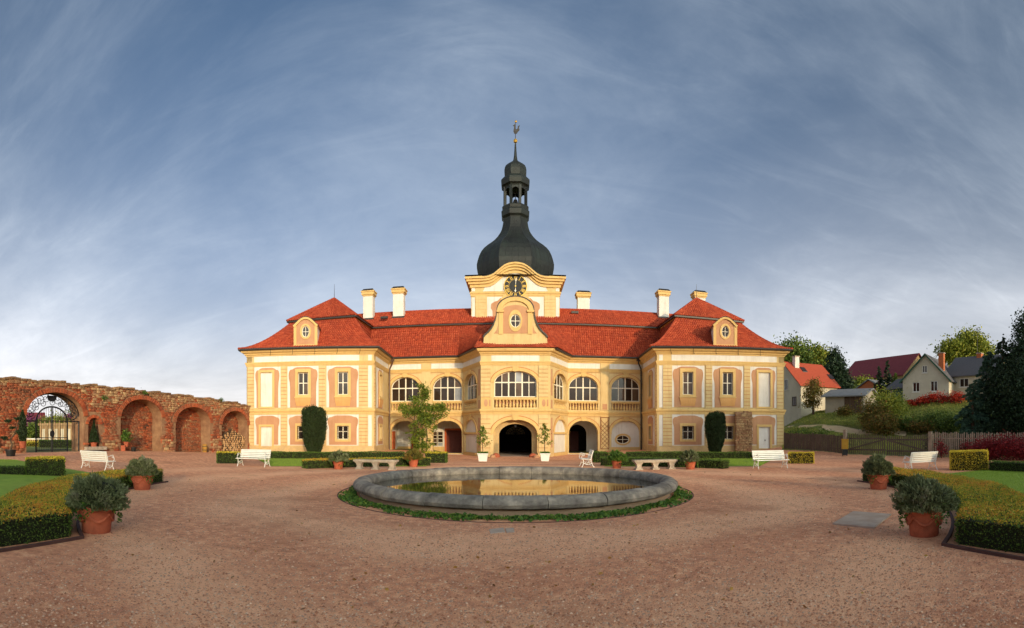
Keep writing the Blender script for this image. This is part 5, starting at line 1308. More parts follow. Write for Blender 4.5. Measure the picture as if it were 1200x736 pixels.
big = [(113, 627, .76, .50, 1.12, .54, 'ruined wall', 'nearest the orange-tipped hedge end'), (166.5, 577.5, .76, .50, 1.0, .50, 'ruined wall', ''),
       (1083, 631, .74, .50, 1.08, .54, 'picket fence', 'nearest'), (1029.5, 577, .76, .52, 1.0, .55, 'picket fence', '')]
for i, (px, py, w, h, bw, bh, wn_, ex) in enumerate(big):
    x, y = gnd(px, py - 4); z = float(gz(x, y))
    first = i % 2 == 0
    lb = f'large garlanded terracotta pot at the end of the curved hedge by the {wn_}' if first else f'large terracotta pot in front of the white bench by the {wn_}'
    make_pot((x, y, z), w, h, lb, 'large terracotta pots', rz=i * .4)
    lav_bush(x, y, z + h * .93, bw, bh, 11000, ('broad grey lavender bush in the pot at the hedge end by the ' if first else 'round grey lavender bush in the pot before the white bench by the ') + wn_, 'bushes in the large pots', leaf=.05 if first else .055)
for px, py, wn_, m_, wd in ((396.5, 550.6, 'beside the stone bench, away from the vine', 'lav', 1.0), (484.5, 548, 'between the stone bench and the climbing vine', 'shrub', .95), (722.8, 549.7, 'between the stone bench and the small white garden chair', 'ivy', .95), (809, 551, 'beside the stone bench, towards the rough stone pier', 'lav', .95)):
    x, y = gnd(px, py - 1); z = float(gz(x, y))
    make_pot((x, y, z), .60, .44, f'smaller terracotta pot {wn_}', 'smaller terracotta pots', swag=False)
    lav_bush(x, y, z + .40, wd, .50, 2600, f'leafy bush in the smaller pot {wn_}', 'bushes in the smaller pots', leaf=.09, trail=260, m=m_)

# ------------------------------------------------------------------ benches
SL = MB().box((0, 0, 0), (1.78, .07, .028)).mesh('slat', M['whitepaint'])
def scroll_tube(c, r0, r1, a0, a1, x, n=14, rr=.016):
    return [(x, c[0] + (r0 + (r1 - r0) * i / n) * cos(a0 + (a1 - a0) * i / n), c[1] + (r0 + (r1 - r0) * i / n) * sin(a0 + (a1 - a0) * i / n)) for i in range(n + 1)]
ends = {}
for s in (-1, 1):
    x = s * .80; m = MB()
    m.tube([(x, -.30, .0), (x, -.26, .05), (x, -.20, .20), (x, -.22, .36), (x, -.26, .42)], .019, 6)           # front leg
    m.tube([(x, .34, .0), (x, .28, .05), (x, .20, .22), (x, .17, .40), (x, .22, .60), (x, .30, .84)], .019, 6)    # rear leg and back post
    m.tube([(x, -.27, .405), (x, -.05, .395), (x, .17, .385)], .017, 6)                                            # seat rail
    m.tube(scroll_tube((-.20, .62), .02, .075, 2.5 * pi, .4 * pi, x) + [(x, -.02, .655), (x, .12, .61), (x, .215, .60)], .014, 6)  # arm with scroll
    m.tube([(x, -.26, .42), (x, -.30, .50), (x, -.275, .60)], .014, 6)
    m.tube(scroll_tube((-.03, .20), .015, .10, 3 * pi, .7 * pi, x), .011, 5); m.tube([(x, -.20, .2), (x, .02, .12), (x, .20, .2)], .012, 5)
    m.tube(scroll_tube((.08, .29), .012, .07, -2 * pi, .5 * pi, x), .010, 5)
    ends[s] = m.mesh('end_frame', M['whitepaint'], smooth=True)
def white_bench(x, y, rz, label, sx=1.0):
    t = thing('white_bench', label, 'bench', (x, y, float(gz(x, y))), rz, 'white slatted garden benches')
    t.scale = (sx, 1, 1)
    def sl(yy, zz_, rx):
        o = bpy.data.objects.new('slat', SL); link(o); o.parent = t; o.location = (0, yy, zz_); o.rotation_euler = (rx, 0, 0)
    for yy, zz_ in ((-.285, .415), (-.20, .425), (-.115, .42), (-.03, .415), (.055, .41), (.135, .405)): sl(yy, zz_, 0)
    for k, (yy, zz_) in enumerate(((.185, .49), (.208, .58), (.235, .67), (.262, .755), (.288, .835))): sl(yy - .02, zz_, math.radians(72))
    for s in (-1, 1):
        o = bpy.data.objects.new('end_frame', ends[s]); link(o); o.parent = t
    return t
bx, by = at(114, 23.0); white_bench(bx, by, pi, 'white slatted bench with its back to the lawn, near the wrought iron gate')
bx, by = at(1079, 23.2); white_bench(bx, by, pi, 'white slatted bench with its back to the lawn, near the slatted farm gate')
white_bench(*at(297, 26.0), 0, 'white slatted bench facing the pool beside the firewood')
white_bench(*at(903, 24.6), 0, 'white slatted bench facing the pool before the white door')
white_bench(*at(687, 25.9), -pi / 2, 'narrow white garden chair turned sideways near the lattice', .62)
def stone_bench(x, y, rz, label):
    t = thing('stone_bench', label, 'bench', (x, y, float(gz(x, y))), rz, 'stone benches by the pool')
    MB().box((0, 0, .425), (2.15, .46, .09)).box((0, 0, .365), (2.05, .40, .04)).build('seat_slab', M['benchstone'], t, False)
    for q in (-.82, 0, .82):
        MB().box((q, 0, .03), (.34, .36, .08)).box((q, 0, .12), (.26, .30, .14), top=(.75, .9)).box((q, 0, .24), (.20, .28, .14), top=(1.5, 1.05)).box((q, 0, .325), (.34, .34, .05)).build('leg', M['benchstone'], t, False)
stone_bench(*at(440.5, 23.9), -.06, 'low grey stone bench in front of the hedge on the vine side'); stone_bench(*at(767.5, 23.9), .06, 'low grey stone bench in front of the hedge on the lattice side')

# ------------------------------------------------------------------ white planters with young trees at the portal
def leafy_sapling(x, y, z, h, label, n):
    t = thing('potted_sapling', label, 'tree', (x, y, z), 0, 'saplings in the white planters')
    mb = MB(); top = Vector((x + .05, y, z + h))
    mb.tube([(x, y, z), (x - .04, y, z + h * .4), top], [.035, .026, .008], 6); Ps = []
    for i in range(13):
        f = .28 + .72 * i / 12; b = Vector((x - .04 * (1 - abs(f - .4)), y, z + h * f)); a = i * 2.4; ln = h * .34 * (1.12 - f) * random.uniform(.7, 1.2)
        e_ = b + Vector((cos(a) * ln, sin(a) * ln * .8, ln * .45)); mb.tube([b, e_], [.014, .005], 4)
        q = rng.uniform(.3, 1.1, (n, 1)); Ps.append(np.array(b) * (1 - q) + np.array(e_) * q + rng.normal(0, .075, (n, 3)))
    mb.build('trunk', M['bark'], t); leaves('foliage', np.concatenate(Ps), .16, .07, M['vine'], t, droop=.4)['kind'] = 'stuff'
for px, Rp, w_, hs, nm in ((566, 37.0, .80, 2.15, 'with the shorter sapling, on the climbing vine side of the portal'), (638.5, 37.6, .78, 2.35, 'with the taller sapling, on the lattice side of the portal')):
    x, y = at(px, Rp); z = float(gz(x, y))
    t = thing('white_planter', f'white tapered square planter {nm}', 'planter', (x, y, z), 0, 'white planters at the portal')
    MB().box((0, 0, .27), (w_ * .72, w_ * .72, .54), top=(1.26, 1.26)).build('planter_body', M['whitepaint'], t, False)
    MB().box((0, 0, .56), (w_, w_, .07)).build('planter_rim', M['whitepaint'], t, False)
    MB().box((0, 0, .585), (w_ * .85, w_ * .85, .03)).build('soil', M['soil'], t, False)
    P = np.column_stack([rng.uniform(-.36, .36, (300, 2)), rng.uniform(.6, .7, 300)]); leaves('ground_cover', P, .09, .06, M['ivy'], t, world=False)['kind'] = 'stuff'
    leafy_sapling(x, y, z + .58, hs - .25, f'thin young tree {nm.replace("with the ", "the ").replace("sapling,", "one,")}', 34)
for k, (px, R_g, sc_, m_, nm) in enumerate(((581.5, 44.5, .36, 'terra', 'reddish'), (577.5, 43.6, .27, 'pink', 'pale'), (624.5, 44.5, .36, 'terra', 'reddish'), (629, 43.6, .27, 'pink', 'pale'))):
    x, y = at(px, R_g); z = float(gz(x, y)); v = MB().lathe([(.02, -.1), (sc_ * .8, -.1), (sc_, .1 * sc_), (sc_ * .92, .5 * sc_), (sc_ * .6, .85 * sc_), (.02, .98 * sc_)], n=14)
    v.v = [(a + random.uniform(-.03, .03), b + random.uniform(-.03, .03), c_ + random.uniform(-.02, .02)) for a, b, c_ in v.v]
    o = v.build('guard_stone', M[m_], None, smooth='all'); o.location = (x, y, z)
    tag(o, f'{nm} rounded guard stone at the foot of the portal arch, {"vine" if px < 604 else "lattice"} side', 'stone', 'guard stones of the portal')

# ------------------------------------------------------------------ clipped yews, vine, rough pier against the pavilions
def yew(px, R, w, h, label):
    x, y = at(px, R); z = float(gz(x, y)); t = thing('yew_column', label, 'yew', (x, y, z), 0, 'clipped yews against the pavilions')
    pr = [(.48, 0), (.66, .12), (.86, .33), (.98, .58), (1.0, .78), (.92, .91), (.66, .97), (.02, 1.0)]
    MB().lathe([(r * w * .43, q * h * .96) for r, q in pr], (x, y, z), 18).build('twig_core', M['core'], t)
    n = 15000; q = rng.uniform(0, 1, n) ** .85; a = rng.uniform(0, 2 * pi, n)
    tuft = rng.uniform(-1, 1, (26, 9))[(a / (2 * pi) * 26).astype(int) % 26, np.minimum(8, (q * 9 + .5 * np.sin(a * 5)).clip(0).astype(int))]
    r = np.interp(q, [p[1] for p in pr], [p[0] for p in pr]) * w / 2 * (1 + .09 * tuft + .05 * np.sin(a * 9 + px)) * rng.uniform(.84, 1.06, n)
    P = np.column_stack([x + r * np.cos(a), y + r * np.sin(a), z + q * h + (.22 * (tuft + .3) * (q > .8)) * rng.uniform(0, 1, n) + rng.normal(0, .03, n)])
    leaves('foliage', P, .16, .05, M['yew'], t, np.column_stack([np.cos(a) * .5, np.sin(a) * .5, np.ones(n)]), .5)['kind'] = 'stuff'
yew(368, 42.3, 1.95, 3.85, 'broad dark clipped yew column before the pavilion with the blind painted door'); yew(838.3, 42.3, 1.6, 3.35, 'slim dark clipped yew column beside the rough stone pier')
def vine():
    x, y = at(492, 47.0); z = float(gz(x, y)) + .05
    t = thing('climbing_vine', 'tall leafy climbing vine in front of the arcade', 'vine', (x, y, z))
    mb = MB(); Ps = []
    for k in range(4):
        xx = x + (k - 1.4) * .36; mb.tube([(xx, y, z - .1), (xx + .12, y - .05, z + 1.4), (xx - .05, y, z + 2.8), (xx + .1, y, z + 4.2)], [.07, .055, .045, .02], 6)
    #  px, py, half width px, half height px
    for (px, py, hx, hy, n) in ((495, 459, 7, 9, 620), (494, 470, 11, 7, 700), (483, 478, 12, 6, 750), (507, 477, 15, 6, 900), (519, 478, 8, 5, 320), (495, 483, 14, 6, 800), (478, 485, 8, 4, 300), (508, 488, 10, 6, 480), (493, 494, 8, 8, 560), (485, 500, 5, 6, 180), (504, 500, 6, 7, 240), (492, 508, 7, 7, 380), (487, 515, 7, 5, 240), (493, 522, 8, 7, 420), (502, 521, 5, 6, 200), (497, 530, 8, 3, 150), (484, 507, 8, 2, 90), (516, 486, 8, 4, 160)):
        c = (*at(px, 46.9), zat(py, 46.9)); sc_ = 46.9 / F
        P, _ = clump_points(n, c, hx * sc_ * 1.18, .55, hy * sc_ * 1.1, 7, .26, .85); Ps.append(P)
        mb.tube([(x + random.uniform(-.4, .5), y, max(z + .5, c[2] - 1.0)), c], [.03, .01], 4)
    mb.build('stem', M['bark'], t); leaves('foliage', np.concatenate(Ps), .18, .11, M['vine'], t, droop=.4)['kind'] = 'stuff'
vine()
def stone_wall_pieces(fr, u0, u1, z0, z1, w, sw, sh, skip=None, jit=.03, depth=.12, gap=.012, topfn=None):
    """roughly coursed stones standing proud of a core"""
    V, Fs, b = [], [], 0; z = z0; out = []
    while z < z1:
        h = sh * random.uniform(.75, 1.3); u = u0 + random.uniform(-.5, 0) * sw
        while u < u1:
            l = sw * random.uniform(.6, 1.45); a, c_ = max(u, u0), min(u + l, u1)
            zt = topfn((a + c_) / 2) if topfn else z1
            if c_ - a > .06 and z + h * .5 < zt and not (skip and skip((a + c_) / 2, z + h / 2, (c_ - a) / 2)): out.append((a + gap, c_ - gap, z + gap, min(z + h, zt + .06) - gap, w + random.uniform(-jit, jit)))
            u += l
        z += h
    A = np.array(out); n = len(A)
    q = rng.uniform(-.012, .012, (n, 4, 2))
    fu = np.array(fr.u); fn = np.array(fr.n); fo = np.array(fr.A)
    corner = np.stack([np.stack([A[:, 0], A[:, 2]], 1), np.stack([A[:, 1], A[:, 2]], 1), np.stack([A[:, 1], A[:, 3]], 1), np.stack([A[:, 0], A[:, 3]], 1)], 1) + q
    mid = corner.mean(1, keepdims=True)
    def pos(c2, wv): return fo + c2[..., :1] * fu + np.array([0, 0, 1.0]) * c2[..., 1:2] + wv[..., None] * fn
    W_ = A[:, 4][:, None] * np.ones((1, 4))
    back_ = pos(corner, W_ - depth); sh_ = pos(corner, W_ - .018); fr_ = pos(mid + (corner - mid) * .86, W_ + rng.uniform(-.012, .012, (n, 4)))
    V = np.concatenate([back_, sh_, fr_], 1).reshape(-1, 3); i0 = np.arange(n)[:, None] * 12; F_ = []
    for k in range(4):
        k2 = (k + 1) % 4; F_ += [np.concatenate([i0 + k, i0 + k2, i0 + 4 + k2, i0 + 4 + k], 1), np.concatenate([i0 + 4 + k, i0 + 4 + k2, i0 + 8 + k2, i0 + 8 + k], 1)]
    F_.append(np.concatenate([i0 + 8 + j for j in range(4)], 1))
    return V, np.concatenate(F_), np.tile(rng.uniform(0, 1, n), 9)
wgR = WG[1]
u0, u1 = sorted((wgR.uz(860.5), wgR.uz(880.5)))
pr_ = thing('rubble_pier', 'rough rubble stone pier standing against the pavilion with the white door', 'pier', tuple(wgR.p((u0 + u1) / 2, 0, .35)))
MB().fbox(wgR, u0 + .06, u1 - .06, -.2, 3.6, .1, .64).build('mortar_core', M['mortar'], pr_)
V, F_, rv = stone_wall_pieces(wgR, u0, u1, -.05, 3.62, .72, .30, .17, depth=.6, jit=.05, topfn=lambda u: 3.5 + .15 * sin(u * 5))
np_obj('stone', V, F_, M['rubble'], pr_, rv=rv)['kind'] = 'stuff'

# ------------------------------------------------------------------ ruined garden wall with niches and the gate
WN = -1.46; wd_ = 27.4
wn2 = Vector((sin(WN), cos(WN))); wt_ = Vector((-wn2.y, wn2.x)); wt_ = wt_ if wt_.y > 0 else -wt_
foot = wn2 * wd_
A_ = foot + wt_ * 4.0; B_ = foot + wt_ * 36.9
wl = Fr(A_, B_); T_ = 1.5
RW = thing('ruined_wall', 'long ruined brick and rubble garden wall with arched niches', 'wall', (*(foot + wt_ * 20), .3))
wtop = [(wl.uz(px, py)) for px, py in ((-20, 440), (0, 443), (25, 444.5), (60, 447), (100, 451.5), (125, 453.5), (150, 456), (180, 459.5), (205, 462.5), (240, 467), (265, 471), (293, 475))]
def topz(u): return float(np.interp(u, [p[0] for p in wtop], [p[1] for p in wtop])) + .06 * sin(u * 2.1) + .05 * sin(u * 5.3 + 1)
def nich(pa, pb, ptop, pspring, pbase=531):
    ua, ub = wl.uz(pa), wl.uz(pb); um = (ua + ub) / 2
    R = np.hypot(*(wl.p(um, 0)).xy); return (ua, ub, zat(pbase, R) - .3, zat(pspring, R), zat(ptop, R))
gate_o = nich(31.4, 98.5, 459.8, 487); gate_o = (gate_o[0], gate_o[1], -.3, gate_o[3], gate_o[4])
niches = [nich(142, 190, 468, 489), nich(206.5, 247, 477, 495), nich(260.5, 290.5, 481.5, 498)]
small_n = nich(104, 117, 489.5, 497, 523)
ths = np.linspace(wl.uz(-20), wl.L, 60)
outer = [(ths[0], -.5), (wl.L, -.5)] + [(u, topz(u)) for u in ths[::-1]]
holes = [arch(*n_[:2], n_[2], n_[3], n_[4], 16) for n_ in [gate_o] + niches + [small_n]]
gh = holes[0]; holes[0] = [(p[0], max(p[1], -.3)) for p in gh]
MB().plate(wl, outer, -T_, -.06, holes).build('mortar_core', M['mortar'], RW)
def in_open(u, z, g=0.0):
    for n_ in [gate_o] + niches + [small_n]:
        c_, a_ = (n_[0] + n_[1]) / 2, (n_[1] - n_[0]) / 2 + g
        if abs(u - c_) < a_:
            if z < n_[2]: continue
            if z < n_[3] or ((u - c_) / a_) ** 2 + ((z - n_[3]) / (n_[4] - n_[3] + g)) ** 2 < 1: return True
    return False
ring_g = .34
def skipf(u, z, hl): return in_open(u, z, ring_g * (1 if z > 1.6 else .1) + hl * .5) 
Vb, Fb, Rb = [], [], []; nb = 0
for (za, zb, sw, sh, jit) in ((-.1, 1.5, .40, .17, .035), (1.5, 7.0, .30, .095, .022)):
    V, F_, rv = stone_wall_pieces(wl, ths[0], wl.L, za, min(zb, 6.5), 0.0, sw, sh, skipf, jit, .12, .008, topz)
    Vb.append(V); Fb.append(F_ + nb); nb += len(V); Rb.append(rv)
np_obj('brickwork', np.concatenate(Vb), np.concatenate(Fb), M['brick'], RW, rv=np.concatenate(Rb))['kind'] = 'stuff'
# rubble in the upper courses, and coping
V, F_, rv = stone_wall_pieces(wl, ths[0], wl.L, 3.3, 6.6, .03, .34, .16, lambda u, z, hl: skipf(u, z, hl) or z < topz(u) - 1.0 - .5 * sin(u * .9) or (8 < u < 15.5 and z < topz(u) - .35), .04, .14, .01, topz)
np_obj('rubble_courses', V, F_, M['rubble'], RW, rv=rv)['kind'] = 'stuff'
V, F_, rv = stone_wall_pieces(wl, ths[0], wl.L, -.1, 1.3, .035, .42, .2, lambda u, z, hl: skipf(u, z, hl + .1) or sin(u * 2.3) + sin(u * 5.1 + z * 3) < .1, .04, .14, .012)
np_obj('rubble_courses', V, F_, M['rubble'], RW, rv=rv)['kind'] = 'stuff'
cpm = MB()
for i in range(70):
    ua = ths[0] + (wl.L - ths[0]) * i / 70; ub = ths[0] + (wl.L - ths[0]) * (i + 1) / 70
    zz_ = topz((ua + ub) / 2); q = random.uniform(-.03, .04)
    cpm.fbox(wl, ua + .01, ub - .01, zz_ - .08 + q, zz_ + .05 + q, -T_ - .1, .1 + random.uniform(-.05, .03))
cpo = cpm.build('coping_stones', M['rubble'], RW); cpo['kind'] = 'stuff'
# voussoirs round every arch, niche backs
for gi, n_ in enumerate([gate_o] + niches + [small_n]):
    c_, a_ = (n_[0] + n_[1]) / 2, (n_[1] - n_[0]) / 2; hgt = n_[4] - n_[3]
    m = MB(); cnt = int(pi * a_ / .105); th_v = .3 if gi < 4 else .2
    for i in range(cnt):
        t0, t1 = pi * i / cnt + .004, pi * (i + 1) / cnt - .004; g = th_v + random.uniform(-.02, .02); jj = random.uniform(-.012, .03)
        q = [(c_ - a_ * cos(t), n_[3] + hgt * sin(t)) for t in (t0, t1)]; q2 = [(c_ - (a_ + g) * cos(t), n_[3] + (hgt + g) * sin(t)) for t in (t1, t0)]
        m.plate(wl, q + q2, -.45, .03 + jj)
    o = m.build('arch_bricks', M['brick'], RW); o['kind'] = 'stuff'
    at_ = o.data.attributes.new('rv', 'FLOAT', 'FACE'); k = len(o.data.polygons) // cnt; at_.data.foreach_set('value', np.repeat(rng.uniform(.1, .75, cnt), k)[:len(o.data.polygons)].astype(np.float32))
    if gi:
        dp = 1.1 if gi < 4 else .5
        sk = lambda u, z, hl: not (n_[0] - .05 < u < n_[1] + .05 and z < n_[4] + .1)
        MB().fbox(wl, n_[0] - .2, n_[1] + .2, n_[2] - .2, n_[4] + .3, -dp - .2, -dp - .04).build('niche_back', M['mortar'], RW)
        V, F_, rv = stone_wall_pieces(wl, n_[0] - .02, n_[1] + .02, n_[2], n_[4] + .05, -dp, .30, .11, None, .015, .1, .01)
        np_obj('niche_brickwork', V, F_, M['brick'], RW, rv=rv)['kind'] = 'stuff'
uS = (small_n[0] + small_n[1]) / 2
MB().fbox(wl, uS - .8, uS + .8, small_n[2] - .1 + .3 - .14, small_n[2] + .3 - .02, -.3, .35).build('ledge', M['benchstone'], RW)
# firewood in the last niche
n_ = niches[2]; fw = thing('firewood_stack', 'pile of cut firewood logs stacked in the last wall niche', 'firewood', tuple(wl.p((n_[0] + n_[1]) / 2, .2, -.4)))
lg_m = []
for k in range(4):
    r = (.085, .10, .12, .075)[k]; mm = MB().tube([(0, 0, -.22), (0, 0, .22)], [r, r * .96], 9)
    me = mm.mesh('log', [M['bark'], M['logend']]); idx = [1 if len(p.vertices) == 9 else 0 for p in me.polygons]; me.polygons.foreach_set('material_index', idx)
    at_ = me.attributes.new('rv', 'FLOAT', 'FACE'); at_.data.foreach_set('value', [(.2, .5, .8, .95)[k]] * len(me.polygons)); lg_m.append(me)
zb_ = zat(531, np.hypot(*wl.p(n_[0], 0).xy)); row = 0; z = zb_ + .08; cnt = 0
while z < zb_ + 2.1:
    u = n_[0] + .12 + (row % 2) * .1
    while u < n_[1] - .1:
        zmx = zb_ + 2.0 - .9 * abs((u - (n_[0] + n_[1]) / 2) / 2) + .1 * sin(u * 7)
        if z < zmx:
            o = bpy.data.objects.new('log', random.choice(lg_m)); link(o); o.parent = fw
            o.location = wl.p(u, z, -.45 + random.uniform(-.08, .08)) - WL[fw]
            o.rotation_euler = wl.n.to_track_quat('Z', 'Y').to_euler(); cnt += 1
        u += random.uniform(.18, .24)
    z += .175; row += 1

# ------------------------------------------------------------------ wrought iron gate in the great arch
gu0, gu1, _, gzs, gzt = gate_o; gc = (gu0 + gu1) / 2; ga_ = (gu1 - gu0) / 2
zg = zat(530.5, np.hypot(*wl.p(gc, 0).xy)); GW = -.55
GT = thing('iron_gate', 'black wrought iron double gate under a scrolled fanlight in the ruined wall', 'gate', tuple(wl.p(gc, zg, GW)))
P3 = lambda u, z, w=GW: wl.p(u, z, w)
lw_ = 1.18; lz = zg + 2.0; ltop = zg + 2.95                       # the leaves: half width, springing, top
la = [(gc - lw_ * cos(pi * i / 18), lz + (ltop - lz) * sin(pi * i / 18)) for i in range(19)]
MB().tube([P3(gc - lw_, zg)] + [P3(*p) for p in la] + [P3(gc + lw_, zg)], .055, 6).build('gate_frame', M['iron'], GT)
MB().tube([P3(gu0 + .03, zg + 2.02), P3(gc - lw_, zg + 2.02)], .045, 6).build('side_rail', M['iron'], GT)
MB().tube([P3(gc + lw_, zg + 2.02), P3(gu1 - .03, zg + 2.02)], .045, 6).build('side_rail', M['iron'], GT)
for uu in (gu0 + .06, gu1 - .06): MB().tube([P3(uu, zg), P3(uu, zg + 2.06)], .05, 6).build('gate_post', M['iron'], GT)
for s in (-1, 1):
    lf = MB().tube([P3(gc + s * .03, zg), P3(gc + s * .03, ltop - .06)], .035, 6).tube([P3(gc + s * .03, zg + .15), P3(gc + s * (lw_ - .05), zg + .15)], .03, 6).tube([P3(gc + s * .03, zg + .95), P3(gc + s * (lw_ - .05), zg + .95)], .025, 6).tube([P3(gc + s * .03, zg + 2.02), P3(gc + s * (lw_ - .05), zg + 2.02)], .03, 6)
    lf = lf.build('gate_leaf', M['iron'], GT)
    for k in range(1, 9):
        u = gc + s * (lw_ * k / 9); zt = lz + (ltop - lz) * math.sqrt(max(0, 1 - (k / 9) ** 2)) - .05
        MB().tube([P3(u, zg + .12), P3(u, zt)], .014, 5).build('bar', M['iron'], lf)
def spiral(u, z, r, a0, turns, s=1, th=.02):
    n = 22; pts = []
    for i in range(n + 1):
        f = i / n; rr_ = r * (1 - f) + .02; a = a0 + s * turns * 2 * pi * f; pts.append(P3(u + rr_ * cos(a), z + rr_ * sin(a)))
    return MB().tube(pts, th, 5)
rr1 = ga_ - .05
for i in range(11):                                                # two rows of scrolls fill the lunette
    t = pi * (i + .5) / 11; k = .78; sgn = -1 if t < pi / 2 else 1
    u, z = gc - ga_ * k * cos(t), gzs + (gzt - gzs) * k * sin(t)
    spiral(u, z, .36, t + pi / 2, 1.6, sgn).build('scroll', M['iron'], GT)
for i in range(7):
    t = pi * (i + 1) / 8; sgn = -1 if t < pi / 2 else 1
    u, z = gc - (lw_ + .42) * cos(t), lz + (ltop + .30 - lz) * sin(t)
    if z > zg + 2.1: spiral(u, z, .26, t, 1.5, -sgn).build('scroll', M['iron'], GT)
for s in (-1, 1):
    spiral(gc + s * (lw_ + .42), zg + 2.42, .34, 0 if s < 0 else pi, 1.6, s).build('scroll', M['iron'], GT)
MB().tube([P3(gc - (ga_ - .07) * cos(pi * i / 24), gzs + (gzt - .07 - gzs) * sin(pi * i / 24)) for i in range(25)], .035, 5).build('lunette_rim', M['iron'], GT)
MB().plate(wl, [(gc - .36, ltop + .72), (gc - .31, ltop + .46), (gc - .13, ltop + .34), (gc + .13, ltop + .34), (gc + .31, ltop + .46), (gc + .36, ltop + .72)], GW - .03, GW + .03).build('crest', M['iron'], GT)
MB().plate(wl, oval((gc, zg + 1.2), .17, .22, 14), GW + .02, GW + .06).build('lock_plate', M['iron'], GT)

# ------------------------------------------------------------------ plants in pots along the wall
def put_pot(px, R, py, w, h, m, label, shape='round'):
    x, y = at(px, R); z = zat(py, R)
    t = thing('plant_pot', label, 'pot', (x, y, z)); r = w / 2
    MB().lathe([(r * .72, 0), (r * .95, h * .9), (r * 1.05, h * .9), (r * 1.05, h), (r * .9, h)], n=20).build('pot_body', M[m], t, False)
    MB().lathe([(r * .86, h * .8), (r * .86, h * .9), (.01, h * .94)], n=16).build('soil', M['soil'], t, False)
    return x, y, z + h
uT, Rt = 110.5, float(np.hypot(*wl.p(uS, 0, -.05).xy))
x, y, z = put_pot(110, Rt, 524.3, .50, .36, 'terra', 'terracotta pot in the small niche beside the gate')
t = thing('topiary_cone', 'small dark clipped cone in the little niche beside the gate', 'topiary', (x, y, z))
n = 3000; q = rng.uniform(0, 1, n) ** .7; a = rng.uniform(0, 2 * pi, n); r = .38 * q * rng.uniform(.75, 1.05, n); hh = 1.45 * (1 - q)
MB().lathe([(.02, 0), (.28, .08), (.12, .9), (.01, 1.35)], (x, y, z), 12).build('twig_core', M['core'], t)
leaves('foliage', np.column_stack([x + r * np.cos(a), y + r * np.sin(a), z + hh]), .1, .05, M['yew'], t)['kind'] = 'stuff'
R_ = float(np.hypot(*wl.p(gu0 - .5, 0, .5).xy))
x, y, z = put_pot(26.5, R_, 525, .46, .40, 'terra', 'terracotta pot on the wall plinth left of the iron gate')
t = thing('cypress', 'slim dark cypress column in a pot beside the iron gate', 'cypress', (x, y, z))
n = 2600; q = rng.uniform(0, 1, n); a = rng.uniform(0, 2 * pi, n); r = .27 * np.interp(q, [0, .2, .7, 1], [.7, 1, .8, .1]) * rng.uniform(.7, 1.05, n)
MB().lathe([(.02, 0), (.18, .3), (.15, 1.2), (.01, 1.75)], (x, y, z), 10).build('twig_core', M['core'], t)
leaves('foliage', np.column_stack([x + r * np.cos(a), y + r * np.sin(a), z + q * 1.9]), .11, .04, M['yew'], t, np.tile([0, 0, 1.], (n, 1)), .6)['kind'] = 'stuff'
x, y, z = put_pot(12.5, 27.6, 536.8, .62, .46, 'black', 'black tub holding the cloud pruned pine by the gate')
t = thing('cloud_pruned_pine', 'cloud pruned pine with leaf pads in a black tub', 'pine', (x, y, z)); mb = MB(); Ps = []
tang = Vector((cos(rad(12.5)), -sin(rad(12.5)), 0))
trunk_p = [Vector((x, y, z))] + [Vector((x, y, z)) + tang * a + Vector((0, 0, b)) for a, b in ((.08, .3), (-.04, .55), (.22, .85), (.3, 1.15), (.42, 1.5), (.38, 1.75))]
mb.tube(trunk_p, [.06, .055, .05, .045, .035, .03, .02], 7)
for a, b, r in ((-.38, .62, .28), (.42, .98, .22), (-.12, 1.55, .24), (.36, 1.72, .26), (.62, 1.38, .2), (.1, 1.2, .17)):
    c_ = Vector((x, y, z)) + tang * a + Vector((0, 0, b)); mb.tube([min(trunk_p, key=lambda p: (p - c_).length), c_], [.025, .012], 5)
    P, _ = clump_points(420, c_, r, r, r * .42, 9, .3); Ps.append(P)
mb.build('trunk', M['bark'], t); leaves('foliage', np.concatenate(Ps), .09, .03, M['yew'], t)['kind'] = 'stuff'
u_ = wl.uz(148); Rn = float(np.hypot(*wl.p(u_, 0, .1).xy))
x, y, z = put_pot(148, Rn, 523.5, .42, .34, 'terra', 'terracotta pot with a leafy shrub inside the widest wall niche')
bush((x, y), .42, .85, 'ivy', 600, .13, 'bright green leafy shrub in a pot in the wall niche', z0=z - .05, name='potted_shrub')
x, y, z = put_pot(156.5, Rn - .5, 529.5, .40, .32, 'black', 'empty black plastic pot on the gravel before the niche')
x, y = at(144.3, Rn - .25); o = MB().box((x, y, zat(526, Rn)), (.30, .12, .5), rz=.7).build('clay_slab', M['terra'], None); tag(o, 'upright clay slab leaning at the edge of the niche', 'slab')
x, y = at(240, float(np.hypot(*wl.p(wl.uz(240), 0, .1).xy))); z = zat(531, 39.5)
t = thing('wooden_barrel', 'small ochre wooden barrel in the middle wall niche', 'barrel', (x, y, z))
MB().lathe([(.16, 0), (.20, .2), (.21, .34), (.20, .48), (.16, .66), (.14, .66), (.14, .62)], n=14).build('staves', M['ochrewood'], t, False); MB().lathe([(.205, .16), (.21, .18), (.21, .21), (.205, .22)], n=14).build('hoop', M['iron'], t, False); MB().lathe([(.205, .46), (.212, .47), (.21, .5), (.2, .51)], n=14).build('hoop', M['iron'], t, False)
for px, py in ((168, 461), (121, 468), (258, 470)):
    u, z = wl.uz(px, py); P3_ = wl.p(u, z, .08); bush((P3_.x, P3_.y), .28, .35, 'ivy', 130, .1, f'tuft of weeds growing from the ruined wall {"above the widest niche" if px == 168 else ("between gate and niche" if px == 121 else "above the firewood")}', z0=z - .1, name='weed_tuft', cat='weed')

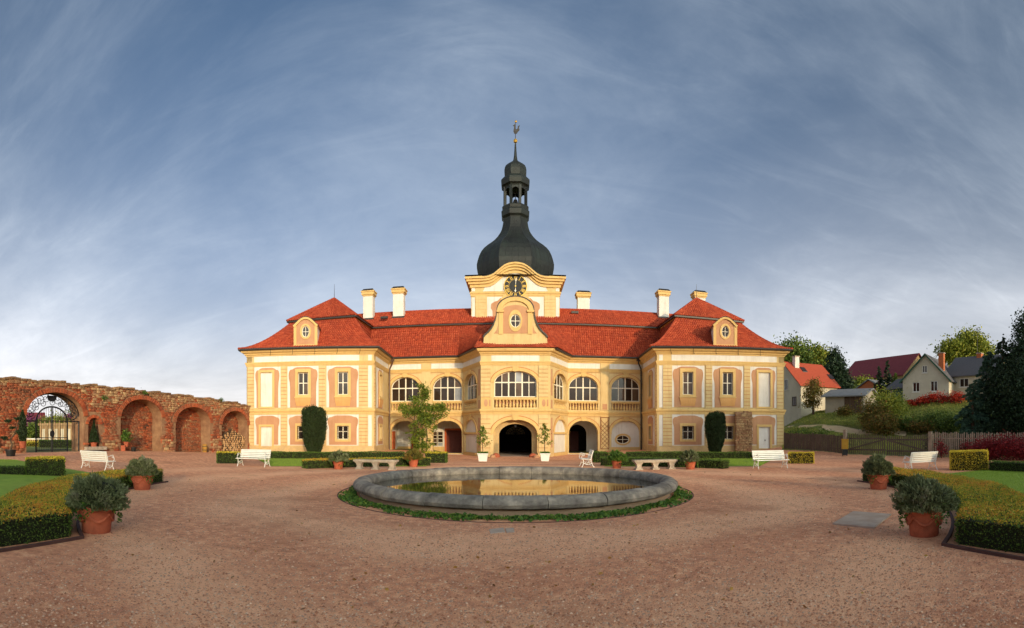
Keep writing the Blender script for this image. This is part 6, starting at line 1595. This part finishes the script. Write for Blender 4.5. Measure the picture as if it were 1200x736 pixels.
# ------------------------------------------------------------------ garden beyond the gate
gx, gy = at(70, 62)
gp_f = Fr(at(47, 62), at(93, 60))
gpv = thing('garden_pavilion', 'sunlit tan stone pavilion with pilasters seen through the gate', 'pavilion', (*at(70, 61), 0))
MB().fbox(gp_f, 0, gp_f.L, -.5, 2.6, -4, 0).build('wall', M['tanstone'], gpv); MB().fbox(gp_f, -.15, gp_f.L + .15, 2.6, 2.9, -4.2, .2).build('cornice', M['tanstone'], gpv)
for k in range(7): u = gp_f.L * (k + .1) / 6.2; MB().fbox(gp_f, u - .12, u + .12, -.4, 2.6, 0, .12).build('pilaster', M['tanstone'], gpv)
for k in range(6): u = gp_f.L * (k + .6) / 6.2; MB().fbox(gp_f, u - .2, u + .2, .5, 2.2, -.02, .03).build('panel', M['cream'], gpv)
for k in range(9): u = gp_f.L * k / 8; MB().lathe([(.06, 0), (.12, .12), (.05, .3), (.1, .36)], tuple(gp_f.p(u, 2.9, 0)), 8).build('finial', M['tanstone'], gpv)
hedge([at(46, 46), at(94, 46), at(94, 47), at(46, 47)], .7, 'clipped dark hedge on the lawn beyond the iron gate', 'box', 'box', leaf=.1, dens=300)
hedge([at(20, 52), at(60, 53), at(60, 54), at(20, 53)], .5, 'low golden hedge on the lawn beyond the iron gate', 'golden', 'golden', leaf=.1, dens=300)
ft = Fr(at(18, 58), at(48, 57)); ra = thing('white_railing', 'white balustrade rail beside the garden pavilion beyond the gate', 'railing', tuple(ft.p(ft.L / 2, 0)))
MB().fbox(ft, 0, ft.L, .95, 1.1, -.1, .1).build('rail', M['white'], ra); MB().fbox(ft, 0, ft.L, 0, .2, -.1, .1).build('rail', M['white'], ra)
for k in range(14): inst('post', BAL, ft.p(ft.L * (k + .5) / 14, .15, 0), 0, ra)
lawn([at(10, 36), at(105, 42), at(105, 58), at(10, 56)], 0, 0)
tree(at(64, 68), 7.5, [(0, 0, 3.3, 2.2, 1.5), (1.5, 0, 2.8, 1.6, 1.3), (-1.5, 0, 2.9, 1.6, 1.3)], 'treelight', 4500, .26, .25, 'leafy green tree behind the garden pavilion', group='trees beyond the gate')
tree(at(40, 66), 5, [(0, 0, 1.8, 1.9, 1.3), (1, 0, 2.5, 1.2, .9)], 'tree', 3000, .25, .2, 'dark green tree behind the white railing', group='trees beyond the gate')
tree(at(84, 72), 6, [(0, 0, 3.4, 1.7, 1.2), (1.3, 0, 3.0, 1.3, 1.0)], 'purple', 3000, .25, .2, 'purple flowering tree beyond the pavilion', group='trees beyond the gate')
tree(at(30, 80), 7, [(0, 0, 3.4, 3.0, 1.3)], 'purple', 2600, .3, .2, 'purple leaved tree behind the railing', group='trees beyond the gate')
tree(at(88, 88), 8, [(0, 0, 4.4, 2.4, 1.7), (2, 0, 4.2, 1.6, 1.4)], 'tree', 3000, .3, .22, 'taller green tree at the edge of the gate view', group='trees beyond the gate')
def simple_house(px0, px1, R0, R1, z0, zw, zr, wm, rm, label, depth=8, gable=False, win=(), name='house', chim=()):
    """a house by its front corners: walls, pitched roof, windows, chimneys"""
    f = Fr(at(px0, R0), at(px1, R1)); L = f.L
    t = thing(name, label, 'house', tuple(f.p(L / 2, z0, -depth / 2)))
    if gable:                                        # gable end faces the court
        MB().plate(f, [(0, z0 - 2), (L, z0 - 2), (L, zw), (L / 2, zr), (0, zw)], -depth, 0, [rect(*w) for w in win]).build('wall', M[wm], t)
        for s in (0, 1):
            e0, e1 = (-.35, L / 2) if s == 0 else (L + .35, L / 2); sl = (zr - zw) / (L / 2)
            v = [f.p(e0, zw - .35 * sl, .35), f.p(e1, zr + .0, .35), f.p(e1, zr, -depth - .35), f.p(e0, zw - .35 * sl, -depth - .35)]
            up = Vector((0, 0, .16)); MB().add([p + Vector((0, 0, .02)) for p in v] + [p + up for p in v], [(0, 1, 2, 3), (7, 6, 5, 4), (0, 4, 5, 1), (1, 5, 6, 2), (2, 6, 7, 3), (3, 7, 4, 0)]).build('roof_slope', M[rm], t)
    else:
        MB().plate(f, rect(0, L, z0 - 2, zw), -depth, 0, [rect(*w) for w in win]).build('wall', M[wm], t)
        for u in (0, L): 
            g_ = [f.p(u, zw, 0), f.p(u, zr, -depth / 2), f.p(u, zw, -depth)]; q = f.u * (.02 if u == 0 else -.02)
            MB().add(g_ + [p + q * 10 for p in g_], [(0, 1, 2), (5, 4, 3), (0, 3, 4, 1), (1, 4, 5, 2), (2, 5, 3, 0)]).build('gable_wall', M[wm], t)
        sl = (zr - zw) / (depth / 2)
        for a, b in ((.4, -depth / 2), (-depth - .4, -depth / 2)):
            v = [f.p(-.4, zw - .4 * sl, a), f.p(L + .4, zw - .4 * sl, a), f.p(L + .4, zr, b), f.p(-.4, zr, b)]
            MB().add([p + Vector((0, 0, .02)) for p in v] + [p + Vector((0, 0, .16)) for p in v], [(0, 1, 2, 3), (7, 6, 5, 4), (0, 4, 5, 1), (1, 5, 6, 2), (2, 6, 7, 3), (3, 7, 4, 0)]).build('roof_slope', M[rm], t)
    for w in win:
        o = MB().ring(f, rect(*w), rect(w[0] + .09, w[1] - .09, w[2] + .09, w[3] - .09), -.15, -.06, closed=True).fbox(f, (w[0] + w[1]) / 2 - .04, (w[0] + w[1]) / 2 + .04, w[2] + .09, w[3] - .09, -.145, -.065).build('window', M['white'], t)
        MB().fbox(f, w[0], w[1], w[2], w[3], -.2, -.12).build('pane', M['glass'], o)
        MB().fbox(f, w[0] - .08, w[1] + .08, w[2] - .1, w[2], -.1, .08).build('sill', M['white'], t)
    for u, d, zt, m_ in chim:
        o = MB().box(tuple(f.p(u, zt - 1.0, -d)), (.7, .7, 2.4), rz=math.atan2(f.u.y, f.u.x)).build('chimney', M[m_], t)
        MB().box(tuple(f.p(u, zt + .26, -d)), (.85, .85, .12), rz=math.atan2(f.u.y, f.u.x)).build('chimney_cap', M['slab'], o)
    return f, t
simple_house(8, 52, 120, 120, 0, 3.6, 6.6, 'tanstone', 'maroon', 'far house with a dull pink roof behind the garden beyond the gate', 10)

# ------------------------------------------------------------------ picket fence, gate and board fence
FP = [at(919, 44.0), at(989, 38.0), at(1091, 35.8), at(1212, 33.6)]
def gzf(p): return float(gz(p.x, p.y))
def run_fence(a, b, pitch, w, h, label, name, pointed=True, wm='wood'):
    f = Fr(a, b); t = thing(name, label, 'fence', (*Vector((a[0], a[1])).lerp(Vector((b[0], b[1])), .5), gzf(f.p(f.L / 2, 0))))
    pk = MB().plate(Fr((-.5, 0), (.5, 0)), [(.5 - w / 2, 0), (.5 + w / 2, 0), (.5 + w / 2, h - .06), (.5, h if pointed else h - .05), (.5 - w / 2, h - .06)], -.011, .011).mesh('picket' if pointed else 'board', M[wm])
    n = int(f.L / pitch); rzz = math.atan2(f.u.y, f.u.x)
    for i in range(n):
        p = f.p((i + .5) * pitch, 0, .03 + random.uniform(-.012, .012)); o = inst('picket' if pointed else 'board', pk, (p.x, p.y, gzf(p) + random.uniform(.02, .06)), rzz + random.uniform(-.03, .03), t, (random.uniform(.85, 1.1), 1, random.uniform(.95, 1.04)))
        o.rotation_euler.y = random.uniform(-.015, .015)
    for zr_ in (.35, h * .78):
        pts = [f.p(f.L * i / 8, 0, -.02) for i in range(9)]
        MB().tube([(p.x, p.y, gzf(p) + zr_) for p in pts], .035, 4).build('rail', M[wm], t)
    k = max(1, int(f.L / 2.6))
    for i in range(k + 1):
        p = f.p(f.L * i / k, 0, -.09); MB().box((p.x, p.y, gzf(p) + h * .5), (.12, .12, h + .1), rz=rzz).build('post', M[wm], t)
    return t
run_fence(FP[0], FP[1], .15, .128, 1.38, 'dark weathered boarded fence between the pavilion and the farm gate', 'board_fence', False, 'boardwood')
run_fence(FP[2], FP[3], .145, .085, 1.72, 'weathered picket fence running from the farm gate behind the red hedge', 'picket_fence')
f = Fr(FP[1], FP[2])
for k, (ua, ub) in enumerate(((.25, f.L / 2 - .03), (f.L / 2 + .03, f.L - .2))):
    t = thing('farm_gate', ('gate leaf of upright pales hung next to the board fence' if k == 0 else 'gate leaf of upright pales hung next to the picket fence'), 'gate', tuple(f.p((ua + ub) / 2, gzf(f.p((ua + ub) / 2, 0)))), 0, 'leaves of the farm gate')
    rzz = math.atan2(f.u.y, f.u.x); pk = MB().box((0, 0, .72), (.075, .022, 1.44)).mesh('pale', M['boardwood']); n = int((ub - ua) / .155)
    zb_ = gzf(f.p((ua + ub) / 2, 0)) + .08
    for i in range(n):
        p = f.p(ua + (i + .5) * (ub - ua) / n, 0, .03); inst('pale', pk, (p.x, p.y, zb_ + random.uniform(-.02, .02)), rzz, t, (random.uniform(.85, 1.15), 1, random.uniform(.96, 1.05) * (.94 + .12 * (abs(i / n - (1 if k == 0 else 0))))))
    MB().fbox(f, ua, ub, zb_ + .25, zb_ + .37, -.045, .0).build('rail', M['boardwood'], t); MB().fbox(f, ua, ub, zb_ + 1.08, zb_ + 1.2, -.046, .0).build('rail', M['boardwood'], t)
    z0_, z1_ = (zb_ + .3, zb_ + 1.12)
    a, b = ((ua, z0_), (ub, z1_)) if k == 0 else ((ua, z1_), (ub, z0_))
    MB().plate(f, [(a[0], a[1] - .06), (b[0], b[1] - .06), (b[0], b[1] + .06), (a[0], a[1] + .06)], -.09, -.05).build('brace', M['boardwood'], t)
    MB().plate(f, [(a[0], a[1] - .05), (b[0], b[1] - .05), (b[0], b[1] + .05), (a[0], a[1] + .05)], .045, .075).build('brace', M['boardwood'], t)
for u, nm in ((.1, 'board fence'), (f.L - .05, 'picket fence')):
    p = f.p(u, 0, -.02); o = MB().box((p.x, p.y, gzf(p) + .9), (.24, .24, 1.85), rz=.3, top=(.96, .96)).build('gate_post', M['wood'], None); tag(o, f'stout wooden gate post beside the {nm}', 'post', 'farm gate posts')
x, y = at(990, 36.6); z = gzf(Vector((x, y)))
t = thing('litter_bin', 'yellow litter bin on a dark stand beside the farm gate', 'bin', (x, y, z), -.5)
MB().box((0, 0, .85), (.46, .34, .68), top=(1.05, 1.05)).build('bin_body', M['yellowpaint'], t, False); MB().box((0, 0, 1.22), (.52, .4, .06)).build('lid', M['yellowpaint'], t, False)
MB().tube([(-.15, 0, 0), (-.15, 0, .55)], .03, 6).build('leg', M['black'], t, False); MB().tube([(.15, 0, 0), (.15, 0, .55)], .03, 6).build('leg', M['black'], t, False); MB().box((0, 0, .28), (.36, .3, .42)).build('base_box', M['black'], t, False)
# red barberry hedge before the picket fence, with sprays climbing the pickets
for px, R, rx, h, n in ((1152, 32.6, 1.0, 1.35, 2600), (1166, 32.3, 1.1, 1.55, 2800), (1180, 32.0, 1.1, 1.6, 2800), (1196, 31.8, 1.2, 1.55, 2800), (1212, 31.6, 1.1, 1.4, 1500)):
    k = [1152, 1166, 1180, 1196, 1212].index(px)
    bush(at(px, R), rx, h, 'berry', n, .12, ('dark red barberry bush at the gate end of the red row', 'dark red barberry bush, second in the red row from the farm gate', 'dark red barberry bush, third in the red row from the farm gate', 'dark red barberry bush, fourth in the red row from the farm gate', 'dark red barberry bush at the far end of the red row')[k], 'barberry_bush', 'bush', 'red barberry bushes along the picket fence', k=30, sig=.3)
for px, nm in ((1103, 'beside the gate post'), (1132, 'next to the red bushes')):
    bush(at(px, 34.6), .55, 1.3, 'berry', 500, .12, f'thin red creeper growing on the picket fence {nm}', 'red_creeper', 'creeper', 'red creepers on the picket fence')
# concrete slab in the gravel
q = [gnd(px, py) for px, py in ((975.5, 615), (1000, 600.5), (1044.7, 603.8), (1024.5, 619.8))]
m = MB(); m.add([(a, b, .03) for a, b in q] + [(a, b, -.08) for a, b in q], [(0, 1, 2, 3), (7, 6, 5, 4), (0, 4, 5, 1), (1, 5, 6, 2), (2, 6, 7, 3), (3, 7, 4, 0)])
tag(m.build('concrete_slab', M['slab'], None), 'flat grey concrete cover slab in the gravel near the pots', 'slab')
for k, (pp, nm) in enumerate(((((573, 621), (590, 619), (592, 624), (575, 626)), 'slightly larger'), (((592, 620), (602, 619), (603, 624), (594, 625)), 'smaller'))):
    q = [gnd(*p) for p in pp]; m = MB(); m.add([(a, b, .012) for a, b in q] + [(a, b, -.06) for a, b in q], [(0, 1, 2, 3), (7, 6, 5, 4), (0, 4, 5, 1), (1, 5, 6, 2), (2, 6, 7, 3), (3, 7, 4, 0)])
    tag(m.build('paving_stone', M['slab'], None), f'{nm} grey paving stone sunk in the gravel in front of the pool', 'stone', 'paving stones before the pool')

# ------------------------------------------------------------------ hillside: track, houses, shrubs, trees
tp_ = [(905, 67), (925, 62), (945, 56.5), (965, 53), (985, 51.5), (1005, 50.5), (1025, 49.8), (1045, 49), (1062, 48.2)]
vs, nn_ = [], len(tp_)
for px, R in tp_:
    for dr in (-1.1, -.35, .35, 1.1): x, y = at(px, R + dr * 1.15); vs.append((x, y, float(gz(x, y)) + .05))
tag(MB().add(vs, [(i * 4 + j, (i + 1) * 4 + j, (i + 1) * 4 + j + 1, i * 4 + j + 1) for i in range(nn_ - 1) for j in range(3)]).build('track', M['track'], None, fix=False, smooth='all'), kind='structure')
# rough grass on the bank
n = 60000; th_ = rng.uniform(.53, 1.06, n); R_ = 36 + 32 * rng.uniform(0, 1, n) ** .8
x, y = R_ * np.sin(th_), R_ * np.cos(th_); fe = np.interp(th_, [.53, .66, .83, 1.05], [44.5, 38.6, 36.4, 34.2]); tr_R = np.interp((th_ * F + CX), [p[0] for p in tp_], [p[1] for p in tp_])
ok = (R_ > fe) & (np.abs(R_ - tr_R) > 1.6); x, y = x[ok], y[ok]
P = np.column_stack([x, y, gz(x, y) + .08]); g = leaves('bank_grass', P, .34, .045, M['bankgrass'], None, np.tile([0, 0, 1.], (len(P), 1)), .6); tag(g, kind='stuff')
# house with the bright red roof
def extra_window(t, f, w, m='white'):
    o = MB().ring(f, rect(*w), rect(w[0] + .1, w[1] - .1, w[2] + .1, w[3] - .1), 0, .07, closed=True).fbox(f, (w[0] + w[1]) / 2 - .04, (w[0] + w[1]) / 2 + .04, w[2] + .1, w[3] - .1, .01, .06).build('window', M[m], t)
    MB().fbox(f, w[0] + .05, w[1] - .05, w[2] + .05, w[3] - .05, .005, .03).build('pane', M['glass'], o)
fh, hA = simple_house(938.5, 981, 68, 71.6, 4.5, 8.35, 11.7, 'cream', 'redroof', 'cream house with a bright red pitched roof behind the board fence', 8.5, False, ((1.4, 2.3, 5.7, 7.0),), chim=((1.4, 3.4, 12.3, 'white'),))
ff = Fr(tuple(fh.p(0, 0, -8.5).xy), tuple(fh.p(0, 0, 0).xy)); extra_window(hA, ff, (4.3, 5.3, 7.7, 9.3)); extra_window(hA, ff, (6.4, 7.4, 5.4, 6.7), 'bark'); extra_window(hA, ff, (2.2, 3.3, 5.3, 6.8))
slp = (11.7 - 8.35) / 4.25
for u, d in ((1.9, 2.3), (5.9, 1.2)):
    m = MB(); zq = 8.35 + slp * d
    m.add([fh.p(u, zq + .24, -d), fh.p(u + .8, zq + .24, -d), fh.p(u + .8, zq + .24 + slp * .9, -d - .9), fh.p(u, zq + .24 + slp * .9, -d - .9), fh.p(u, zq + .1, -d), fh.p(u + .8, zq + .1, -d), fh.p(u + .8, zq + .1 + slp * .9, -d - .9), fh.p(u, zq + .1 + slp * .9, -d - .9)], [(0, 1, 2, 3), (0, 4, 5, 1), (1, 5, 6, 2), (2, 6, 7, 3), (3, 7, 4, 0)])
    m.build('skylight', M['glass'], hA)
# long house with the maroon roof
fb_, hB = simple_house(985, 1058, 112, 100, 9.0, 13.4, 18.0, 'tanstone', 'maroon', 'long house with a maroon sheet roof on the hill', 10, False, ((3, 4.2, 11, 12.6), (7, 8.2, 11, 12.6)), chim=())
ff = Fr(tuple(fb_.p(fb_.L, 0, 0).xy), tuple(fb_.p(fb_.L, 0, -10).xy)); extra_window(hB, ff, (3.6, 4.6, 13.2, 14.8)); extra_window(hB, ff, (5.6, 6.6, 13.2, 14.8))
# beige house: a gable towards the court and a slate roofed range
fc, hC = simple_house(1058, 1112, 68, 66, 6.0, 8.8, 12.1, 'cream', 'slate', 'beige gabled house with green bargeboards above the red creeper', 9, True, ((1.4, 2.4, 7.2, 8.5), (3.9, 4.9, 7.2, 8.6), (2.75, 3.45, 9.7, 10.7)), chim=((5.0, 1.6, 12.2, 'orangebrick'),))
sl = (12.1 - 8.8) / (fc.L / 2)
for s in (0, 1):
    e0, e1 = (-.38, fc.L / 2) if s == 0 else (fc.L + .38, fc.L / 2)
    MB().plate(fc, [(e0, 8.8 - .38 * sl - .12), (e1, 12.0), (e1, 12.24), (e0, 8.8 - .38 * sl + .14)], .34, .42).build('bargeboard', M['greenpaint'], hC)
fd, hD = simple_house(1108, 1166, 69.5, 66, 6.2, 9.6, 12.4, 'cream', 'slate', 'slate roofed range adjoining the beige gabled house', 7, False, ((2.2, 3.6, 7.9, 9.1),), chim=((3.6, 3.4, 12.6, 'orangebrick'),))
ant = MB().tube([fd.p(3.2, 11.5, -3.4), fd.p(3.2, 16.6, -3.4)], .035, 5)
for zz_, l in ((16.3, .5), (15.9, .7), (15.5, .4)): ant.tube([fd.p(3.2 - l, zz_, -3.4), fd.p(3.2 + l, zz_, -3.4)], .02, 4)
ant.build('aerial', M['metal'], hD)
# sheds
simple_house(1000, 1038, 84, 80, 5.6, 8.6, 10.3, 'orangebrick', 'greytin', 'small orange brick shed with a low gable', 6, True, ((1.9, 2.7, 7.0, 7.9),), name='brick_shed')
fs_, hS = simple_house(967, 1012, 62, 60, 3.6, 6.2, 7.1, 'greywall', 'greytin', 'low grey shed with a grey sheet roof beside the red roofed house', 5, False, (), name='garden_shed')
for k in range(3): MB().fbox(fs_, 2.6 + k * .75, 3.3 + k * .75, 4.0, 6.2, 0, .06).build('door', M['bark'], hS)
fg_, hG = simple_house(1040, 1058, 74, 71, 6.0, 8.2, 9.6, 'greenpaint', 'slate', 'little green timbered porch beside the beige gabled house', 4, False, ((.6, 1.4, 6.9, 7.9),), name='timber_porch')
# garden fence and red creeper under the beige house
cf = Fr(at(1060, 62.5), at(1128, 61)); t = thing('garden_fence', 'dark low garden fence under the beige gabled house', 'fence', tuple(cf.p(cf.L / 2, 6)))
for k in range(26): p = cf.p(cf.L * (k + .5) / 26, 0); MB().box((p.x, p.y, gzf(p) + .45), (.14, .03, .9), rz=-.8).build('picket', M['bark'], t)
pts = [cf.p(cf.L * i / 6, 0) for i in range(7)]
for q in (.3, .75): MB().tube([(p.x, p.y, gzf(p) + q) for p in pts], .04, 4).build('rail', M['bark'], t)
for k, px in enumerate((1066, 1076, 1086, 1096, 1106, 1116, 1125)):
    bush(at(px, 62 - k * .15), 1.0, (.9, .8, 1.2, 1.4, 1.5, 1.5, 1.3)[k], 'creeper', 520, .2, f'red autumn creeper on the garden fence, {["first", "second", "third", "fourth", "fifth", "sixth", "last"][k]} clump from the timber porch', 'red_creeper', 'creeper', 'red creeper clumps on the garden fence', k=12)
# trees on the hill
tree(at(932, 92), 15, [(0, 0, 11.6, 4.4, 3.8), (-4.5, 0, 10.5, 3.6, 3.4), (4.2, 1, 10.2, 3.4, 3.0), (1, -1, 8.5, 4, 2.8)], 'tree', 17000, .5, .45, 'tall broadleaf tree behind the house with the bright red roof', group='trees on the hill', k=30)
tree(at(957, 95), 12, [(0, 0, 9.8, 3.2, 3.0), (2.5, 0, 8.4, 2.6, 2.4)], 'treelight', 8000, .5, .35, 'yellowish broadleaf tree behind the red roof ridge', group='trees on the hill')
tree(at(979, 86), 10.5, [(0, 0, 7.6, 2.0, 2.8), (-1.0, 0, 5.2, 2.2, 2.4), (1.2, 0, 5.0, 2.3, 2.4), (.2, 0, 9.6, 1.0, 1.4)], 'conifer', 9000, .4, .35, 'dark dense tree between the red roofed and the maroon roofed houses', group='trees on the hill')
tree(at(1134, 96), 13, [(0, 0, 9.5, 4.2, 3.6), (-3.8, 0, 8.6, 3.4, 3.0), (3.8, 0, 8.6, 3.4, 3.0)], 'treelight', 15000, .5, .4, 'round broadleaf tree behind the slate roofed range', group='trees on the hill', k=30)
tree(at(953, 63.5), 5, [(0, 0, 2.9, 1.5, 1.4), (.2, 0, 4.0, 1.0, 1.0), (-.3, 0, 1.7, 1.3, 1.0)], 'shrub', 3600, .2, .14, 'small olive tree before the red roofed house', group='small trees on the bank')
for k, (px, R, h, r) in enumerate(((1030, 78, 6.4, 1.7), (1040, 80, 7.4, 1.8), (1049, 79, 5.4, 1.6))): conifer(at(px, R), h, r, 'conifer' if k < 2 else 'tree', 2200, .42, ('young spruce beside the brick shed', 'taller young spruce behind the timber porch', 'light green young spruce next to the timber porch')[k], group='young spruces on the hill')
tree(at(1012, 96), 6, [(0, 0, 4.6, 2.6, 1.8)], 'treelight', 2400, .36, .2, 'light green bush before the maroon roofed house', group='small trees on the bank')
tree(at(1000, 90), 5, [(0, 0, 3.2, 2.6, 1.6)], 'tree', 2400, .36, .2, 'green bush under the maroon roof eaves', group='small trees on the bank')
# shrubs on the bank
sh = [(1022, 50, 1.6, 3.2, 'shrub', 5200, 'large reddish autumn shrub on the bank above the farm gate'), (1040, 51.5, 1.9, 4.0, 'treelight', 5600, 'large yellow green shrub on the bank behind the farm gate'), (1036, 48, 1.5, 2.2, 'shrub', 3800, 'lower brown green shrub in front of the tall bank shrubs'), (1066, 50, 1.7, 1.5, 'tree', 2600, 'green shrub on the bank below the garden fence'), (1082, 49, 1.6, 1.2, 'shrub', 2200, 'olive shrub on the bank below the beige house'), (1098, 50, 1.8, 1.6, 'tree', 2600, 'dark green shrub on the bank below the red creeper'), (1114, 48, 1.6, 1.7, 'tree', 2600, 'dark shrub on the bank beside the blue green conifer'), (1052, 56, 1.3, 2.4, 'treelight', 2600, 'pale shrub at the end of the garden fence'), (990, 58.5, 1.2, 1.2, 'shrub', 1200, 'low brown shrub beside the grey roofed shed')]
for px, R, rx, h, m_, n, lb in sh: bush(at(px, R), rx, h, m_, n, .2, lb, 'bank_shrub', 'shrub', 'shrubs on the bank', k=34, sig=.27)
bl = [(925, 45.5), (936, 45), (948, 44.4), (960, 43.8)]
for k, (px, R) in enumerate(bl): bush(at(px, R + 1.5), 1.1, 1.3, 'tree', 900, .16, f'dark bramble behind the board fence, {["first", "second", "third", "fourth"][k]} clump from the pavilion', 'bramble', 'shrub', 'brambles behind the board fence')
for k, px in enumerate((1098, 1110, 1122, 1134, 1146)):
    bush(at(px, 37.6 + k * .1), 1.0, 1.5, 'conifer', 1500, .16, f'dark shrub close behind the picket fence, {["first", "second", "third", "fourth", "fifth"][k]} from the farm gate', 'bank_shrub', 'shrub', 'dark shrubs behind the picket fence', k=26)
# conifers at the end of the fence
conifer(at(1140, 43.5), 5.4, 2.0, 'bluecon', 17000, .24, 'broad blue green conifer with foliage to the ground', group='conifers behind the picket fence', power=.55, ragged=.3)
conifer(at(1159, 45), 8.0, 2.3, 'bluecon', 18000, .24, 'taller blue green conifer between the dark firs', group='conifers behind the picket fence', power=.6, ragged=.3)
conifer(at(1175, 43), 9.4, 2.5, 'conifer', 20000, .24, 'dark fir next to the blue green conifers', group='conifers behind the picket fence', power=.65)
tree(at(1196, 43), 12, [(0, 0, 3, 2.8, 2.6), (-.6, 0, 5.6, 2.4, 2.2), (.4, 0, 8.0, 2.0, 2.0), (1.6, -.6, 6.4, 2.2, 2.4), (.8, 0, 10.3, 1.3, 1.6), (2.4, -1.6, 3.2, 2.4, 2.6), (2.2, -1.2, 9.6, 1.7, 2.0)], 'conifer', 52000, .22, .3, 'tallest dark evergreen mass behind the red bushes', name='evergreen_tree', group='conifers behind the picket fence', k=34, sig=.22)
# ------------------------------------------------------------------ what stands behind the camera and shades the court
rp = thing('rear_palace', 'long second palace standing behind the court', 'palace', (5, -33, 0))
f = Fr((52, -27), (-48, -27)); L = f.L
wins = [rect(3 + k * 4.2, 4.3 + k * 4.2, z, z + 2) for k in range(23) for z in (1.0, 4.4)]
MB().plate(f, rect(0, L, -.5, 7.4), -12, 0, wins).build('wall', M['yellow'], rp)
MB().add([f.p(-.6, 7.4, .6), f.p(L + .6, 7.4, .6), f.p(L - 5, 9.2, -6), f.p(5, 9.2, -6), f.p(L + .6, 7.4, -12.6), f.p(-.6, 7.4, -12.6)], [(0, 1, 2, 3), (4, 5, 3, 2), (1, 4, 2), (5, 0, 3)]).build('roof', M['roofunder'], rp)
for k, w in enumerate(wins): MB().plate(f, w, -.35, -.28).build('window', M['glass'], rp)
for u in (14, 33, 50, 71, 88): MB().box(tuple(f.p(u, 9.4, -6)), (1.3, 1, 3)).build('chimney', M['white'], rp)
for k, (x, y, h, r) in enumerate(((44, -18, 20, 5), (54, -22, 22, 6), (62, -12, 21, 6), (50, -8, 18, 4.5))):
    tree((x, y), h, [(0, 0, h * .6, r, h * .3), (-r * .5, 1, h * .45, r * .8, h * .22), (r * .5, -1, h * .5, r * .8, h * .24), (0, 0, h * .8, r * .6, h * .18)], 'tree', 5000, .6, .5, f'tall park tree beside the second palace, {["first", "second", "third", "fourth"][k]} from its corner', group='park trees behind the court', k=26)
